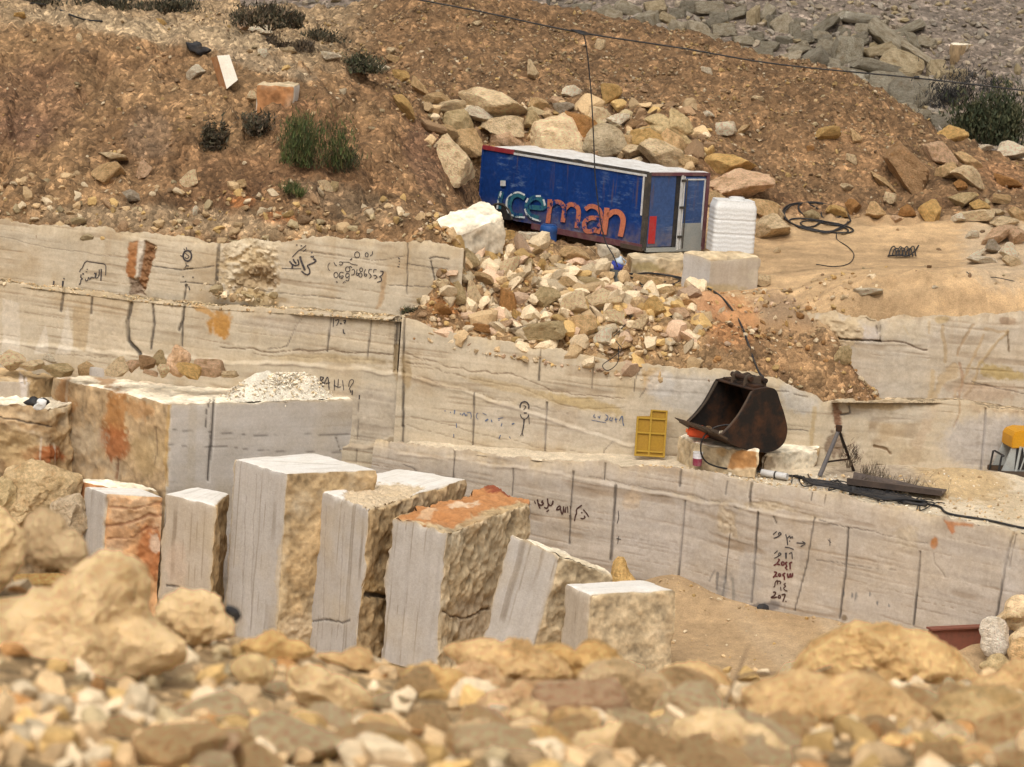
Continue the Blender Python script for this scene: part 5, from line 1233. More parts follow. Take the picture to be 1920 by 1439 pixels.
block('cut_stone', (172, 688), (167, 686), (197, 690), 53.2, zb=float(P(180, 706, 53.2)[2]), sty=('sawn', 'sawn', 'sawn'), amp=.01, step=.02, seed=31, label='small grey cut stone on the edge of the bench block', cat='cut stone', group=BR, chip=.02)
orock([(0,960),(8,880),(30,872),(110,880),(160,893),(150,930),(120,960),(60,985),(-40,990)], 52.2, (.58, .44, .26), 'ochre crumbling boulder left of the red-brown thin slab', 'rock', .8, 52, M_ROCK, 5, BR, bumpy=.1)
orock([(120,930),(150,925),(160,960),(150,1010),(100,1000),(90,960)], 51.6, 'grey', 'dark crumbly rock beneath the ochre crumbling boulder', 'rock', .9, 53, M_ROCK, 5, BR, bumpy=.1)
orock([(-30,900),(15,900),(25,960),(10,1000),(-30,1000)], 51.8, 'khaki', 'drab rock at the far left below the bench', 'rock', .9, 54, M_ROCK, 5, BR, bumpy=.1)
# pale crushed stone heap on the bench block
n = 1500; rr = np.random.RandomState(8)
bx_, by_, bz_ = P(530, 722, 54.0)
by_g = by_; x = rr.normal(bx_, .55, n); y = rr.normal(by_, .28, n)
hp = -.06 + .46 * np.exp(-((x - bx_) / .95) ** 4 - ((y - by_) / .46) ** 2)
zt_ = P(317, 757, 52.5)[2]
gx_ = np.linspace(-1, 1, 70); _ea, _ec = P(317, 757, 52.5), PZ(672, 746, zt_)
_sl = (_ec[1] - _ea[1]) / (_ec[0] - _ea[0]); by0 = _ea[1] + _sl * (bx_ - _ea[0]) + .66
X, Y_ = np.meshgrid(bx_ + gx_ * 1.5, gx_ * .8, indexing='ij'); yl_ = Y_ + 0; Y_ = by0 + _sl * (X - bx_) + Y_; by_ = 0
p = V3(X, Y_, zt_ - .09 + .46 * np.exp(-((X - bx_) / .95) ** 4 - (yl_ / .46) ** 2) * (1 + .35 * fbm(V3(X, Y_, 0), 4, 2.5)) + .02 * fbm(V3(X, Y_, 0), 3, 8))
c = np.array((.74, .67, .54)) * (1 + .14 * fbm(p, 4, 4))[..., None]
ff_ = grid_faces(70, 70, True); ff_ = ff_[(p.reshape(-1, 3)[ff_][:, :, 2] > zt_ - .03).all(1)]
o = link('crushed_stone', mesh_np('crushed_stone', p, ff_, M_SAND, True, c))
tag(o, 'heap of pale crushed stone on the huge bench block', 'crushed stone', None, 'stuff')
y = y - by_g + by0 + _sl * (x - bx_)
gravel('pale_gravel', V3(x, y, zt_ + hp), .02 + .05 * rr.random_sample(n) ** 2, rcols(n, ['cream', 'white', 'white'], 4, .9), 'pale stone chips scattered over the bench block', 1, 6)
# --- grey slabs of the far dump
GS = 'grey slabs of the far rubble dump'
GREY = [(1540,52,62,18,-32),(1610,33,66,18,6),(1675,80,92,26,42),(1702,55,58,15,-24),(1715,76,16,42,-30),(1725,106,72,20,38),(1645,95,54,20,-12),(1690,120,66,42,25),(1590,96,44,50,10),(1525,110,58,32,-25),(1552,90,34,24,20),(1605,76,48,22,-25),(1580,60,28,18,0),(1755,130,28,34,0),(1790,140,44,24,5),(1670,158,66,42,10),
 (1760,166,90,36,7),(1704,172,62,46,0),(1702,206,34,28,0),(1585,136,64,22,8),(1650,126,84,22,14),(1615,146,54,20,8),(1630,152,15,28,-20),(1535,68,32,16,0),(1510,70,36,22,-10),(1546,76,24,20,0),(1490,55,18,26,0),(1500,40,22,14,0),(1180,15,44,22,20),(1215,36,40,32,0),(1230,12,38,28,0),(1165,48,34,22,-15),(1205,56,34,26,0),
 (1250,35,30,20,20),(1268,50,30,24,40),(1285,48,20,16,0),(1310,55,40,26,20),(1330,15,46,20,0),(1350,32,34,22,10),(1382,25,40,22,-25),(1300,12,46,20,0),(1335,42,34,18,-20),(1412,30,20,40,10),(1440,25,22,38,20),(1448,42,14,30,-10),(1470,46,34,32,-30),(1360,56,44,22,0),(1332,72,44,16,0),(1300,68,24,16,0),(1395,76,34,18,0),(1420,70,28,20,10),(1440,86,38,16,-8),
 (1480,110,48,22,-20),(1430,100,34,16,0),(1400,94,34,14,10),(1455,118,44,14,0),(1500,90,40,18,-20),(1130,20,34,16,-20),(1090,15,30,14,0),(1110,40,24,14,10),(1150,28,30,16,10),(1270,25,30,18,0),(1255,62,28,16,0),(1375,95,30,14,0),(1350,85,30,12,0),(1470,75,30,16,15),(1740,185,40,24,0),(1725,215,36,28,0),(1760,225,40,24,0),(1560,118,40,20,20),(1625,55,34,18,10),(1650,45,30,14,-10),(1570,30,34,14,-20),(1740,80,34,16,20)]
GLAB = {4: 'upright thin slab on the far rubble dump', 2: 'longest pale slab slanting down the far rubble dump', 16: 'thick layered slab at the right end of the far rubble dump', 8: 'dark-sided block in the middle of the far rubble dump', 1: 'pale flat slab on top of the far rubble dump', 0: 'dark slab tilted up at the top of the far rubble dump', 18: 'rounded olive-grey stone at the foot of the far dump'}
for i, (cx, cy, w_, h_, r_) in enumerate(GREY):
    cn = (.40, .33, .225) if i in (6, 7, 13, 14, 30, 33, 42) else ((.47, .44, .38) if i in (1, 21) else random.Random(i).choice([(.33, .295, .235), (.29, .265, .215), (.37, .325, .255), (.25, .23, .19)]))
    rock(cx, cy, w_ * 1.22, h_ * 1.22, r_, cn, GLAB.get(i, 'grey stone slab tumbled in the far rubble dump'), HFAR, kind='slab', mat=M_ROCK_GREY, group=GS, name='flat_stone', cat='flat stone', dk=.7, sink=.3)
block('flat_stone', (1787, 84), (1781, 81), (1824, 83), HFAR(1800, 122) - .4, zb=float(P(1800, 126, HFAR(1800, 122) - .4)[2]), sty=('brown', 'brown', 'topcream'), amp=.03, step=.04, seed=91, label='square brown slab standing at the edge of the far scree', cat='flat stone', group=GS)
# --- loose stones: banks, mounds, heap, chute, far scree
n = 17000; rr = np.random.RandomState(31)
x = rr.uniform(-13, 13, n); fy_ = np.interp(x, FX, FY); y = fy_ + .05 + (rr.random_sample(n) ** 1.25) * 15
keep = ~((x > 1.6) & (y > 55.5) & (y < 62.2)) | (rr.random_sample(n) < .05)
keep &= ~((y > 62.3) & (x < -3.4)) | (rr.random_sample(n) < .3)
keep &= (fbm(V3(x, y, 0), 4, .7) + .35 * rr.normal(size=n)) > -.02
x, y = x[keep], y[keep]; n = len(x)
sz = .02 + .13 * rr.random_sample(n) ** 4
gravel('gravel', V3(x, y, UPZ(x, y)), sz, rcols(n, ['tan', 'cream', 'brown', 'ochre', 'tan', 'brown', 'khaki', 'brown'], 32), 'loose brown gravel over the bank and mounds', 1, 33)
n = 9000
x = rr.uniform(-8, 9, n); y = 63 + rr.random_sample(n) ** .9 * 6.5
gravel('gravel', V3(x, y, UPZ(x, y)), .03 + .08 * rr.random_sample(n) ** 2.5, rcols(n, ['tan', 'brown', 'ochre', 'brown', 'tan', 'cream'], 35, .5), 'loose gravel covering the mound behind the truck body', 1, 36)
n = 1300
px = rr.uniform(-150, 2000, n); x = P(px, px * 0 + 420, px * 0 + 56)[:, 0]; y = np.interp(x, FX, FY) + .1 + rr.random_sample(n) ** 1.7 * 1.5
k = x < -1.4; x, y = x[k], y[k]; n = len(x)
gravel('gravel', V3(x, y, UPZ(x, y)), .06 + .20 * rr.random_sample(n) ** 2.6, rcols(n, ['tan', 'cream', 'tan', 'khaki', 'brown', 'ochre', 'tan'], 47, .68), 'broken stones strewn along the foot of the earth bank', 2, 48)
n = 420
x = rr.uniform(-1.4, 3.6, n); y = np.interp(x, FX, FY) + .1 + rr.random_sample(n) * 3.0
gravel('gravel', V3(x, y, UPZ(x, y)), .12 + .32 * rr.random_sample(n) ** 1.5, rcols(n, ['tan', 'cream', 'pink', 'cream', 'cream', 'tan', 'ochre'], 49, .8), 'broken stones filling the rubble heap', 2, 50)
n = 5200
x = rr.uniform(-2.0, 7.0, n); fy_ = np.interp(x, FX, FY); y = fy_ + .03 + rr.random_sample(n) ** 1.2 * 3.2
k = (x < 2.6) | (rr.random_sample(n) < .30); x, y = x[k], y[k]; n = len(x)
gravel('gravel', V3(x, y, UPZ(x, y)), .03 + .13 * rr.random_sample(n) ** 2.6, rcols(n, ['tan', 'cream', 'ochre', 'pink', 'rust', 'tan'], 37, .7), 'broken stone of the rubble apron and chute', 1, 38)
n = 9000
x = rr.uniform(-8, 17, n); y = 80 + rr.random_sample(n) * 14
gravel('scree', V3(x, y, far_z(x, y)), .05 + .28 * rr.random_sample(n) ** 3, rcols(n, ['coolgrey', 'grey', 'coolgrey', 'khaki', 'grey'], 39, .55), 'grey scree on the far hillside', 1, 40)
n = 1500
x = rr.uniform(2.5, 11, n); sx = np.interp(x, [q[0] for q in fpts], [q[1] for q in fpts]); y = sx + .15 + rr.random_sample(n) * 3.2 * sm(2, 9, x)
SH_BVH = BVHTree.FromObject(bpy.data.objects['rock_shelf'], bpy.context.evaluated_depsgraph_get())
def shelf_z(x, y):
    h = SH_BVH.ray_cast(Vector((float(x), float(y), 8)), Vector((0, 0, -1)))
    return h[0][2] if h[0] is not None else SHZ
gravel('gravel', V3(x, y, np.array([shelf_z(a, b) for a, b in zip(x, y)])), .02 + .07 * rr.random_sample(n) ** 3, rcols(n, ['cream', 'white', 'tan', 'tan'], 41, .85), 'stone chips on the dusty shelf', 1, 42)
n = 1800
t_ = rr.random_sample(n); x = lerp(-10.5, -2.0, t_); y = np.interp(x, [-10.5, -2.0], [55.35, 54.75]) + rr.uniform(-.25, .35, n)
LB_BVH = BVHTree.FromObject(bpy.data.objects['left_ledge'], bpy.context.evaluated_depsgraph_get())
zz = []
for a, b in zip(x, y):
    h = LB_BVH.ray_cast(Vector((float(a), float(b), 8)), Vector((0, 0, -1))); zz.append(h[0][2] if h[0] is not None else np.nan)
zz = np.array(zz); k = ~np.isnan(zz)
gravel('gravel', V3(x[k], y[k], zz[k]), .02 + .07 * rr.random_sample(k.sum()) ** 2.5, rcols(k.sum(), ['cream', 'tan', 'tan', 'khaki'], 43, .8), 'stone chips along the left ledge', 1, 44)
n = 1500
x = rr.uniform(-3, 11, n); y = np.interp(x, [a for a, b in PIT], [b for a, b in PIT]) - .05 - rr.random_sample(n) ** 1.6 * 5
gravel('gravel', V3(x, y, floor_z(x, y)), .012 + .10 * rr.random_sample(n) ** 6, rcols(n, ['tan', 'cream', 'tan', 'ochre'], 45, .8), 'scattered small stones on the pit floor', 1, 46)
# ------------------------------------------------------------------ blue truck body
def m_blue(name, base, scuff=(.30, .42, .58), amt=.5):
    m, t, b = new_mat(name)
    co = coords(t, (1.2, 1, 5.0)); c0 = coords(t)
    n1 = noise(t, co, 2.2, 6, .7); n2 = noise(t, c0, 14, 4, .7); n3 = noise(t, c0, 1.3, 3, .5)
    c = mix(t, 'MULTIPLY', base, ramp(t, n2, [(0.3, .72), (0.7, 1.2)]), 1.0)
    sc = mth(t, 'MULTIPLY', ramp(t, n1, [(0.52, 0.0), (0.70, amt)]), ramp(t, n3, [(0.45, 0.0), (0.62, 1.0)]))
    c = mix(t, 'MIX', c, scuff, sc)
    c = mix(t, 'MIX', c, (.16, .13, .10), ramp(t, noise(t, c0, 3.5, 6, .75), [(0.62, 0.0), (0.76, .45)]))
    sx = t.nodes.new('ShaderNodeSeparateXYZ'); t.links.new(c0, sx.inputs[0])
    dust = mth(t, 'MULTIPLY', ramp(t, sx.outputs[2], [(0.05, .9), (0.55, 0.0)]), ramp(t, noise(t, c0, 5, 5, .7), [(0.35, 0.0), (0.65, .8)]))
    c = mix(t, 'MIX', c, (.22, .16, .11), dust)
    run = mth(t, 'MULTIPLY', ramp(t, noise(t, coords(t, (9, 9, .5)), 1.0, 4, .7), [(0.58, 0.0), (0.68, .55)]), ramp(t, sx.outputs[2], [(.7, 0.0), (1.0, 1.0)]))
    c = mix(t, 'MIX', c, (.13, .075, .045), run)
    t.links.new(c, b.inputs['Base Color']); b.inputs['Roughness'].default_value = .55
    bump(t, b, n2, .15, .01)
    return m
M_BLUE = m_blue('scuffed blue paint', (.004, .034, .165))
M_BLUE2 = m_blue('faded blue door paint', (.040, .080, .20), (.30, .33, .38), .45)
M_ROOF = m_paint('dirty white roof sheet', (.66, .64, .61), .6, .65, (.30, .25, .19), 4, streak=False)
M_TRIM = m_paint('dark rubber trim', (.045, .040, .035), .7, .5, (.20, .15, .10), 6)
M_WHITE = m_paint('worn white metal', (.58, .57, .55), .55, .5, (.25, .2, .15), 6)
M_GREYM = m_paint('grey primer', (.30, .31, .29), .6, .5, (.42, .38, .32), 5)
M_RED = m_paint('red paint', (.42, .03, .03), .6, .35, (.25, .12, .1), 9)
M_PURP = m_paint('brown purple sill', (.12, .045, .055), .7, .6, (.22, .16, .12), 6)
M_STEELD = m_paint('dark rusty steel', (.022, .018, .016), .5, .85, (.115, .048, .022), 2.6, metal=.25, bs=.25)
M_STEELI = m_paint('dull brown steel', (.075, .055, .040), .7, .7, (.13, .075, .04), 3, metal=.1, bs=.2)

def m_worn(name, col, lo, hi, under=(.006, .035, .150)):
    m, t, b = new_mat(name)
    co = coords(t)
    f = ramp(t, noise(t, co, 5.5, 6, .78), [(lo, 0.0), (hi, 1.0)])
    c = mix(t, 'MIX', under, mix(t, 'MULTIPLY', col, ramp(t, noise(t, co, 20, 3), [(0.3, .8), (0.7, 1.15)]), 1.0), f)
    t.links.new(c, b.inputs['Base Color']); b.inputs['Roughness'].default_value = .6
    return m
M_L1 = m_worn('worn teal lettering', (.03, .13, .17), .40, .48)
M_L1W = m_worn('flaking white lettering edge', (.60, .64, .64), .42, .48, (.010, .06, .10))
M_L2 = m_worn('worn salmon lettering', (.46, .15, .085), .43, .49)
M_L3 = m_worn('salmon lettering', (.50, .165, .09), .35, .41)

Yc = 58.6
Nb = P(1207, 470, Yc)
d = ray(1217, 326); zT = None
t_ = (Nb[1] - CAM[1]) / d[1]; Nt = CAM + d * t_
zT = Nt[2]; Hh = zT - Nb[2]
FL = PZ(908, 275, zT); RE = PZ(1320, 325, zT)
ax = FL - Nt; ax[2] = 0; LL = float(np.linalg.norm(ax)); ax /= LL
ay = np.array([-ax[1], ax[0], 0.0]); ay = ay if ay[1] > 0 else -ay
WW = max(1.5, float((RE - Nt).dot(ay)))
BR_ = np.stack([ax, ay, [0, 0, 1]], 1)
if np.linalg.det(BR_) < 0: BR_ = np.stack([-ax, ay, [0, 0, 1]], 1); XS = -1
else: XS = 1
ORG = np.array([Nt[0], Nt[1], Nb[2]])
truck = empty('truck_body', ORG, BR_)
tag(truck, 'scuffed blue box truck body with peeling iceman lettering, resting on stone blocks', 'truck body')
def tx(x): return XS * x          # x: distance from the near corner along the long side
def TB(): return MB()
def tbox(mb, x0, x1, y0, y1, z0, z1, m=0):
    a, b = sorted((tx(x0), tx(x1))); mb.box((a, y0, z0), (b, y1, z1), m)
print('truck L %.2f W %.2f H %.2f' % (LL, WW, Hh))
mb = MB(); tbox(mb, .06, LL - .02, .03, WW - .03, .10, Hh - .06); mb.build('body', M_BLUE, truck)
# long side: pressed panel with shallow upright ribs
nx, nz = 240, 60
X, Zg = np.meshgrid(np.linspace(.07, LL, nx), np.linspace(.10, Hh - .07, nz), indexing='ij')
rib = .022 * (np.abs(np.sin(np.pi * X / LL * 6)) ** .6) + .012 * fbm(V3(X, 0, Zg), 3, 1.2)
pp = V3(tx(1) * X, -.005 - rib, Zg)
sp = link('side_panel', mesh_np('side_panel', pp, grid_faces(nx, nz, XS < 0), M_BLUE, True), truck)
mb = MB()
nxr, nyr = 60, 16
X, Yg = np.meshgrid(np.linspace(-.02, LL + .02, nxr), np.linspace(.04, WW + .02, nyr), indexing='ij')
zr = Hh + .02 + .03 * fbm(V3(X, Yg, 0), 3, 1.0) + .015 * np.sin(X * 9)
rf = link('roof', mesh_np('roof', V3(tx(1) * X, Yg, zr), grid_faces(nxr, nyr, XS > 0), M_ROOF, True), truck)
mb = MB(); tbox(mb, .02, LL * .80, -.03, .03, Hh - .02, Hh + .035); mb.build('roof_trim', M_TRIM, truck)
mb = MB(); tbox(mb, .02, LL * .80, -.045, .0, Hh - .065, Hh - .022); mb.build('white_edge', M_WHITE, truck)
mb = MB(); tbox(mb, LL * .80, LL, -.05, .02, Hh - .06, Hh + .03); mb.build('red_trim', m_paint('maroon paint', (.24, .022, .03), .6, .35, (.25, .12, .1), 9), truck)
mb = MB(); tbox(mb, LL - .03, LL + .03, -.035, .03, .02, Hh); mb.build('corner_post', M_BLUE, truck)
mb = MB(); tbox(mb, -.03, .07, -.04, .05, .0, Hh + .02); mb.build('corner_post', M_TRIM, truck)
mb = MB(); tbox(mb, .075, .115, -.052, -.02, Hh * .45, Hh - .07); mb.build('white_edge', M_WHITE, truck)
mb = MB(); tbox(mb, .0, LL * .66, -.045, .02, .0, .12); mb.build('side_sill', M_PURP, truck)
mb = MB(); tbox(mb, .0, LL * .12, -.06, .015, -.02, .07); tbox(mb, .3, LL * .5, .25, .40, -.14, .09); tbox(mb, .3, LL - .2, WW - .45, WW - .30, -.14, .09)
mb.build('chassis', M_STEELI, truck)
mb = MB()
mb.tube([(tx(LL * .86 + .42 * math.cos(a)), -.035, .06 + .34 * math.sin(a)) for a in np.linspace(.15, math.pi - .15, 14)], .035, 6); mb.build('wheel_arch', M_TRIM, truck)
pl = [(tx(LL * .86 + .40 * math.cos(a)), -.048, .06 + .32 * math.sin(a)) for a in np.linspace(.1, math.pi - .1, 14)]
mb = MB(); mb.prism(pl, (0, .02, 0)); mb.build('wheel_recess', M_BLACK, truck)
# rear end with two doors
dw = WW * .50
mb = MB(); mb.box(*[(min(tx(-.035), tx(.01)), .06, .07), (max(tx(-.035), tx(.01)), dw - .07, Hh - .04)]); dr = mb.build('door', M_BLUE2, truck, bevel=.008)
tag(dr, 'faded blue door with a red sticker')
mb = MB(); tbox(mb, -.045, -.036, .075, .26, .14, .70); mb.build('sticker', M_RED, dr)
mb = MB(); tbox(mb, -.03, .02, dw - .065, dw + .05, .05, Hh - .02); mb.build('door_gap', M_BLACK, truck)
mb = MB(); tbox(mb, -.065, -.03, dw + .055, dw + .10, .0, Hh - .03); tbox(mb, -.065, -.03, dw + .125, dw + .155, .02, Hh - .05); mb.build('door_post', M_WHITE, truck)
mb = MB(); mb.box((min(tx(-.04), tx(.01)), dw + .17, .02), (max(tx(-.04), tx(.01)), WW - .05, Hh - .06)); d2 = mb.build('door', M_BLUE2, truck, bevel=.008)
tag(d2, 'blue door with a bare grey lower part')
mb = MB(); tbox(mb, -.052, -.041, dw + .18, WW - .06, .02, .55); mb.build('bare_patch', M_GREYM, d2)
mb = MB(); tbox(mb, -.055, -.041, dw + .18, WW - .06, Hh - .13, Hh - .10); tbox(mb, -.055, -.041, WW - .10, WW - .065, .4, Hh - .10); mb.build('door_moulding', M_WHITE, d2)
mb = MB(); tbox(mb, -.07, .03, WW - .05, WW + .03, .0, Hh + .02); tbox(mb, -.06, .02, .05, WW - .05, Hh - .04, Hh + .025); mb.build('end_frame', M_PURP, truck)
mb = MB(); tbox(mb, -.055, .02, .05, WW - .05, -.03, .055); mb.build('end_sill', M_GREYM, truck)
mb = MB()
for hz in (.25, .85, 1.4):
    tbox(mb, -.085, -.062, dw + .045, dw + .165, hz, hz + .05)
mb.build('hinge', M_TRIM, truck)
mb = MB(); mb.tube([(tx(-.085), dw + .19, .03), (tx(-.085), dw + .19, Hh - .1)], .014, 6); mb.build('lock_rod', M_TRIM, truck)
# lettering on the long side
NRM = -ay
def side_pt(px, py, off=.055):
    d = ray(px, py); o_ = ORG + NRM * off
    t = (o_ - CAM).dot(NRM) / d.dot(NRM); q = CAM + d * t - ORG
    return (q.dot(BR_[:, 0]), q.dot(BR_[:, 1]), q[2])
def letter(name, strokes, wpx, mat, off=.052):
    mbl = MB()
    for st in strokes:
        w_ = wpx
        if isinstance(st[0], (int, float)): w_, st = st[0], st[1:]
        q = spline(np.array([(x, y, 0) for x, y in st], float), 7)[:, :2] if len(st) > 2 else np.array([lerp(np.array(st[0], float), np.array(st[1], float), t) for t in np.linspace(0, 1, 6)])
        tg = np.gradient(q, axis=0); tg /= np.linalg.norm(tg, axis=1)[:, None] + 1e-9
        nn = np.stack([-tg[:, 1], tg[:, 0]], -1) * w_ / 2
        v = [];
        for a, n_ in zip(q, nn): v += [side_pt(*(a - n_), off), side_pt(*(a + n_), off)]
        mbl.add(v, [(2 * i, 2 * i + 1, 2 * i + 3, 2 * i + 2) for i in range(len(q) - 1)])
    return mbl.build(name, mat, sp)
letter('lettering', [[(943, 338), (943, 350)], [(940, 360), (937, 378), (935, 392)], [(984, 372), (974, 366), (962, 368), (955, 381), (956, 396), (966, 404), (980, 405)], [(990, 388), (1019, 390), (1017, 378), (1008, 371), (997, 373), (989, 383), (988, 394), (994, 404), (1010, 410)]], 9, M_L1).name = 'lettering'
letter('lettering', [[10, (938, 344), (948, 344)]], 10, M_WHITE, .056)
letter('lettering', [[(940, 359), (936, 372)], [(934, 375), (932, 392)], [(984, 366), (972, 361), (962, 363)], [(960, 364), (951, 374), (950, 388), (954, 400)], [(958, 403), (970, 407), (984, 408)], [(986, 380), (990, 372)], [(984, 392), (988, 402), (998, 410), (1014, 415)], [(1004, 368), (1014, 368)], [(1019, 374), (1022, 386)]], 3.4, M_L1W, .058)
letter('lettering', [[(1031, 374), (1030, 395), (1027, 419)], [(1032, 386), (1042, 379), (1053, 382), (1058, 394), (1055, 417)], [(1059, 392), (1068, 384), (1079, 386), (1085, 397), (1081, 428)]], 8.5, M_L2)
letter('lettering', [[(1097, 393), (1107, 387), (1119, 390), (1126, 400), (1125, 420), (1120, 438)], [(1124, 410), (1108, 409), (1097, 416), (1096, 427), (1101, 434), (1112, 433), (1122, 425)]], 8.5, M_L2)
letter('lettering', [[(1138, 390), (1136, 412), (1132, 440)], [(1139, 406), (1149, 398), (1161, 399), (1168, 410), (1167, 425), (1163, 444)]], 10, M_L3)

# ------------------------------------------------------------------ things around the truck body
s2, b_ = block('stone_block', (1333, 487), (1281, 472), (1428, 482), 57.2, top_tilt=(.09, .09, 0), zb=float(P(1340, 553, 57.2)[2]) - .05, sty=('sawn', 'sawnwarm', 'roughpale'), amp=.03, step=.025, seed=61, label='big grey and cream block carrying the white tank', group='blocks under the truck body', chip=.06,
    items=[('blob', 1340, 545, 60, 12, 0, (.40, .31, .16), .7, 1.2, 0), ('blob', 1420, 520, 20, 20, 0, (.6, .52, .4), .6, 1.2, 0)])
s1, b_ = block('stone_block', (1183, 482), (1174, 474), (1287, 482), 57.75, D=(1278, 470), zb=float(P(1200, 522, 57.75)[2]) - .1, sty=('rough', 'roughpale', 'roughpale'), amp=.04, step=.025, seed=62, label='long cream block wedged under the truck body corner', group='blocks under the truck body',
    items=[('blob', 1215, 505, 40, 12, 6, (.40, .31, .14), .8, 1.2, 0)])
block('stone_block', (1120, 458), (1116, 453), (1164, 468), 58.4, zb=float(P(1130, 482, 58.4)[2]), sty=('roughgrey', 'roughgrey', 'roughgrey'), amp=.03, step=.025, seed=63, label='small grey block in the dark gap under the truck body', group='blocks under the truck body')
M_TANK = m_paint('white plastic', (.68, .67, .645), .45, .10, (.6, .55, .45), 4, bs=.05)
zs2 = P(1333, 487, 57.2)[2]
tb = PZ(1375, 474, zs2 + .02)
yaw = R(9)
tank = empty('water_tank', tb, np.array([[math.cos(yaw), -math.sin(yaw), 0], [math.sin(yaw), math.cos(yaw), 0], [0, 0, 1]]))
tag(tank, 'white ribbed plastic water tank standing on a stone block', 'water tank')
sc_ = tb[1] / FPX; tw, th, td = 83 * sc_, 97 * sc_, 62 * sc_
nr, na = 90, 96
V = []
for i in range(nr):
    z = i / (nr - 1)
    for k in range(na):
        a = 2 * math.pi * k / na + .001
        c_, s_ = math.cos(a), math.sin(a)
        r_ = 1 / ((abs(c_) ** 9 + abs(s_) ** 9) ** (1 / 9))
        wav = .0019 * math.sin(2 * math.pi * (z * 11 + .16 * math.sin(6 * c_ * r_ * 1.5 + 2))) * sm(.03, .07, z) * (1 - sm(.80, .84, z))
        if abs(z - .34) < .02 or abs(z - .62) < .02: wav = -.006
        tp = 1 - .10 * float(sm(.84, 1.0, z)) - .02 * z
        V.append(((c_ * r_ * tw / 2 + wav * np.sign(c_) * (abs(c_) > .5)) * tp, (s_ * r_ * td / 2 + wav * np.sign(s_) * (abs(s_) > .5)) * tp + td / 2, z * th))
V = np.array(V)
F = np.array([(i * na + k, i * na + (k + 1) % na, (i + 1) * na + (k + 1) % na, (i + 1) * na + k) for i in range(nr - 1) for k in range(na)])
link('shell', mesh_np('shell', V, F, M_TANK, True), tank)
mb = MB(); mb.prism([tuple(v) for v in V[-na:]], (0, 0, -.01)); mb.build('top', M_TANK, tank)
mb = MB(); mb.tube([(.06, td / 2, th - .005), (.06, td / 2, th + .045)], .16, 24); mb.tube([(.06, td / 2, th + .045), (.06, td / 2, th + .06)], .13, 24); mb.build('lid', M_TANK, tank, smooth=False)
# blue barrel under the truck body
M_BAR = m_paint('blue plastic', (.012, .06, .21), .5, .3, (.1, .1, .1), 4)
by = HUP(1030, 448) + .15; bc = P(1028, 443, by); bs_ = by / FPX
bar = empty('barrel', bc); tag(bar, 'blue plastic barrel half hidden under the truck body', 'barrel')
mb = MB(); mb.tube([(0, 0, z) for z in (-.28, -.26, -.1, -.08, .08, .10, .2, .22)], [.15, .17, .18, .172, .172, .18, .17, .15], 20); mb.build('drum', M_BAR, bar, smooth=True)
mb = MB(); mb.tube([(0, 0, .215), (0, 0, .235)], .14, 20); mb.build('lid', M_BAR, bar)
# blue jug and dark rubber bag at the hose tangle
jy = HUP(1155, 512); jc = P(1157, 498, jy - .05)
jug = empty('jug', jc, np.array(Matrix.Rotation(R(22), 3, 'Y') @ Matrix.Rotation(R(30), 3, 'Z'))); tag(jug, 'blue and clear plastic jug lying on the rubble heap', 'jug')
M_JUG = m_paint('violet blue plastic', (.035, .055, .32), .4, .25, (.3, .3, .35), 8); M_CLR = m_paint('cloudy clear plastic', (.45, .50, .54), .25, .4, (.25, .28, .3), 8)
mb = MB(); mb.tube([(0, 0, z) for z in (-.13, -.11, .0, .06)], [.10, .125, .13, .12], 14); mb.build('body', M_JUG, jug, smooth=True)
mb = MB(); mb.tube([(0, 0, z) for z in (.06, .10, .14, .16, .20)], [.118, .10, .06, .035, .032], 14); mb.build('neck', M_CLR, jug, smooth=True)
mb = MB(); mb.tube([(.11, 0, .05), (.16, 0, .08), (.15, 0, .15), (.05, 0, .17)], .014, 6); mb.build('handle', M_CLR, jug, smooth=True)
orock([(1142,540),(1138,515),(1150,505),(1165,510),(1172,520),(1166,530),(1172,545),(1158,548),(1146,552)], HUP(1150, 525) - .15, (.055, .055, .05), 'dark crumpled rubber bag beside the blue jug', 'bag', .6, 71, m_paint('dark crumpled rubber', (.05, .05, .045), .6, .4, (.2, .17, .12), 5), 4, None, 'bag', bumpy=.16)
block('rock', (850, 445), (800, 416), (951, 404), 56.3, D=(906, 375), top_tilt=(.24, .44, .64), zb=float(P(850, 445, 56.5)[2]) - .30, sty=('brown', 'roughgrey', 'topcream'), amp=.06, step=.02, seed=68, chip=.09, label='big white slab tilted against the truck body corner', cat='rock', group=RH)
# bank blocks with a sawn face
ybs = HUP(428, 168) - .12
mb = MB()
fc = [P(407, 105, ybs + .38), P(430, 103, ybs + .38), P(446, 150, ybs + .06), P(425, 167, ybs)]
ex = np.array((-.14, .16, -.06))
mb.add(fc + [q + ex for q in fc], [(0, 1, 2, 3)], 0); mb.add(fc + [q + ex for q in fc], [(0, 3, 7, 4), (3, 2, 6, 7), (2, 1, 5, 6), (1, 0, 4, 5), (4, 7, 6, 5)], 1)
tag(mb.build('stone_slab', [m_paint('pale sawn stone', (.66, .60, .50), .9, .4, (.5, .4, .27), 4), m_paint('rusty stone', (.26, .115, .045), .95, .5, (.4, .3, .18), 5)], None), 'upright white sawn slab on the bank above the rusty-sided block', 'stone slab', 'sawn pieces on the earth bank', 'thing')
yb1 = HUP(530, 192) - .42
block('stone_block', (553, 161), (481, 157), (571, 151), yb1, zb=float(P(553, 190, yb1)[2]) - .3, sty=('rust', 'top', 'roughpale'), amp=.03, step=.02, seed=65, label='rusty-sided block with a white end on the bank', group='sawn pieces on the earth bank')

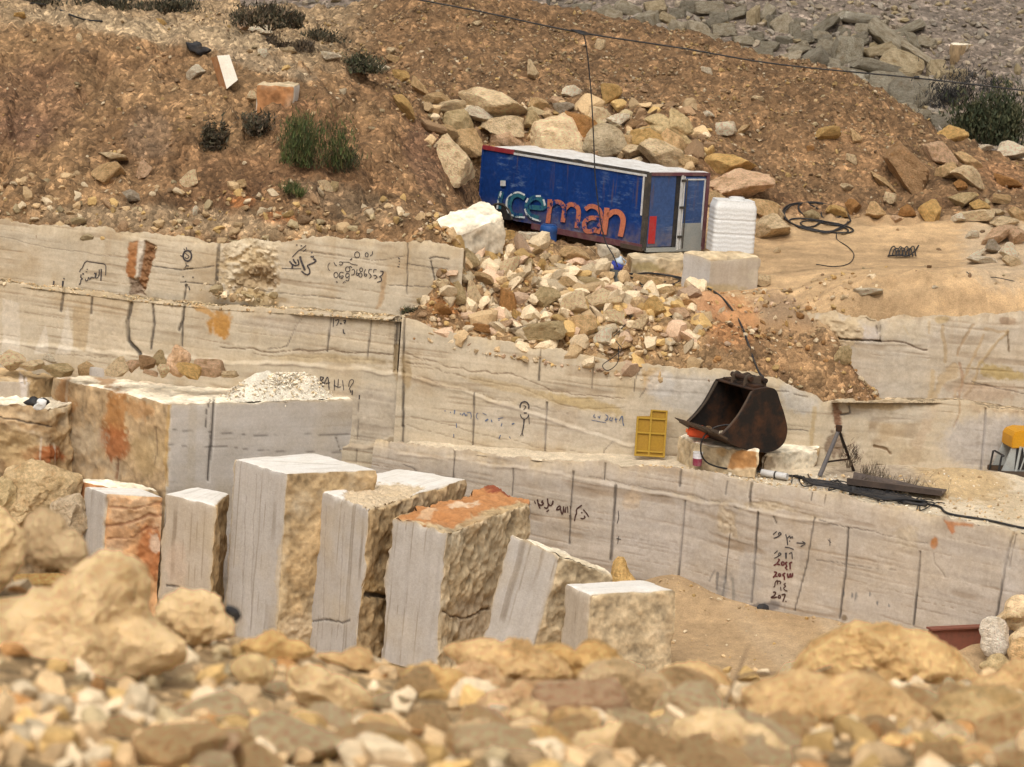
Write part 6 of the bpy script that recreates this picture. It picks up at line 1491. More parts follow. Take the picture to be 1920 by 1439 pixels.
# ------------------------------------------------------------------ shelf: blocks, bucket and small things
u1, bu1 = block('stone_block', (1300, 828), (1270, 812), (1426, 845), 52.95, D=(1400, 815), zb=SHZ - .02, sty=('roughpale', 'roughpale', 'topcream'), amp=.05, step=.022, seed=66, label='rough cream block with a rust triangle under the bucket', group='blocks under the bucket', chip=.08,
    items=[('poly', [(1362, 880), (1372, 852), (1390, 840), (1418, 842), (1424, 878)], (.40, .19, .06), .9, .8, -.02), ('blob', 1350, 845, 14, 10, 0, (.46, .30, .14), .7, 1.2, 0)])
u2, bu2 = block('stone_block', (1432, 850), (1420, 832), (1538, 840), 53.0, D=(1520, 815), zb=SHZ - .02, sty=('rough', 'topcream', 'topcream'), amp=.04, step=.022, seed=67, label='smooth cream-white block under the right side of the bucket', group='blocks under the bucket', chip=.08,
    items=[('poly', [(1426, 850), (1450, 858), (1456, 878), (1428, 888)], (.30, .22, .14), .8, 1.2, -.05)])
zU = float(P(1426, 842, 53.0)[2])
bk_p = P(1390, 840, 53.3); bk_p[2] = zU - .02
a_ = R(33); o_v = np.array([-math.cos(a_), -math.sin(a_), 0]); w_v = np.array([math.sin(a_), -math.cos(a_), 0])
bucket = empty('excavator_bucket', bk_p, np.stack([o_v, -w_v, [0, 0, 1]], 1))
tag(bucket, 'dark rusty excavator bucket standing on two stone blocks', 'excavator bucket')
prof = [(.27, 1.17), (-.06, 1.20), (-.24, 1.14), (-.36, .92), (-.50, .64), (-.58, .38), (-.52, .14), (-.28, .0), (.12, .0), (.55, .12), (.95, .33)]
pr = spline(np.array([(x, 0, z) for x, z in prof]), 6)[:, [0, 2]]
HWd = .56
# shell: sheet with thickness
tg = np.gradient(pr, axis=0); tg /= np.linalg.norm(tg, axis=1)[:, None]; nn = np.stack([tg[:, 1], -tg[:, 0]], -1)
inn = pr + nn * .04 * np.sign((np.array([0, .5]) - pr.mean(0)).dot(nn.mean(0)) or 1)
ctr_ = np.array([.1, .55]); sgn = np.sign(((ctr_ - pr) * nn).sum(1)); inn = pr + nn * (.035 * sgn)[:, None]
mb = MB(); n_ = len(pr)
v = [(x, -HWd, z) for x, z in pr] + [(x, HWd, z) for x, z in pr] + [(x, -HWd, z) for x, z in inn] + [(x, HWd, z) for x, z in inn]
f = []
for i in range(n_ - 1):
    f += [(i, i + 1, n_ + i + 1, n_ + i), (2 * n_ + i, 3 * n_ + i, 3 * n_ + i + 1, 2 * n_ + i + 1)]
f += [(0, n_, 3 * n_, 2 * n_), (n_ - 1, 3 * n_ - 1, 4 * n_ - 1, 2 * n_ - 1)]
mb.add(v, f); mb.build('shell', M_STEELD, bucket, smooth=True)
front = [(.74, .50), (.54, .72), (.40, .94), (.30, 1.12)]
side = [(x, z) for x, z in pr] + front
for s in (-1, 1):
    mb = MB(); mb.prism([(x, s * HWd, z) for x, z in side], (0, s * .035, 0)); mb.build('side_plate', M_STEELD, bucket)
    mb = MB()
    ed = spline(np.array([(x, 0, z) for x, z in [(.95, .33)] + front]), 5)
    for i in range(len(ed) - 1):
        a0, a1 = ed[i], ed[i + 1]
        mb.hexa([(a0[0], s * HWd - .03, a0[2]), (a1[0], s * HWd - .03, a1[2]), (a1[0], s * HWd + .05, a1[2]), (a0[0], s * HWd + .05, a0[2]),
                 (a0[0] - .05, s * HWd - .03, a0[2] + .02), (a1[0] - .05, s * HWd - .03, a1[2] + .02), (a1[0] - .05, s * HWd + .05, a1[2] + .02), (a0[0] - .05, s * HWd + .05, a0[2] + .02)])
    mb.build('side_cutter', M_STEELI, bucket)
mb = MB(); mb.hexa([(.80, -HWd - .04, .25), (1.04, -HWd - .04, .37), (1.04, HWd + .04, .37), (.80, HWd + .04, .25), (.79, -HWd - .04, .29), (1.04, -HWd - .04, .395), (1.04, HWd + .04, .395), (.79, HWd + .04, .29)])
mb.build('cutting_edge', M_STEELI, bucket)
for k in range(5):
    yk = -HWd + .06 + k * (2 * HWd - .12) / 4
    mb = MB(); mb.hexa([(.98, yk - .05, .34), (1.20, yk - .025, .47), (1.20, yk + .025, .47), (.98, yk + .05, .34), (.96, yk - .05, .42), (1.20, yk - .02, .485), (1.20, yk + .02, .485), (.96, yk + .05, .42)])
    mb.build('tooth', M_STEELI, bucket)
for s in (-.19, .19):
    mb = MB(); mb.prism([(-.30, s - .03, 1.08), (.22, s - .03, 1.15), (.20, s - .03, 1.33), (.10, s - .03, 1.40), (-.02, s - .03, 1.33), (-.16, s - .03, 1.36), (-.30, s - .03, 1.28)], (0, .06, 0))
    hb = mb.build('hinge_bracket', M_STEELI, bucket, bevel=.012)
    if s < 0:
        for hx, hz in ((.12, 1.31), (-.21, 1.27)):
            mb = MB(); mb.tube([(hx, -.30, hz), (hx, .30, hz)], .05, 14); mb.build('pin', M_STEELD, hb)
mb = MB(); mb.box((-.05, -.5, 1.165), (.20, .5, 1.225)); mb.build('top_beam', M_STEELD, bucket, bevel=.015)
# stones and things in front of the bucket
for cx, cy, w_, h_, c_, lab, Y in [(1352, 812, 30, 14, 'white', 'pale stone lying in the mouth of the bucket', 53.2), (1374, 818, 32, 16, 'pink', 'pinkish stone lying before the bucket', 53.1), (1330, 805, 26, 14, 'brown', 'brown stone behind the orange can', 53.3)]:
    rock(cx, cy, w_, h_, 5, c_, lab, None, Y, group='stones before the bucket')
M_ORG = m_paint('orange plastic', (.62, .085, .025), .5, .35, (.30, .08, .04), 6)
oc = P(1309, 820, 53.05)
can = empty('fuel_can', oc, np.array(Matrix.Rotation(R(-12), 3, 'Z'))); tag(can, 'orange plastic fuel can lying on the rough cream block', 'fuel can')
mb = MB(); mb.box((-.20, -.09, .0), (.20, .09, .17)); cb = mb.build('body', M_ORG, can, bevel=.03)
mb = MB(); mb.tube([(-.10, 0, .165), (-.07, 0, .21), (.06, 0, .21), (.10, 0, .165)], .018, 8); mb.build('handle', M_ORG, can, smooth=True)
mb = MB(); mb.tube([(-.20, 0, .10), (-.235, 0, .10)], .04, 12); mb.build('cap', m_paint('bright orange cap', (.75, .16, .04), .4, .1), can)
pc = P(1307, 873, 52.75)
pb = empty('paint_bucket', pc); tag(pb, 'small red paint bucket with white lid on the shelf edge', 'bucket')
sP = pc[1] / FPX
mb = MB(); mb.tube([(0, 0, 0), (0, 0, 14 * sP)], [8.5 * sP, 9.3 * sP], 20); mb.build('body', m_paint('crimson label', (.24, .035, .065), .5, .3, (.5, .4, .4), 8), pb, smooth=False)
mb = MB(); mb.tube([(0, 0, 14 * sP), (0, 0, 24 * sP)], [9.3 * sP, 9.6 * sP], 20); mb.build('upper_band', m_paint('white plastic band', (.66, .64, .66), .5, .3), pb)
mb = MB(); mb.tube([(0, 0, 24 * sP), (0, 0, 26 * sP)], 10 * sP, 20); mb.build('lid', M_WHITE, pb)
# yellow pallet-like panel
M_YEL = m_paint('yellow painted mesh', (.33, .185, .020), .6, .35, (.30, .16, .04), 3); M_YEL2 = m_paint('yellow rim', (.40, .245, .03), .55, .3, (.30, .18, .05), 4)
pA = P(1189, 855, 53.66); pB = P(1246, 860, 53.68); pB[2] = pA[2]; vx = pB - pA; pw = float(np.linalg.norm(vx)); vx /= pw
ph = 90 * pA[1] / FPX
ybk = np.cross([0, 0, 1.0], vx)
pan = empty('yellow_panel', pA, np.stack([vx, ybk, [0, 0, 1.0]], 1) @ np.array(Matrix.Rotation(R(-7), 3, 'X'))); tag(pan, 'yellow ribbed panel leaning on the cut face left of the bucket', 'panel')
hcol = ph * .84
mb = MB(); mb.prism([(0, 0, 0), (pw, 0, 0), (pw, 0, ph), (pw * .45, 0, ph), (pw * .43, 0, ph * .86), (0, 0, hcol)], (0, .025, 0)); mb.build('sheet', M_YEL, pan)
mb = MB()
for z0 in (.0, ph * .09, ph * .48, ph * .79): mb.box((0, -.03, z0), (pw, .0, z0 + .035))
for x0 in (0, pw * .44, pw - .035): mb.box((x0, -.034, 0), (x0 + .035, .0, hcol if x0 < .1 else ph))
mb.box((pw * .45, -.03, ph - .03), (pw, 0, ph)); mb.build('rib', M_YEL2, pan, bevel=.006)
# dark A-frame of steel bars
fA = P(1573, 806, 53.3); 
feet = [PZ(1537, 893, SHZ + .01), PZ(1601, 884, SHZ + .01), PZ(1590, 862, SHZ + .01)]
tri = empty('steel_tripod', (fA[0], fA[1], SHZ)); tag(tri, 'dark steel tripod standing against the crack in the cut face', 'tripod')
base_ = np.array([fA[0], fA[1], SHZ])
for ft, r_ in zip(feet, (.045, .03, .03)):
    mb = MB(); mb.tube([ft - base_, fA - base_], [r_, r_ * .8], 8); mb.build('leg', M_STEELD if r_ < .04 else m_paint('grey weathered steel', (.11, .10, .10), .6, .5, (.2, .16, .12), 5), tri)
mb = MB(); mb.tube([lerp(feet[0], fA, .3) - base_, lerp(feet[1], fA, .3) - base_], .018, 6); mb.build('crossbar', M_STEELD, tri)
mb = MB(); mb.tube([fA - base_ + np.array((0, 0, -.03)), fA - base_ + np.array((0, 0, .08))], .06, 8); mb.build('head', M_STEELD, tri)
# long dark steel trough lying on the shelf
q0, q1 = PZ(1588, 908, SHZ + .04), PZ(1766, 930, SHZ + .04)
vx = q1 - q0; tl = float(np.linalg.norm(vx)); vx /= tl; vy = np.cross([0, 0, 1.0], vx)
tro = empty('steel_trough', q0, np.stack([vx, vy, [0, 0, 1.0]], 1)); tag(tro, 'long dark rusty steel trough lying on the dusty shelf', 'trough')
M_TRO = m_paint('brown rusted sheet', (.085, .065, .055), .7, .7, (.16, .11, .08), 3, metal=.1, bs=.2)
mb = MB(); mb.hexa([(0, 0, 0), (tl, 0, 0), (tl, .55, 0), (0, .55, 0), (0, 0, .03), (tl, 0, .03), (tl, .55, .03), (0, .55, .03)]); mb.build('floor_plate', M_TRO, tro)
mb = MB(); mb.hexa([(0, -.03, 0), (tl, -.03, 0), (tl, 0, 0), (0, 0, 0), (0, -.06, .12), (tl, -.05, .10), (tl, -.01, .10), (0, -.02, .12)]); mb.build('lip', M_TRO, tro)
mb = MB(); mb.prism([(0, .55, 0), (tl * .80, .55, 0), (tl * .5, .58, .06), (0, .60, .12)], (0, .03, .005)); mb.build('back_plate', M_TRO, tro)
# white pipe pieces
w0, w1 = PZ(1428, 886, SHZ + .06), PZ(1476, 894, SHZ + .06)
pip = empty('plastic_pipe', w0); tag(pip, 'short white plastic pipe with a black band on the shelf edge', 'pipe')
mb = MB(); mb.tube([(0, 0, 0), w1 - w0], .062, 14); mb.build('tube', M_WHITE, pip)
mb = MB(); mb.tube([(w1 - w0) * .52, (w1 - w0) * .58], .068, 14); mb.build('band', M_BLACK, pip)

# ------------------------------------------------------------------ machine at the right edge
mc = P(1905, 886, 54.2); mc[2] = max(mc[2], shelf_z(mc[0], mc[1]) + .02)
mach = empty('stone_saw', mc, np.array(Matrix.Rotation(R(10), 3, 'Z'))); tag(mach, 'grey stone-cutting machine with a yellow hood at the right edge', 'machine')
M_MY = m_paint('machine yellow', (.55, .26, .012), .5, .3, (.3, .16, .05), 4); M_MG = m_paint('machine grey', (.36, .37, .35), .5, .45, (.25, .2, .15), 4)
mb = MB(); mb.prism([(-.22, -.25, .50), (1.2, -.25, .52), (1.2, -.25, .84), (-.04, -.25, .85), (-.18, -.25, .80), (-.22, -.25, .72)], (0, .6, 0)); mb.build('hood', M_MY, mach, bevel=.015)
mb = MB(); mb.prism([(-.36, -.22, .06), (1.2, -.22, .06), (1.2, -.22, .54), (-.20, -.22, .52)], (0, .04, 0)); mb.prism([(-.36, .3, .06), (1.2, .3, .06), (1.2, .3, .54), (-.20, .3, .52)], (0, .04, 0)); mb.build('side_panel', M_MG, mach)
mb = MB()
for x0, x1 in ((-.02, .10), (.12, -.0), (.10, .22), (.26, .14), (.3, .42), (.5, .36)):
    mb.tube([(x0, -.26, .08), (x1, -.26, .54)], .014, 6)
mb.tube([(-.10, -.26, .06), (-.05, -.26, .54)], .025, 6); mb.build('guard_bar', M_MG, mach)
mb = MB(); mb.box((-.12, -.235, .10), (1.1, -.20, .52)); mb.build('radiator', M_BLACK, mach)
mb = MB(); mb.tube([(-.46, -.30, .0), (-.42, -.30, .36), (-.38, -.30, .36)], .02, 6); mb.tube([(-.46, .2, .0), (-.42, .2, .36), (-.38, .2, .36), (-.38, -.30, .36)], .02, 6); mb.build('rail', M_BLACK, mach)
mb = MB(); mb.box((-.46, -.34, -.03), (1.2, -.26, .07)); mb.box((-.46, .26, -.03), (1.2, .34, .07)); mb.build('skid', M_STEELI, mach, bevel=.01)
mb = MB(); mb.box((.02, -.26, .88), (.10, -.2, 1.0)); mb.build('red_stop', M_RED, mach)

# ------------------------------------------------------------------ pit floor, right
zf = lambda p: float(floor_z(p[0], p[1]))
def lay(px, py):
    p = PZ(px, py, .25); p[2] = zf(p); return p
g0, g1 = lay(1738, 1240), lay(2080, 1222)
vx = g1 - g0; gl = float(np.linalg.norm(vx)); vx /= gl; vx[2] = 0; vy = np.cross([0, 0, 1.0], vx)
beam = empty('steel_beam', g0, np.stack([vx, vy, [0, 0, 1.0]], 1)); tag(beam, 'red-brown rusted steel plate beam on the pit floor', 'steel beam')
M_BEAM = m_paint('red oxide steel', (.21, .075, .048), .8, .8, (.12, .06, .04), 12, bs=.4)
hb_ = 66 * g0[1] / FPX
mb = MB(); mb.box((0, 0, .0), (gl, .05, hb_)); mb.build('web', M_BEAM, beam, bevel=.006)
mb = MB(); mb.box((0, -.06, hb_), (gl, .12, hb_ + .03)); mb.box((0, -.06, -.03), (gl, .12, .0)); mb.build('flange', M_BEAM, beam)
FR = 'white rocks at the steel beam'
yb_ = g0[1] - .25
orock([(1841,1162),(1852,1156),(1885,1164),(1892,1190),(1886,1228),(1846,1229),(1840,1195)], yb_, (.74,.68,.60), 'upright white rock leaning on the red-brown steel beam', 'rock', .5, 88, M_ROCK, 5, FR, bumpy=.05, facet=.5)
orock([(1890,1195),(1905,1182),(1940,1178),(1960,1215),(1930,1225),(1895,1220)], yb_ - .05, 'cream', 'rounded pale stone right of the upright white rock', 'rock', .8, 82, M_ROCK, 4, FR)
orock([(1888,1222),(1925,1195),(1950,1210),(1940,1240),(1905,1252),(1895,1240)], yb_ - .35, 'tan', 'tan angular stone before the rounded pale one', 'rock', .8, 83, M_ROCK, 4, FR)
orock([(1833,1250),(1850,1238),(1890,1236),(1895,1246),(1855,1258)], yb_ - .5, 'khaki', 'low flat stone below the upright white rock', 'rock', .8, 84, M_ROCK, 4, FR)
orock([(1850,1168),(1880,1150),(1925,1118),(1990,1090),(1990,1190),(1900,1180)], yb_ + .55, 'cream', 'pale curved rock behind the steel beam at the right edge', 'rock', .6, 85, M_ROCK, 4, FR)
orock([(1150,1054),(1160,1040),(1172,1043),(1178,1070),(1190,1130),(1186,1192),(1130,1192),(1128,1130),(1145,1082)], 49.6, 'ochre', 'small ochre stone standing behind the leaning sawn block', 'rock', .8, 86, M_ROCK, 4)
pzz = lay(1432, 1149)
orock([(1398,1148),(1420,1143),(1440,1136),(1445,1143),(1440,1152),(1420,1152)], pzz[1], (.07,.065,.06), 'black scrap of burnt rubber at the foot of the pit face', 'rubber_scrap', .5, 87, M_BLACK, 3, None, 'scrap', bumpy=.2)

# ------------------------------------------------------------------ cables and hoses
def cable(name, pts, r, label, group=None, n=10, mat=None, cat='cable', lift=0.0):
    q = spline(pts, n)
    mb = MB(); mb.tube(q, r, 6); o = mb.build(name, mat or M_BLACK, None, smooth=True)
    return tag(o, label, cat, group)
def on(surf, pts, lift=.03):
    return [P(x, y, surf(x, y)) + np.array((0, 0, lift)) for x, y in pts]
w0, w1 = P(640, -28, 58.5), P(2100, 196, 55.5)
cable('overhead_cable', [P(640, -28, 58.4), P(775, -2, 58.3), P(900, 22, 58.2), P(1080, 60, 58), P(1280, 91, 57.8), P(1460, 121, 57.5), P(1720, 147, 57), P(1920, 170, 56.6), P(2100, 190, 56.2)], .017, 'black cable strung across the quarry from left to right', n=14)
cable('hanging_cable', [P(1083, 60, 57.98), P(1097, 75, 57.95), P(1108, 170, 57.9), P(1113, 260, 57.85), P(1116, 330, 57.8), P(1124, 400, 57.7), P(1134, 450, 57.6), P(1150, 480, 57.4), P(1158, 500, 57.2)], .013, 'black cable hanging from the overhead cable past the truck body', n=12)
mb = MB()
for k in range(5):
    a0 = P(1070 + 2 * k, 56 + k, 58 - .02 * k); mb.tube([a0, a0 + RIGHT * .18 - UP * (.02 + .01 * k), a0 + RIGHT * .30 - UP * .05], .016, 6)
tag(mb.build('cable_knot', M_BLACK, None, smooth=True), 'tape-wrapped knot where the hanging cable meets the overhead cable', 'cable')
mb = MB(); kp = P(1719, 146, 57)
mb.tube([kp - RIGHT * .05, kp, kp + RIGHT * .05], .035, 8); tag(mb.build('cable_joint', M_BLACK, None, smooth=True), 'small taped joint on the right part of the overhead cable', 'cable')
pp0 = P(1027, 22, 72.5); mb = MB(); mb.tube([pp0 - np.array((0, 0, 1.2)), pp0 + np.array((0, 0, 3.0))], .05, 8)
tag(mb.build('wooden_post', m_paint('grey wood', (.10, .09, .075), .9, .4, (.2, .17, .13), 6)), 'thin dark post on the crest of the gravel mound', 'post')
HO = 'hoses on the rubble heap'
cable('hose', on(HUP, [(1160, 512), (1185, 520), (1215, 518), (1250, 522), (1280, 528)], .06) + on(HUP, [(1310, 540), (1340, 555), (1362, 575), (1385, 608), (1400, 645), (1412, 680)], .07) + [P(1424, 700, 53.75), P(1431, 708, 53.6), P(1422, 712, 53.4)], .022, 'thick black hose running from the blue jug down to the bucket', HO, cat='hose')
cable('hose', on(HUP, [(1178, 523), (1195, 530), (1205, 540), (1225, 545), (1255, 540), (1275, 530), (1260, 524)], .05), .014, 'thin black hose loop lying on a slab in the rubble heap', HO, cat='hose')
cable('hose', on(HUP, [(1200, 545), (1215, 540), (1248, 534)], .06), .012, 'short straight piece of thin hose by the hose loop', HO, cat='hose')
cable('hose', on(HUP, [(1150, 640), (1165, 625), (1185, 600), (1195, 570), (1190, 545)], .09), .009, 'thin wire winding through the rubble heap', HO, cat='wire')
cable('hose', [P(1155, 640, 53.95), P(1165, 655, 53.75), P(1150, 670, 53.72), P(1130, 685, 53.72), P(1140, 695, 53.72), P(1158, 680, 53.7), P(1160, 650, 53.8)], .008, 'thin wire loop hanging over the crest of the cut face', HO, cat='wire')
cl = []
for k, (cx, cy, rx, ry, r_) in enumerate([(1530, 412, 60, 26, 8), (1505, 408, 38, 22, 10), (1545, 405, 50, 18, 15), (1535, 428, 56, 10, 10), (1550, 430, 50, 9, 8)]):
    for a in np.linspace(.4 * k, .4 * k + 2 * math.pi * .92, 14):
        x = cx + rx * math.cos(a) * math.cos(R(r_)) - ry * math.sin(a) * math.sin(R(r_)); y = cy + rx * math.cos(a) * math.sin(R(r_)) + ry * math.sin(a) * math.cos(R(r_))
        cl.append((x, y))
cable('cable_coil', on(HUP, cl, .05), .018, 'loose coil of black cable on the sandy terrace', n=5)
cable('wire', on(HUP, [(1568, 440), (1570, 452), (1590, 465), (1601, 480), (1592, 496), (1565, 502), (1530, 498)], .02), .010, 'thin curved wire on the sand below the cable coil', cat='wire')
mb = MB()
for k in range(7):
    x0 = 1672 + k * 6
    mb.tube(np.array(spline(on(HUP, [(x0 - 6, 487), (x0 - 2, 474 + (k % 3) * 2), (x0 + 5, 470 + (k % 2) * 4), (x0 + 9, 488)], .05), 5)) + UP * .03, .013, 6)
mb.tube(spline(on(HUP, [(1664, 486), (1685, 484), (1700, 486), (1713, 478), (1722, 466)], .06), 6), .016, 6)
tag(mb.build('cable_bundle', M_BLACK, None, smooth=True), 'small springy bundle of black cable on the open sand', 'cable')
cable('wire', on(HUP, [(1812, 512), (1822, 520), (1838, 526), (1860, 522), (1890, 527), (1930, 536)], .02), .009, 'thin wire on the sand near the pale stone pile', cat='wire')
cable('hose', on(HUP, [(58, 9), (85, 12), (105, 18), (130, 30), (160, 40), (192, 43)], .03), .022, 'black hose lying on the track above the bank', cat='hose')
SHO = 'hoses on the dusty shelf'
def shl(pts, lift=.03):
    out = []
    for x, y in pts:
        p = PZ(x, y, SHZ); p[2] = shelf_z(p[0], p[1]) + lift; out.append(p)
    return out
for k in range(6):
    rr_ = random.Random(k)
    cable('hose', shl([(1476 + 6 * k, 893 + 1.5 * k), (1520, 899 + 2.6 * k), (1560, 905 + 2.8 * k), (1610, 914 + 3.4 * k), (1655, 922 + 3.6 * k), (1700, 931 + 2 * k), (1738, 943)], .03 + .012 * k), .020, 'black hose in the bundle stretched along the dusty shelf', 'parallel hoses bundled along the shelf', cat='hose')
cable('hose', shl([(1640, 926), (1690, 930), (1735, 940), (1762, 948), (1772, 956), (1790, 961), (1850, 970), (1920, 984), (2000, 996)]), .022, 'single black hose leaving the bundle towards the right edge', SHO, cat='hose')
cable('hose', shl([(1655, 934), (1680, 938), (1710, 944), (1736, 946), (1715, 938), (1680, 933), (1660, 930)], .05), .030, 'tight black coil at the end of the hose bundle', SHO, cat='hose')
cable('hose', [P(1415, 822, 53.1), P(1395, 800, 52.8), P(1365, 797, 52.75), P(1338, 803, 52.7), P(1318, 822, 52.6), P(1314, 846, 52.65), P(1322, 864, 52.7), P(1340, 874, 52.72), P(1375, 881, 52.75), P(1422, 885, 52.8), P(1426, 878, 52.9)], .016, 'thin black hose looping down in front of the rough cream block', SHO, cat='hose')
for k in range(14):
    rr_ = random.Random(40 + k)
    x0 = 1485 + 13 * k
    pts = [(x0 + 16 * i + rr_.uniform(-12, 12), 896 + (x0 + 16 * i - 1480) * .185 + rr_.uniform(-11, 11)) for i in range(8)]
    cable('hose', shl(pts, .03 + .02 * rr_.random()), .011, 'thin tangled black cable lying over the hose bundle', 'thin cables tangled over the hose bundle', cat='cable')
tb_ = shl([(1600, 925)])[0]
orock([(1592,920),(1598,912),(1606,914),(1609,924),(1604,931),(1594,930)], tb_[1], (.02,.02,.02), 'black hose connector in the middle of the hose bundle', 'hose_connector', .8, 91, M_BLACK, 3, None, 'connector')
# plastic scraps
cr_ = HUP(370, 100) - .1
orock([(349,78),(360,82),(378,88),(398,95),(388,101),(366,99),(352,90)], cr_, (.02,.022,.026), 'black torn plastic scrap stuck in the bank', 'plastic_scrap', .4, 92, M_BLACK, 4, None, 'scrap', bumpy=.07)
orock([(423,1133),(440,1139),(451,1160),(441,1169),(428,1155)], 13.25, (.02,.02,.022), 'black rubber scrap on top of the near mound', 'rubber_scrap', .6, 93, M_BLACK, 3, None, 'scrap', bumpy=.15)
orock([(42,757),(52,750),(72,748),(90,750),(95,756),(80,762),(60,760)], 53.3, (.02,.02,.02), 'black plastic scrap on the stepped bedrock', 'plastic_scrap', .5, 94, M_BLACK, 3, None, 'scrap', bumpy=.15)
orock([(70,757),(80,748),(88,752),(86,760),(60,764)], 53.15, (.85,.84,.82), 'white plastic rag on the stepped bedrock', 'plastic_scrap', .5, 95, M_TANK, 3, None, 'scrap', bumpy=.1)

# ------------------------------------------------------------------ plants
def m_leaf(name, a, b_):
    m, t, b = new_mat(name)
    at = N(t, 'ShaderNodeAttribute', attribute_name='Col')
    t.links.new(at.outputs['Color'], b.inputs['Base Color']); b.inputs['Roughness'].default_value = .8
    return m
M_LEAF = m_leaf('leaves', 0, 0); M_TWIG = m_paint('dry twigs', (.12, .085, .055), .9, .4, (.2, .15, .1), 8)
def plant(px, py, w_, h_, surf, cols, n, label, cat='shrub', leaf=.06, seed=0, upright=.3, clumps=9, group=None, Y=None, name=None, thin=.18):
    Y = surf(px, py + h_ / 2 - 2) if Y is None else Y
    s = Y / FPX; base = P(px, py + h_ / 2, Y); Wd, Hg = w_ * s, h_ * s
    rs = np.random.RandomState(seed)
    root = empty(name or cat.replace(' ', '_'), base); tag(root, label, cat, group)
    cc = np.stack([rs.uniform(-.5, .5, clumps) * Wd, rs.uniform(-.3, .3, clumps) * Wd, rs.uniform(.15, .75, clumps) * Hg], -1)
    cc[:, 2] *= 1 - .5 * (np.abs(cc[:, 0]) / (Wd * .5)) ** 2
    k = rs.randint(0, clumps, n)
    p = cc[k] + rs.normal(0, 1, (n, 3)) * rs.uniform(.5, 1.5, clumps)[k][:, None] * np.array([Wd * .11, Wd * .10, Hg * .17])
    p[:, 2] = np.abs(p[:, 2])
    dr = rs.normal(0, 1, (n, 3)); dr[:, 2] = np.abs(dr[:, 2]) + upright * 4; dr /= np.linalg.norm(dr, axis=1)[:, None]
    sd = np.cross(dr, rs.normal(0, 1, (n, 3))); sd /= np.linalg.norm(sd, axis=1)[:, None]
    ln = leaf * rs.uniform(.6, 1.5, n)[:, None]
    v = np.stack([p - sd * ln * thin, p + sd * ln * thin, p + dr * ln], 1)
    f = np.arange(n * 3).reshape(n, 3)
    tone = (rs.uniform(.6, 1.25, n) * (.85 + .3 * (np.sin(k * 7.1) * .5 + .5)))[:, None]
    c = np.array(cols)[rs.randint(0, len(cols), n)] * tone
    link('foliage', mesh_np('foliage', v.reshape(-1, 3), f, M_LEAF, False, np.repeat(c[:, None], 3, 1)), root)
    mb = MB()
    for q in cc:
        mb.tube(spline(np.array([(q[0] * .15, q[1] * .15, -.05), (q[0] * .5, q[1] * .5, q[2] * .55), q]), 4), np.linspace(.012, .004, 9), 5)
    mb.build('stem', M_TWIG, root)
    return root
DG = [(.06, .056, .032), (.085, .072, .042), (.04, .038, .024), (.13, .095, .058)]; DRY = [(.12, .085, .055), (.16, .115, .07), (.085, .065, .045)]; GRN = [(.06, .085, .025), (.085, .10, .03), (.045, .06, .022), (.12, .10, .04)]; OLV = [(.045, .055, .026), (.065, .07, .032), (.085, .08, .04)]
LS = [(185, 6, 130, 26, DG, 'low dark shrub at the top edge, second from the left'), (330, 12, 90, 26, DG, 'dark shrub at the top edge above the track'), (80, 2, 100, 16, DG, 'dark shrub at the top left corner')]
for i, (x, y, w_, h_, cl_, lab) in enumerate(LS): plant(x, y, w_, h_, HUP, cl_, 1500, lab, 'shrub', .10, i, .3, 12, 'dark shrubs along the track', Y=66.5)
plant(505, 30, 110, 46, HUP, DG + DRY[:1], 2600, 'broad dark shrub behind the pinkish rock at the track', 'shrub', .10, 11, .3, 14, 'dark shrubs along the track', Y=63.5)
plant(535, 82, 90, 32, HUP, DRY, 1800, 'dry grey-brown shrub on the bank shoulder', 'shrub', .09, 12, .5, 10, 'dark shrubs along the track')
plant(655, 118, 95, 34, HUP, OLV + DG, 2000, 'low olive shrub on the right shoulder of the bank', 'shrub', .08, 13, .2, 10, 'dark shrubs along the track')
plant(600, 68, 70, 20, HUP, DG, 900, 'small dark tuft right of the broad dark shrub', 'shrub', .08, 14, .2, 8, 'dark shrubs along the track')
plant(588, 262, 110, 105, HUP, GRN, 4200, 'bright green grass tuft in the middle of the bank', 'grass tuft', .13, 15, .6, 12, 'green tufts on the bank', thin=.07, name='grass_tuft')
plant(560, 355, 70, 30, HUP, GRN, 900, 'small green tuft below the bright one', 'grass tuft', .09, 16, .5, 6, 'green tufts on the bank', thin=.08, name='grass_tuft')
plant(650, 300, 50, 50, HUP, OLV, 900, 'olive weeds right of the bright green tuft', 'weeds', .09, 17, .5, 6, 'green tufts on the bank', thin=.08, name='weed_tuft')
plant(465, 232, 90, 44, HUP, DRY[:1] + DG + DRY[2:], 1500, 'dark dry shrub above the round earth lump', 'shrub', .10, 18, .2, 9, 'dry shrubs on the bank')
plant(405, 250, 46, 70, HUP, DRY[2:] + DG, 1000, 'dark dry shrub hanging left of the round earth lump', 'shrub', .10, 19, .0, 7, 'dry shrubs on the bank')
plant(1852, 212, 105, 122, None, OLV + [(.035, .045, .022)], 7000, 'dense dark green bush below the right end of the overhead cable', 'bush', .13, 20, .35, 16, None, Y=74)
plant(1832, 165, 150, 90, None, [(.03, .03, .03), (.045, .042, .04)], 2200, 'scorched black shrub behind the dark green bush', 'shrub', .16, 21, .2, 14, None, Y=77, thin=.06)
plant(1715, 240, 60, 50, None, [(.04, .042, .035), (.03, .03, .028)], 700, 'dark weeds at the foot of the far rubble dump', 'weeds', .14, 22, .2, 8, None, Y=76.5, thin=.08, name='weed_tuft')
plant(1640, 888, 60, 40, None, DRY, 420, 'thin dry weeds beside the steel trough', 'weeds', .12, 23, .9, 8, None, Y=53.2, thin=.03, name='weed_tuft')
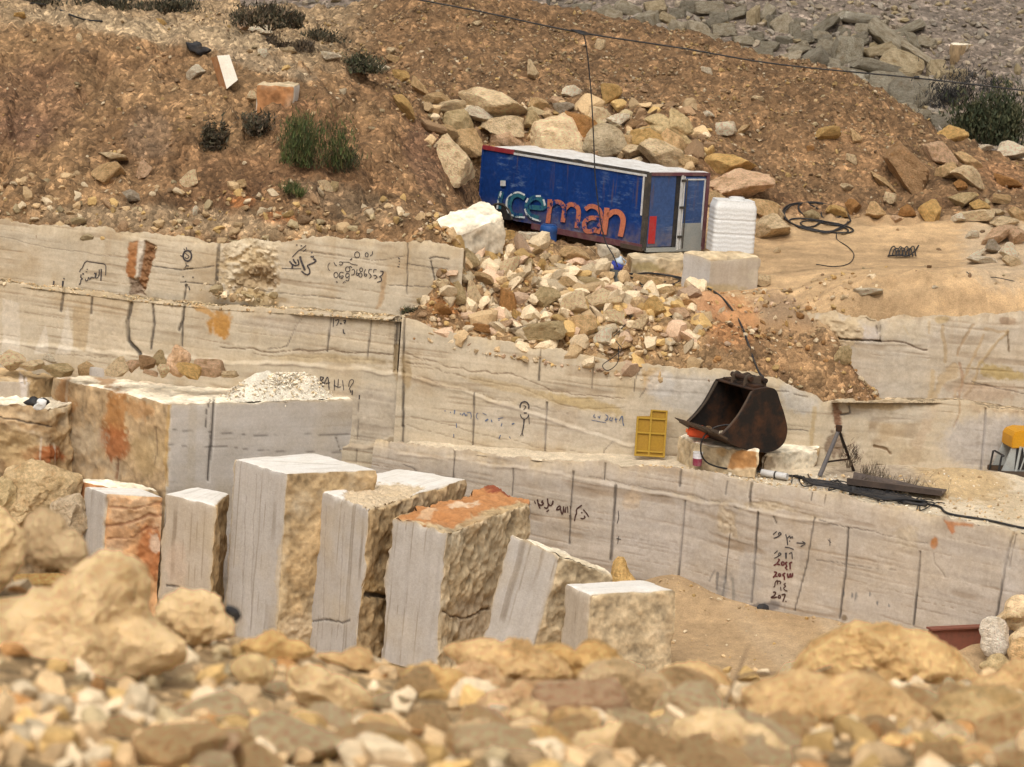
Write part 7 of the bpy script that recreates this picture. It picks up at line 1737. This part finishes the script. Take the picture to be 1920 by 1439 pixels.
plant(1672, 908, 165, 26, None, DRY + [(.06, .045, .035)], 420, 'dead twigs piled on the rusty steel trough', 'twigs', .16, 26, .2, 10, None, Y=52.8, thin=.03, name='twig_pile')
plant(1590, 848, 34, 50, None, DRY[2:] + [(.10, .05, .04)], 260, 'dry brown weeds behind the steel tripod', 'weeds', .09, 24, .3, 6, None, Y=53.6, thin=.05, name='weed_tuft')
plant(775, 582, 40, 18, HUP, DG + GRN[:1], 420, 'small dark weeds on the ledge at the end of the top course', 'weeds', .06, 25, .2, 6, None, thin=.12, name='weed_tuft')
mb = MB(); mb.tube(spline([P(1352, 1345, 11.9), P(1365, 1305, 11.95), P(1378, 1275, 12), P(1392, 1240, 12.05), P(1402, 1215, 12.1)], 6), .006, 6); mb.tube(spline([P(1380, 1272, 12), P(1420, 1262, 12.1), P(1500, 1266, 12.2), P(1560, 1250, 12.2)], 6), .006, 6)
tag(mb.build('dry_stalk', m_paint('dry stalk', (.22, .15, .09), .9, .3, (.3, .2, .1), 20), None, smooth=True), 'thin dry forked stalk poking out between the near rocks', 'stalk')

# ------------------------------------------------------------------ writing on the stone
def graf(lst, wall_o, mat, wpx=2.2): ribbon('marking', lst, ALLB, mat, wall_o, wpx)
el = lambda cx, cy, rx, ry, a0=0, a1=360, n=14: [(cx + rx * math.cos(R(a)), cy + ry * math.sin(R(a))) for a in np.linspace(a0, a1, n)]
def Z(ox, oy, s, lst):
    """strokes read off an enlargement: origin and scale"""
    out = []
    for st in lst:
        h = [st[0]] if isinstance(st[0], (int, float)) else []
        out.append(h + [(ox + x / s, oy + y / s) for x, y in st[len(h):]])
    return out
def dot(x, y, r=10): return [(x - r, y), (x + r, y)]
# ringed letter
graf(Z(320, 450, 15.15, [[3.2] + el(473, 455, 118, 150, 0, 370), [1.6, (415, 380), (460, 420), (500, 450), (520, 490), (450, 535), (400, 490)], [1.8, (440, 210), (455, 275)], [2, (270, 445), (335, 475)], [1.4, (430, 650), (440, 735), (400, 800)], [1.8, (440, 735), (520, 745)],
     [1.6, (370, 250), (400, 290)], [1.6, (590, 300), (560, 330)], [2.2] + dot(355, 1045, 18), [2.6] + dot(632, 1065, 18), [2.4] + dot(425, 1180, 18), [2.4, (415, 1270), (425, 1330)], [2.2, (510, 1320), (545, 1430)]]), wA, M_INK, 2)
# framed word
graf(Z(130, 480, 19.2, [[1.6, (365, 590), (400, 500), (470, 430), (540, 270), (640, 190), (720, 215), (1050, 265), (1220, 290), (1300, 340), (1315, 480), (1300, 700)], [2.4, (1150, 470), (1145, 700), (1130, 900)], [1.8, (1075, 490), (1070, 680), (1010, 790), (930, 800)], [2.8, (960, 640), (930, 790)], [3, (890, 630), (980, 640)], [1.8, (900, 800), (800, 770), (740, 850), (690, 780), (660, 870), (600, 900), (570, 830)],
     [2.8] + dot(495, 650, 30), [2, (420, 670), (415, 780), (480, 830), (420, 860), (400, 970), (350, 1040)], [1.8] + dot(645, 485, 22), [1.6] + dot(615, 575, 26), [1.8] + dot(790, 775, 30)]), wA, M_INK, 1.9)
graf([[3.4, (118, 527), (117, 540)], [3, (101, 527), (100, 535)], [2.4, (119, 522), (121, 524)]], wA, M_INK, 3)
# big sprayed word
graf(Z(510, 450, 18, [[4, (945, 560), (985, 720), (1060, 900), (1110, 1030)], [3.2, (590, 720), (640, 780), (690, 860), (680, 960)], [3, (715, 650), (760, 740), (820, 800)], [2.6, (860, 660), (890, 740), (900, 830), (780, 870), (700, 830)], [2.8, (990, 1050), (1080, 1130), (1190, 1180), (1270, 1120), (1260, 1000), (1200, 880), (1270, 830), (1400, 780), (1470, 720)], [3.4, (1390, 640), (1470, 690), (1460, 740)], [2.6, (1300, 560), (1380, 580), (1400, 540)], [3] + dot(1345, 430, 28),
     [1.6, (680, 590), (870, 390), (1000, 310), (1150, 190)], [1.6, (1040, 400), (1160, 310)], [2] + dot(835, 175, 26), [2] + dot(990, 205, 26), [1.2, (330, 960), (640, 970), (980, 975)]]), wA, M_INK, 2.4)
# phone number
graf(Z(590, 465, 10.667, [el(425, 545, 40, 55, -30, 330), [(580, 500), (520, 490), (490, 540), (500, 600), (560, 590), (570, 560), (500, 570)], [(530, 620), (560, 610)], [(690, 560), (640, 600), (620, 560), (640, 515), (685, 520), (690, 590), (670, 660), (620, 650)], el(660, 430, 45, 50), [(690, 380), (720, 375), (745, 400)], [(740, 450), (780, 430), (800, 480), (780, 535), (730, 545)], [(850, 430), (835, 500), (850, 560), (880, 520), (845, 500)], el(930, 440, 30, 38), el(915, 545, 32, 42), [(1020, 430), (990, 490), (1000, 560), (1030, 565), (1045, 530), (1000, 525)],
     [(1145, 435), (1095, 435), (1080, 500), (1110, 530), (1130, 570), (1095, 615)], [(1240, 440), (1185, 440), (1180, 500)], [(1175, 560), (1215, 550), (1245, 590), (1195, 625)], [2, (1310, 465), (1370, 480), (1350, 540), (1300, 580), (1330, 600), (1330, 660), (1250, 690)],
     el(850, 140, 50, 60), el(1040, 140, 30, 42), [(1160, 70), (1150, 130), (1110, 165)], [2.2, (710, 245), (750, 215)], [(490, 330), (530, 345), (560, 310), (530, 280), (490, 290)], [(385, 290), (410, 340), (440, 360)], [1.1] + el(320, 380, 55, 80, 100, 260), [1.2, (560, 285), (680, 290), (730, 320), (860, 350)], [2.2, (1670, 195), (1700, 225)], [1.8] + dot(1695, 270, 14), [1.6] + dot(1690, 330, 14), [2.2] + dot(1675, 380, 20), [1.8, (430, 680), (460, 690)], [1.4, (560, 715), (590, 680), (620, 690)]]), wA, M_INK, 1.5)
graf(Z(590, 590, 9, [[(320, 60), (312, 210)], [(345, 105), (410, 90), (370, 190)], [2.6] + dot(440, 155, 14), [(480, 110), (520, 95), (515, 130), (490, 135)], [(520, 95), (505, 160)], [2.4, (480, 250), (490, 310), (515, 320)]]), wB, M_INK, 1.7)
graf(Z(590, 590, 9, [[2.2, (95, 1050), (100, 1235)], [2.2, (95, 1050), (150, 1070), (105, 1130), (160, 1160), (130, 1220), (100, 1235)], [2, (165, 1150), (220, 1060), (245, 1270)], [2, (180, 1165), (255, 1150)], [1.5, (335, 1100), (330, 1280)], [1.5, (400, 1090), (390, 1240)], [1.5, (320, 1190), (390, 1225), (450, 1220)], [1.5, (470, 1110), (490, 1280)],
     [1.5, (575, 1220), (580, 1160), (600, 1110), (640, 1100), (655, 1140), (610, 1210), (580, 1270)], [1.8, (600, 1270), (610, 1320)], [2.4, (635, 1280), (630, 1360)], [2, (755, 1360), (750, 1430)]]), wB, M_INK, 1.8)
# ringed mark and faint writing on the middle face
graf(Z(820, 740, 5.19, [[2.6] + el(848, 120, 43, 50, 165, 385), [1.6] + el(848, 185, 40, 55, 10, 170), [1.5, (838, 105), (862, 120), (840, 150)], [2.6] + dot(855, 180, 14), [2.4, (845, 240), (838, 310), (825, 370)], [1.3, (825, 370), (810, 405)], [1.3, (825, 370), (835, 405)], [1.2, (890, 200), (895, 290)]]), wC, M_INK, 2)
graf(Z(820, 740, 5.19, [[2.2] + dot(75, 160, 6), [2] + dot(128, 175, 5), [2.4, (170, 150), (165, 190)], [2] + dot(225, 190, 6), [1.8, (240, 205), (260, 180), (275, 210)], [2.2] + dot(285, 200, 8), [1.4, (290, 180), (320, 175), (330, 210), (325, 235)], [1.2] + el(400, 210, 22, 30, 90, 260), [1.2, (440, 180), (480, 200)], [3.2, (465, 260), (495, 240)], [2.4, (525, 245), (530, 270)], [1.8] + dot(600, 250, 6), [1.5, (590, 235), (640, 225)], [1.8, (630, 280), (620, 310)], [2.6, (725, 290), (750, 280)], [2, (600, 430), (615, 395)], [1.6, (700, 410), (712, 430)], [1.8, (185, 280), (187, 325)], [1.6, (160, 385), (160, 420)]]), wC, M_INKBLUE, 1.6)
graf(Z(820, 740, 5.19, [[(1530, 195), (1520, 215), (1540, 225)], [(1560, 215), (1580, 225)], [(1585, 205), (1575, 235)], [(1635, 195), (1660, 215), (1650, 245), (1630, 255)], [(1640, 235), (1660, 245)], [(1690, 220), (1675, 245), (1705, 260)], [(1705, 225), (1700, 250)], [(1735, 225), (1740, 275)], [(1725, 245), (1755, 240)], [2, (1770, 255), (1800, 210), (1805, 270), (1815, 305)], [1.2, (1500, 250), (1640, 275)]]), wC, M_INKBLUE, 1.7)
# line of script on the lower face
graf(Z(990, 920, 14.77, [[2, (180, 280), (205, 370)], [3, (260, 245), (280, 350), (330, 500)], [2.8, (280, 350), (340, 405), (400, 395), (430, 350), (380, 330), (410, 275)], [2.6, (540, 220), (550, 330), (560, 400), (545, 470), (490, 490), (450, 460)], [2.6, (560, 370), (620, 420), (670, 380), (690, 280)], [3, (690, 290), (680, 380)], [2.4, (510, 590), (580, 535)], [2.6, (790, 550), (810, 480), (880, 430), (900, 500), (810, 540)], [2.6, (900, 500), (920, 600), (945, 655), (970, 600), (985, 440)], [2.2, (985, 440), (1005, 560), (1035, 600), (1050, 460)], [2, (1095, 440), (1105, 620)], [2, (1180, 430), (1180, 520)], [2] + dot(1160, 700, 20),
     [2.6, (1490, 405), (1350, 520), (1345, 620), (1310, 720), (1285, 845)], [2.4, (1530, 530), (1610, 620), (1680, 730)], [2.4] + dot(1490, 615, 20), [2.2, (1550, 700), (1580, 740), (1530, 780), (1455, 770)]]), wD, M_INKRED2, 2.2)
# column of figures and the arrow
graf(Z(1430, 980, 9.28, [[2, (245, 155), (180, 210)], [2.2, (190, 275), (260, 250), (320, 200), (290, 175), (270, 215)], [2.4, (400, 205), (425, 300), (435, 395)], [2, (425, 280), (470, 235), (480, 275), (515, 245), (520, 280)], [2.4] + dot(470, 325, 10), [2, (590, 355), (730, 365)], [2, (690, 330), (740, 370), (660, 420)], [2, (385, 430), (460, 440), (540, 470)],
     [1.8, (260, 490), (200, 545)], [1.8, (200, 625), (270, 590), (320, 550), (290, 530), (270, 570)], [2, (395, 525), (405, 635), (415, 525)], [2, (460, 545), (505, 530), (515, 635)]]), wD, M_INK, 2)
graf(Z(1430, 980, 9.28, [[3, (265, 640), (290, 650), (240, 720), (190, 750)], [3, (240, 720), (300, 735)], [3.2] + el(350, 715, 24, 28), [3, (430, 690), (395, 710), (420, 760), (395, 790), (430, 825)], [3, (515, 690), (470, 710), (475, 750)], [3, (475, 720), (480, 815)],
     [3, (195, 860), (240, 870), (215, 920), (180, 960)], [3, (200, 930), (260, 940)], [3] + el(295, 915, 18, 22), [3.2, (395, 880), (350, 910), (375, 940), (378, 1005)], [3.4, (430, 885), (440, 950), (470, 940), (480, 890), (490, 945), (515, 930), (520, 880)], [2.6, (470, 940), (480, 960)]]), wD, M_INKRED, 3)
graf(Z(1430, 980, 9.28, [[2, (260, 1000), (220, 1040), (210, 1100), (190, 1130)], [2.2, (260, 1080), (260, 1030), (290, 1020), (315, 1040), (300, 1075)], [2.2, (400, 1055), (370, 1080), (400, 1110), (365, 1140), (390, 1180), (430, 1195)], [1.8, (310, 1120), (320, 1190)],
     [2.8, (180, 1215), (220, 1215), (205, 1270), (145, 1305), (200, 1310), (250, 1295)], [2.8] + el(290, 1295, 20, 22), [2.6, (330, 1260), (390, 1255), (350, 1380)], [2.6] + dot(405, 1375, 10)]), wD, M_INKRED2, 2.2)
graf([[1.4, (1159, 958), (1160, 970), (1157, 982)], [1.4, (1160, 1006), (1158, 1020)], [1.4, (1156, 1010), (1164, 1012)], [1.3, (1556, 1010), (1556, 1024)], [1.2, (1552, 1012), (1558, 1018)]], wD, M_INK, 1.4)
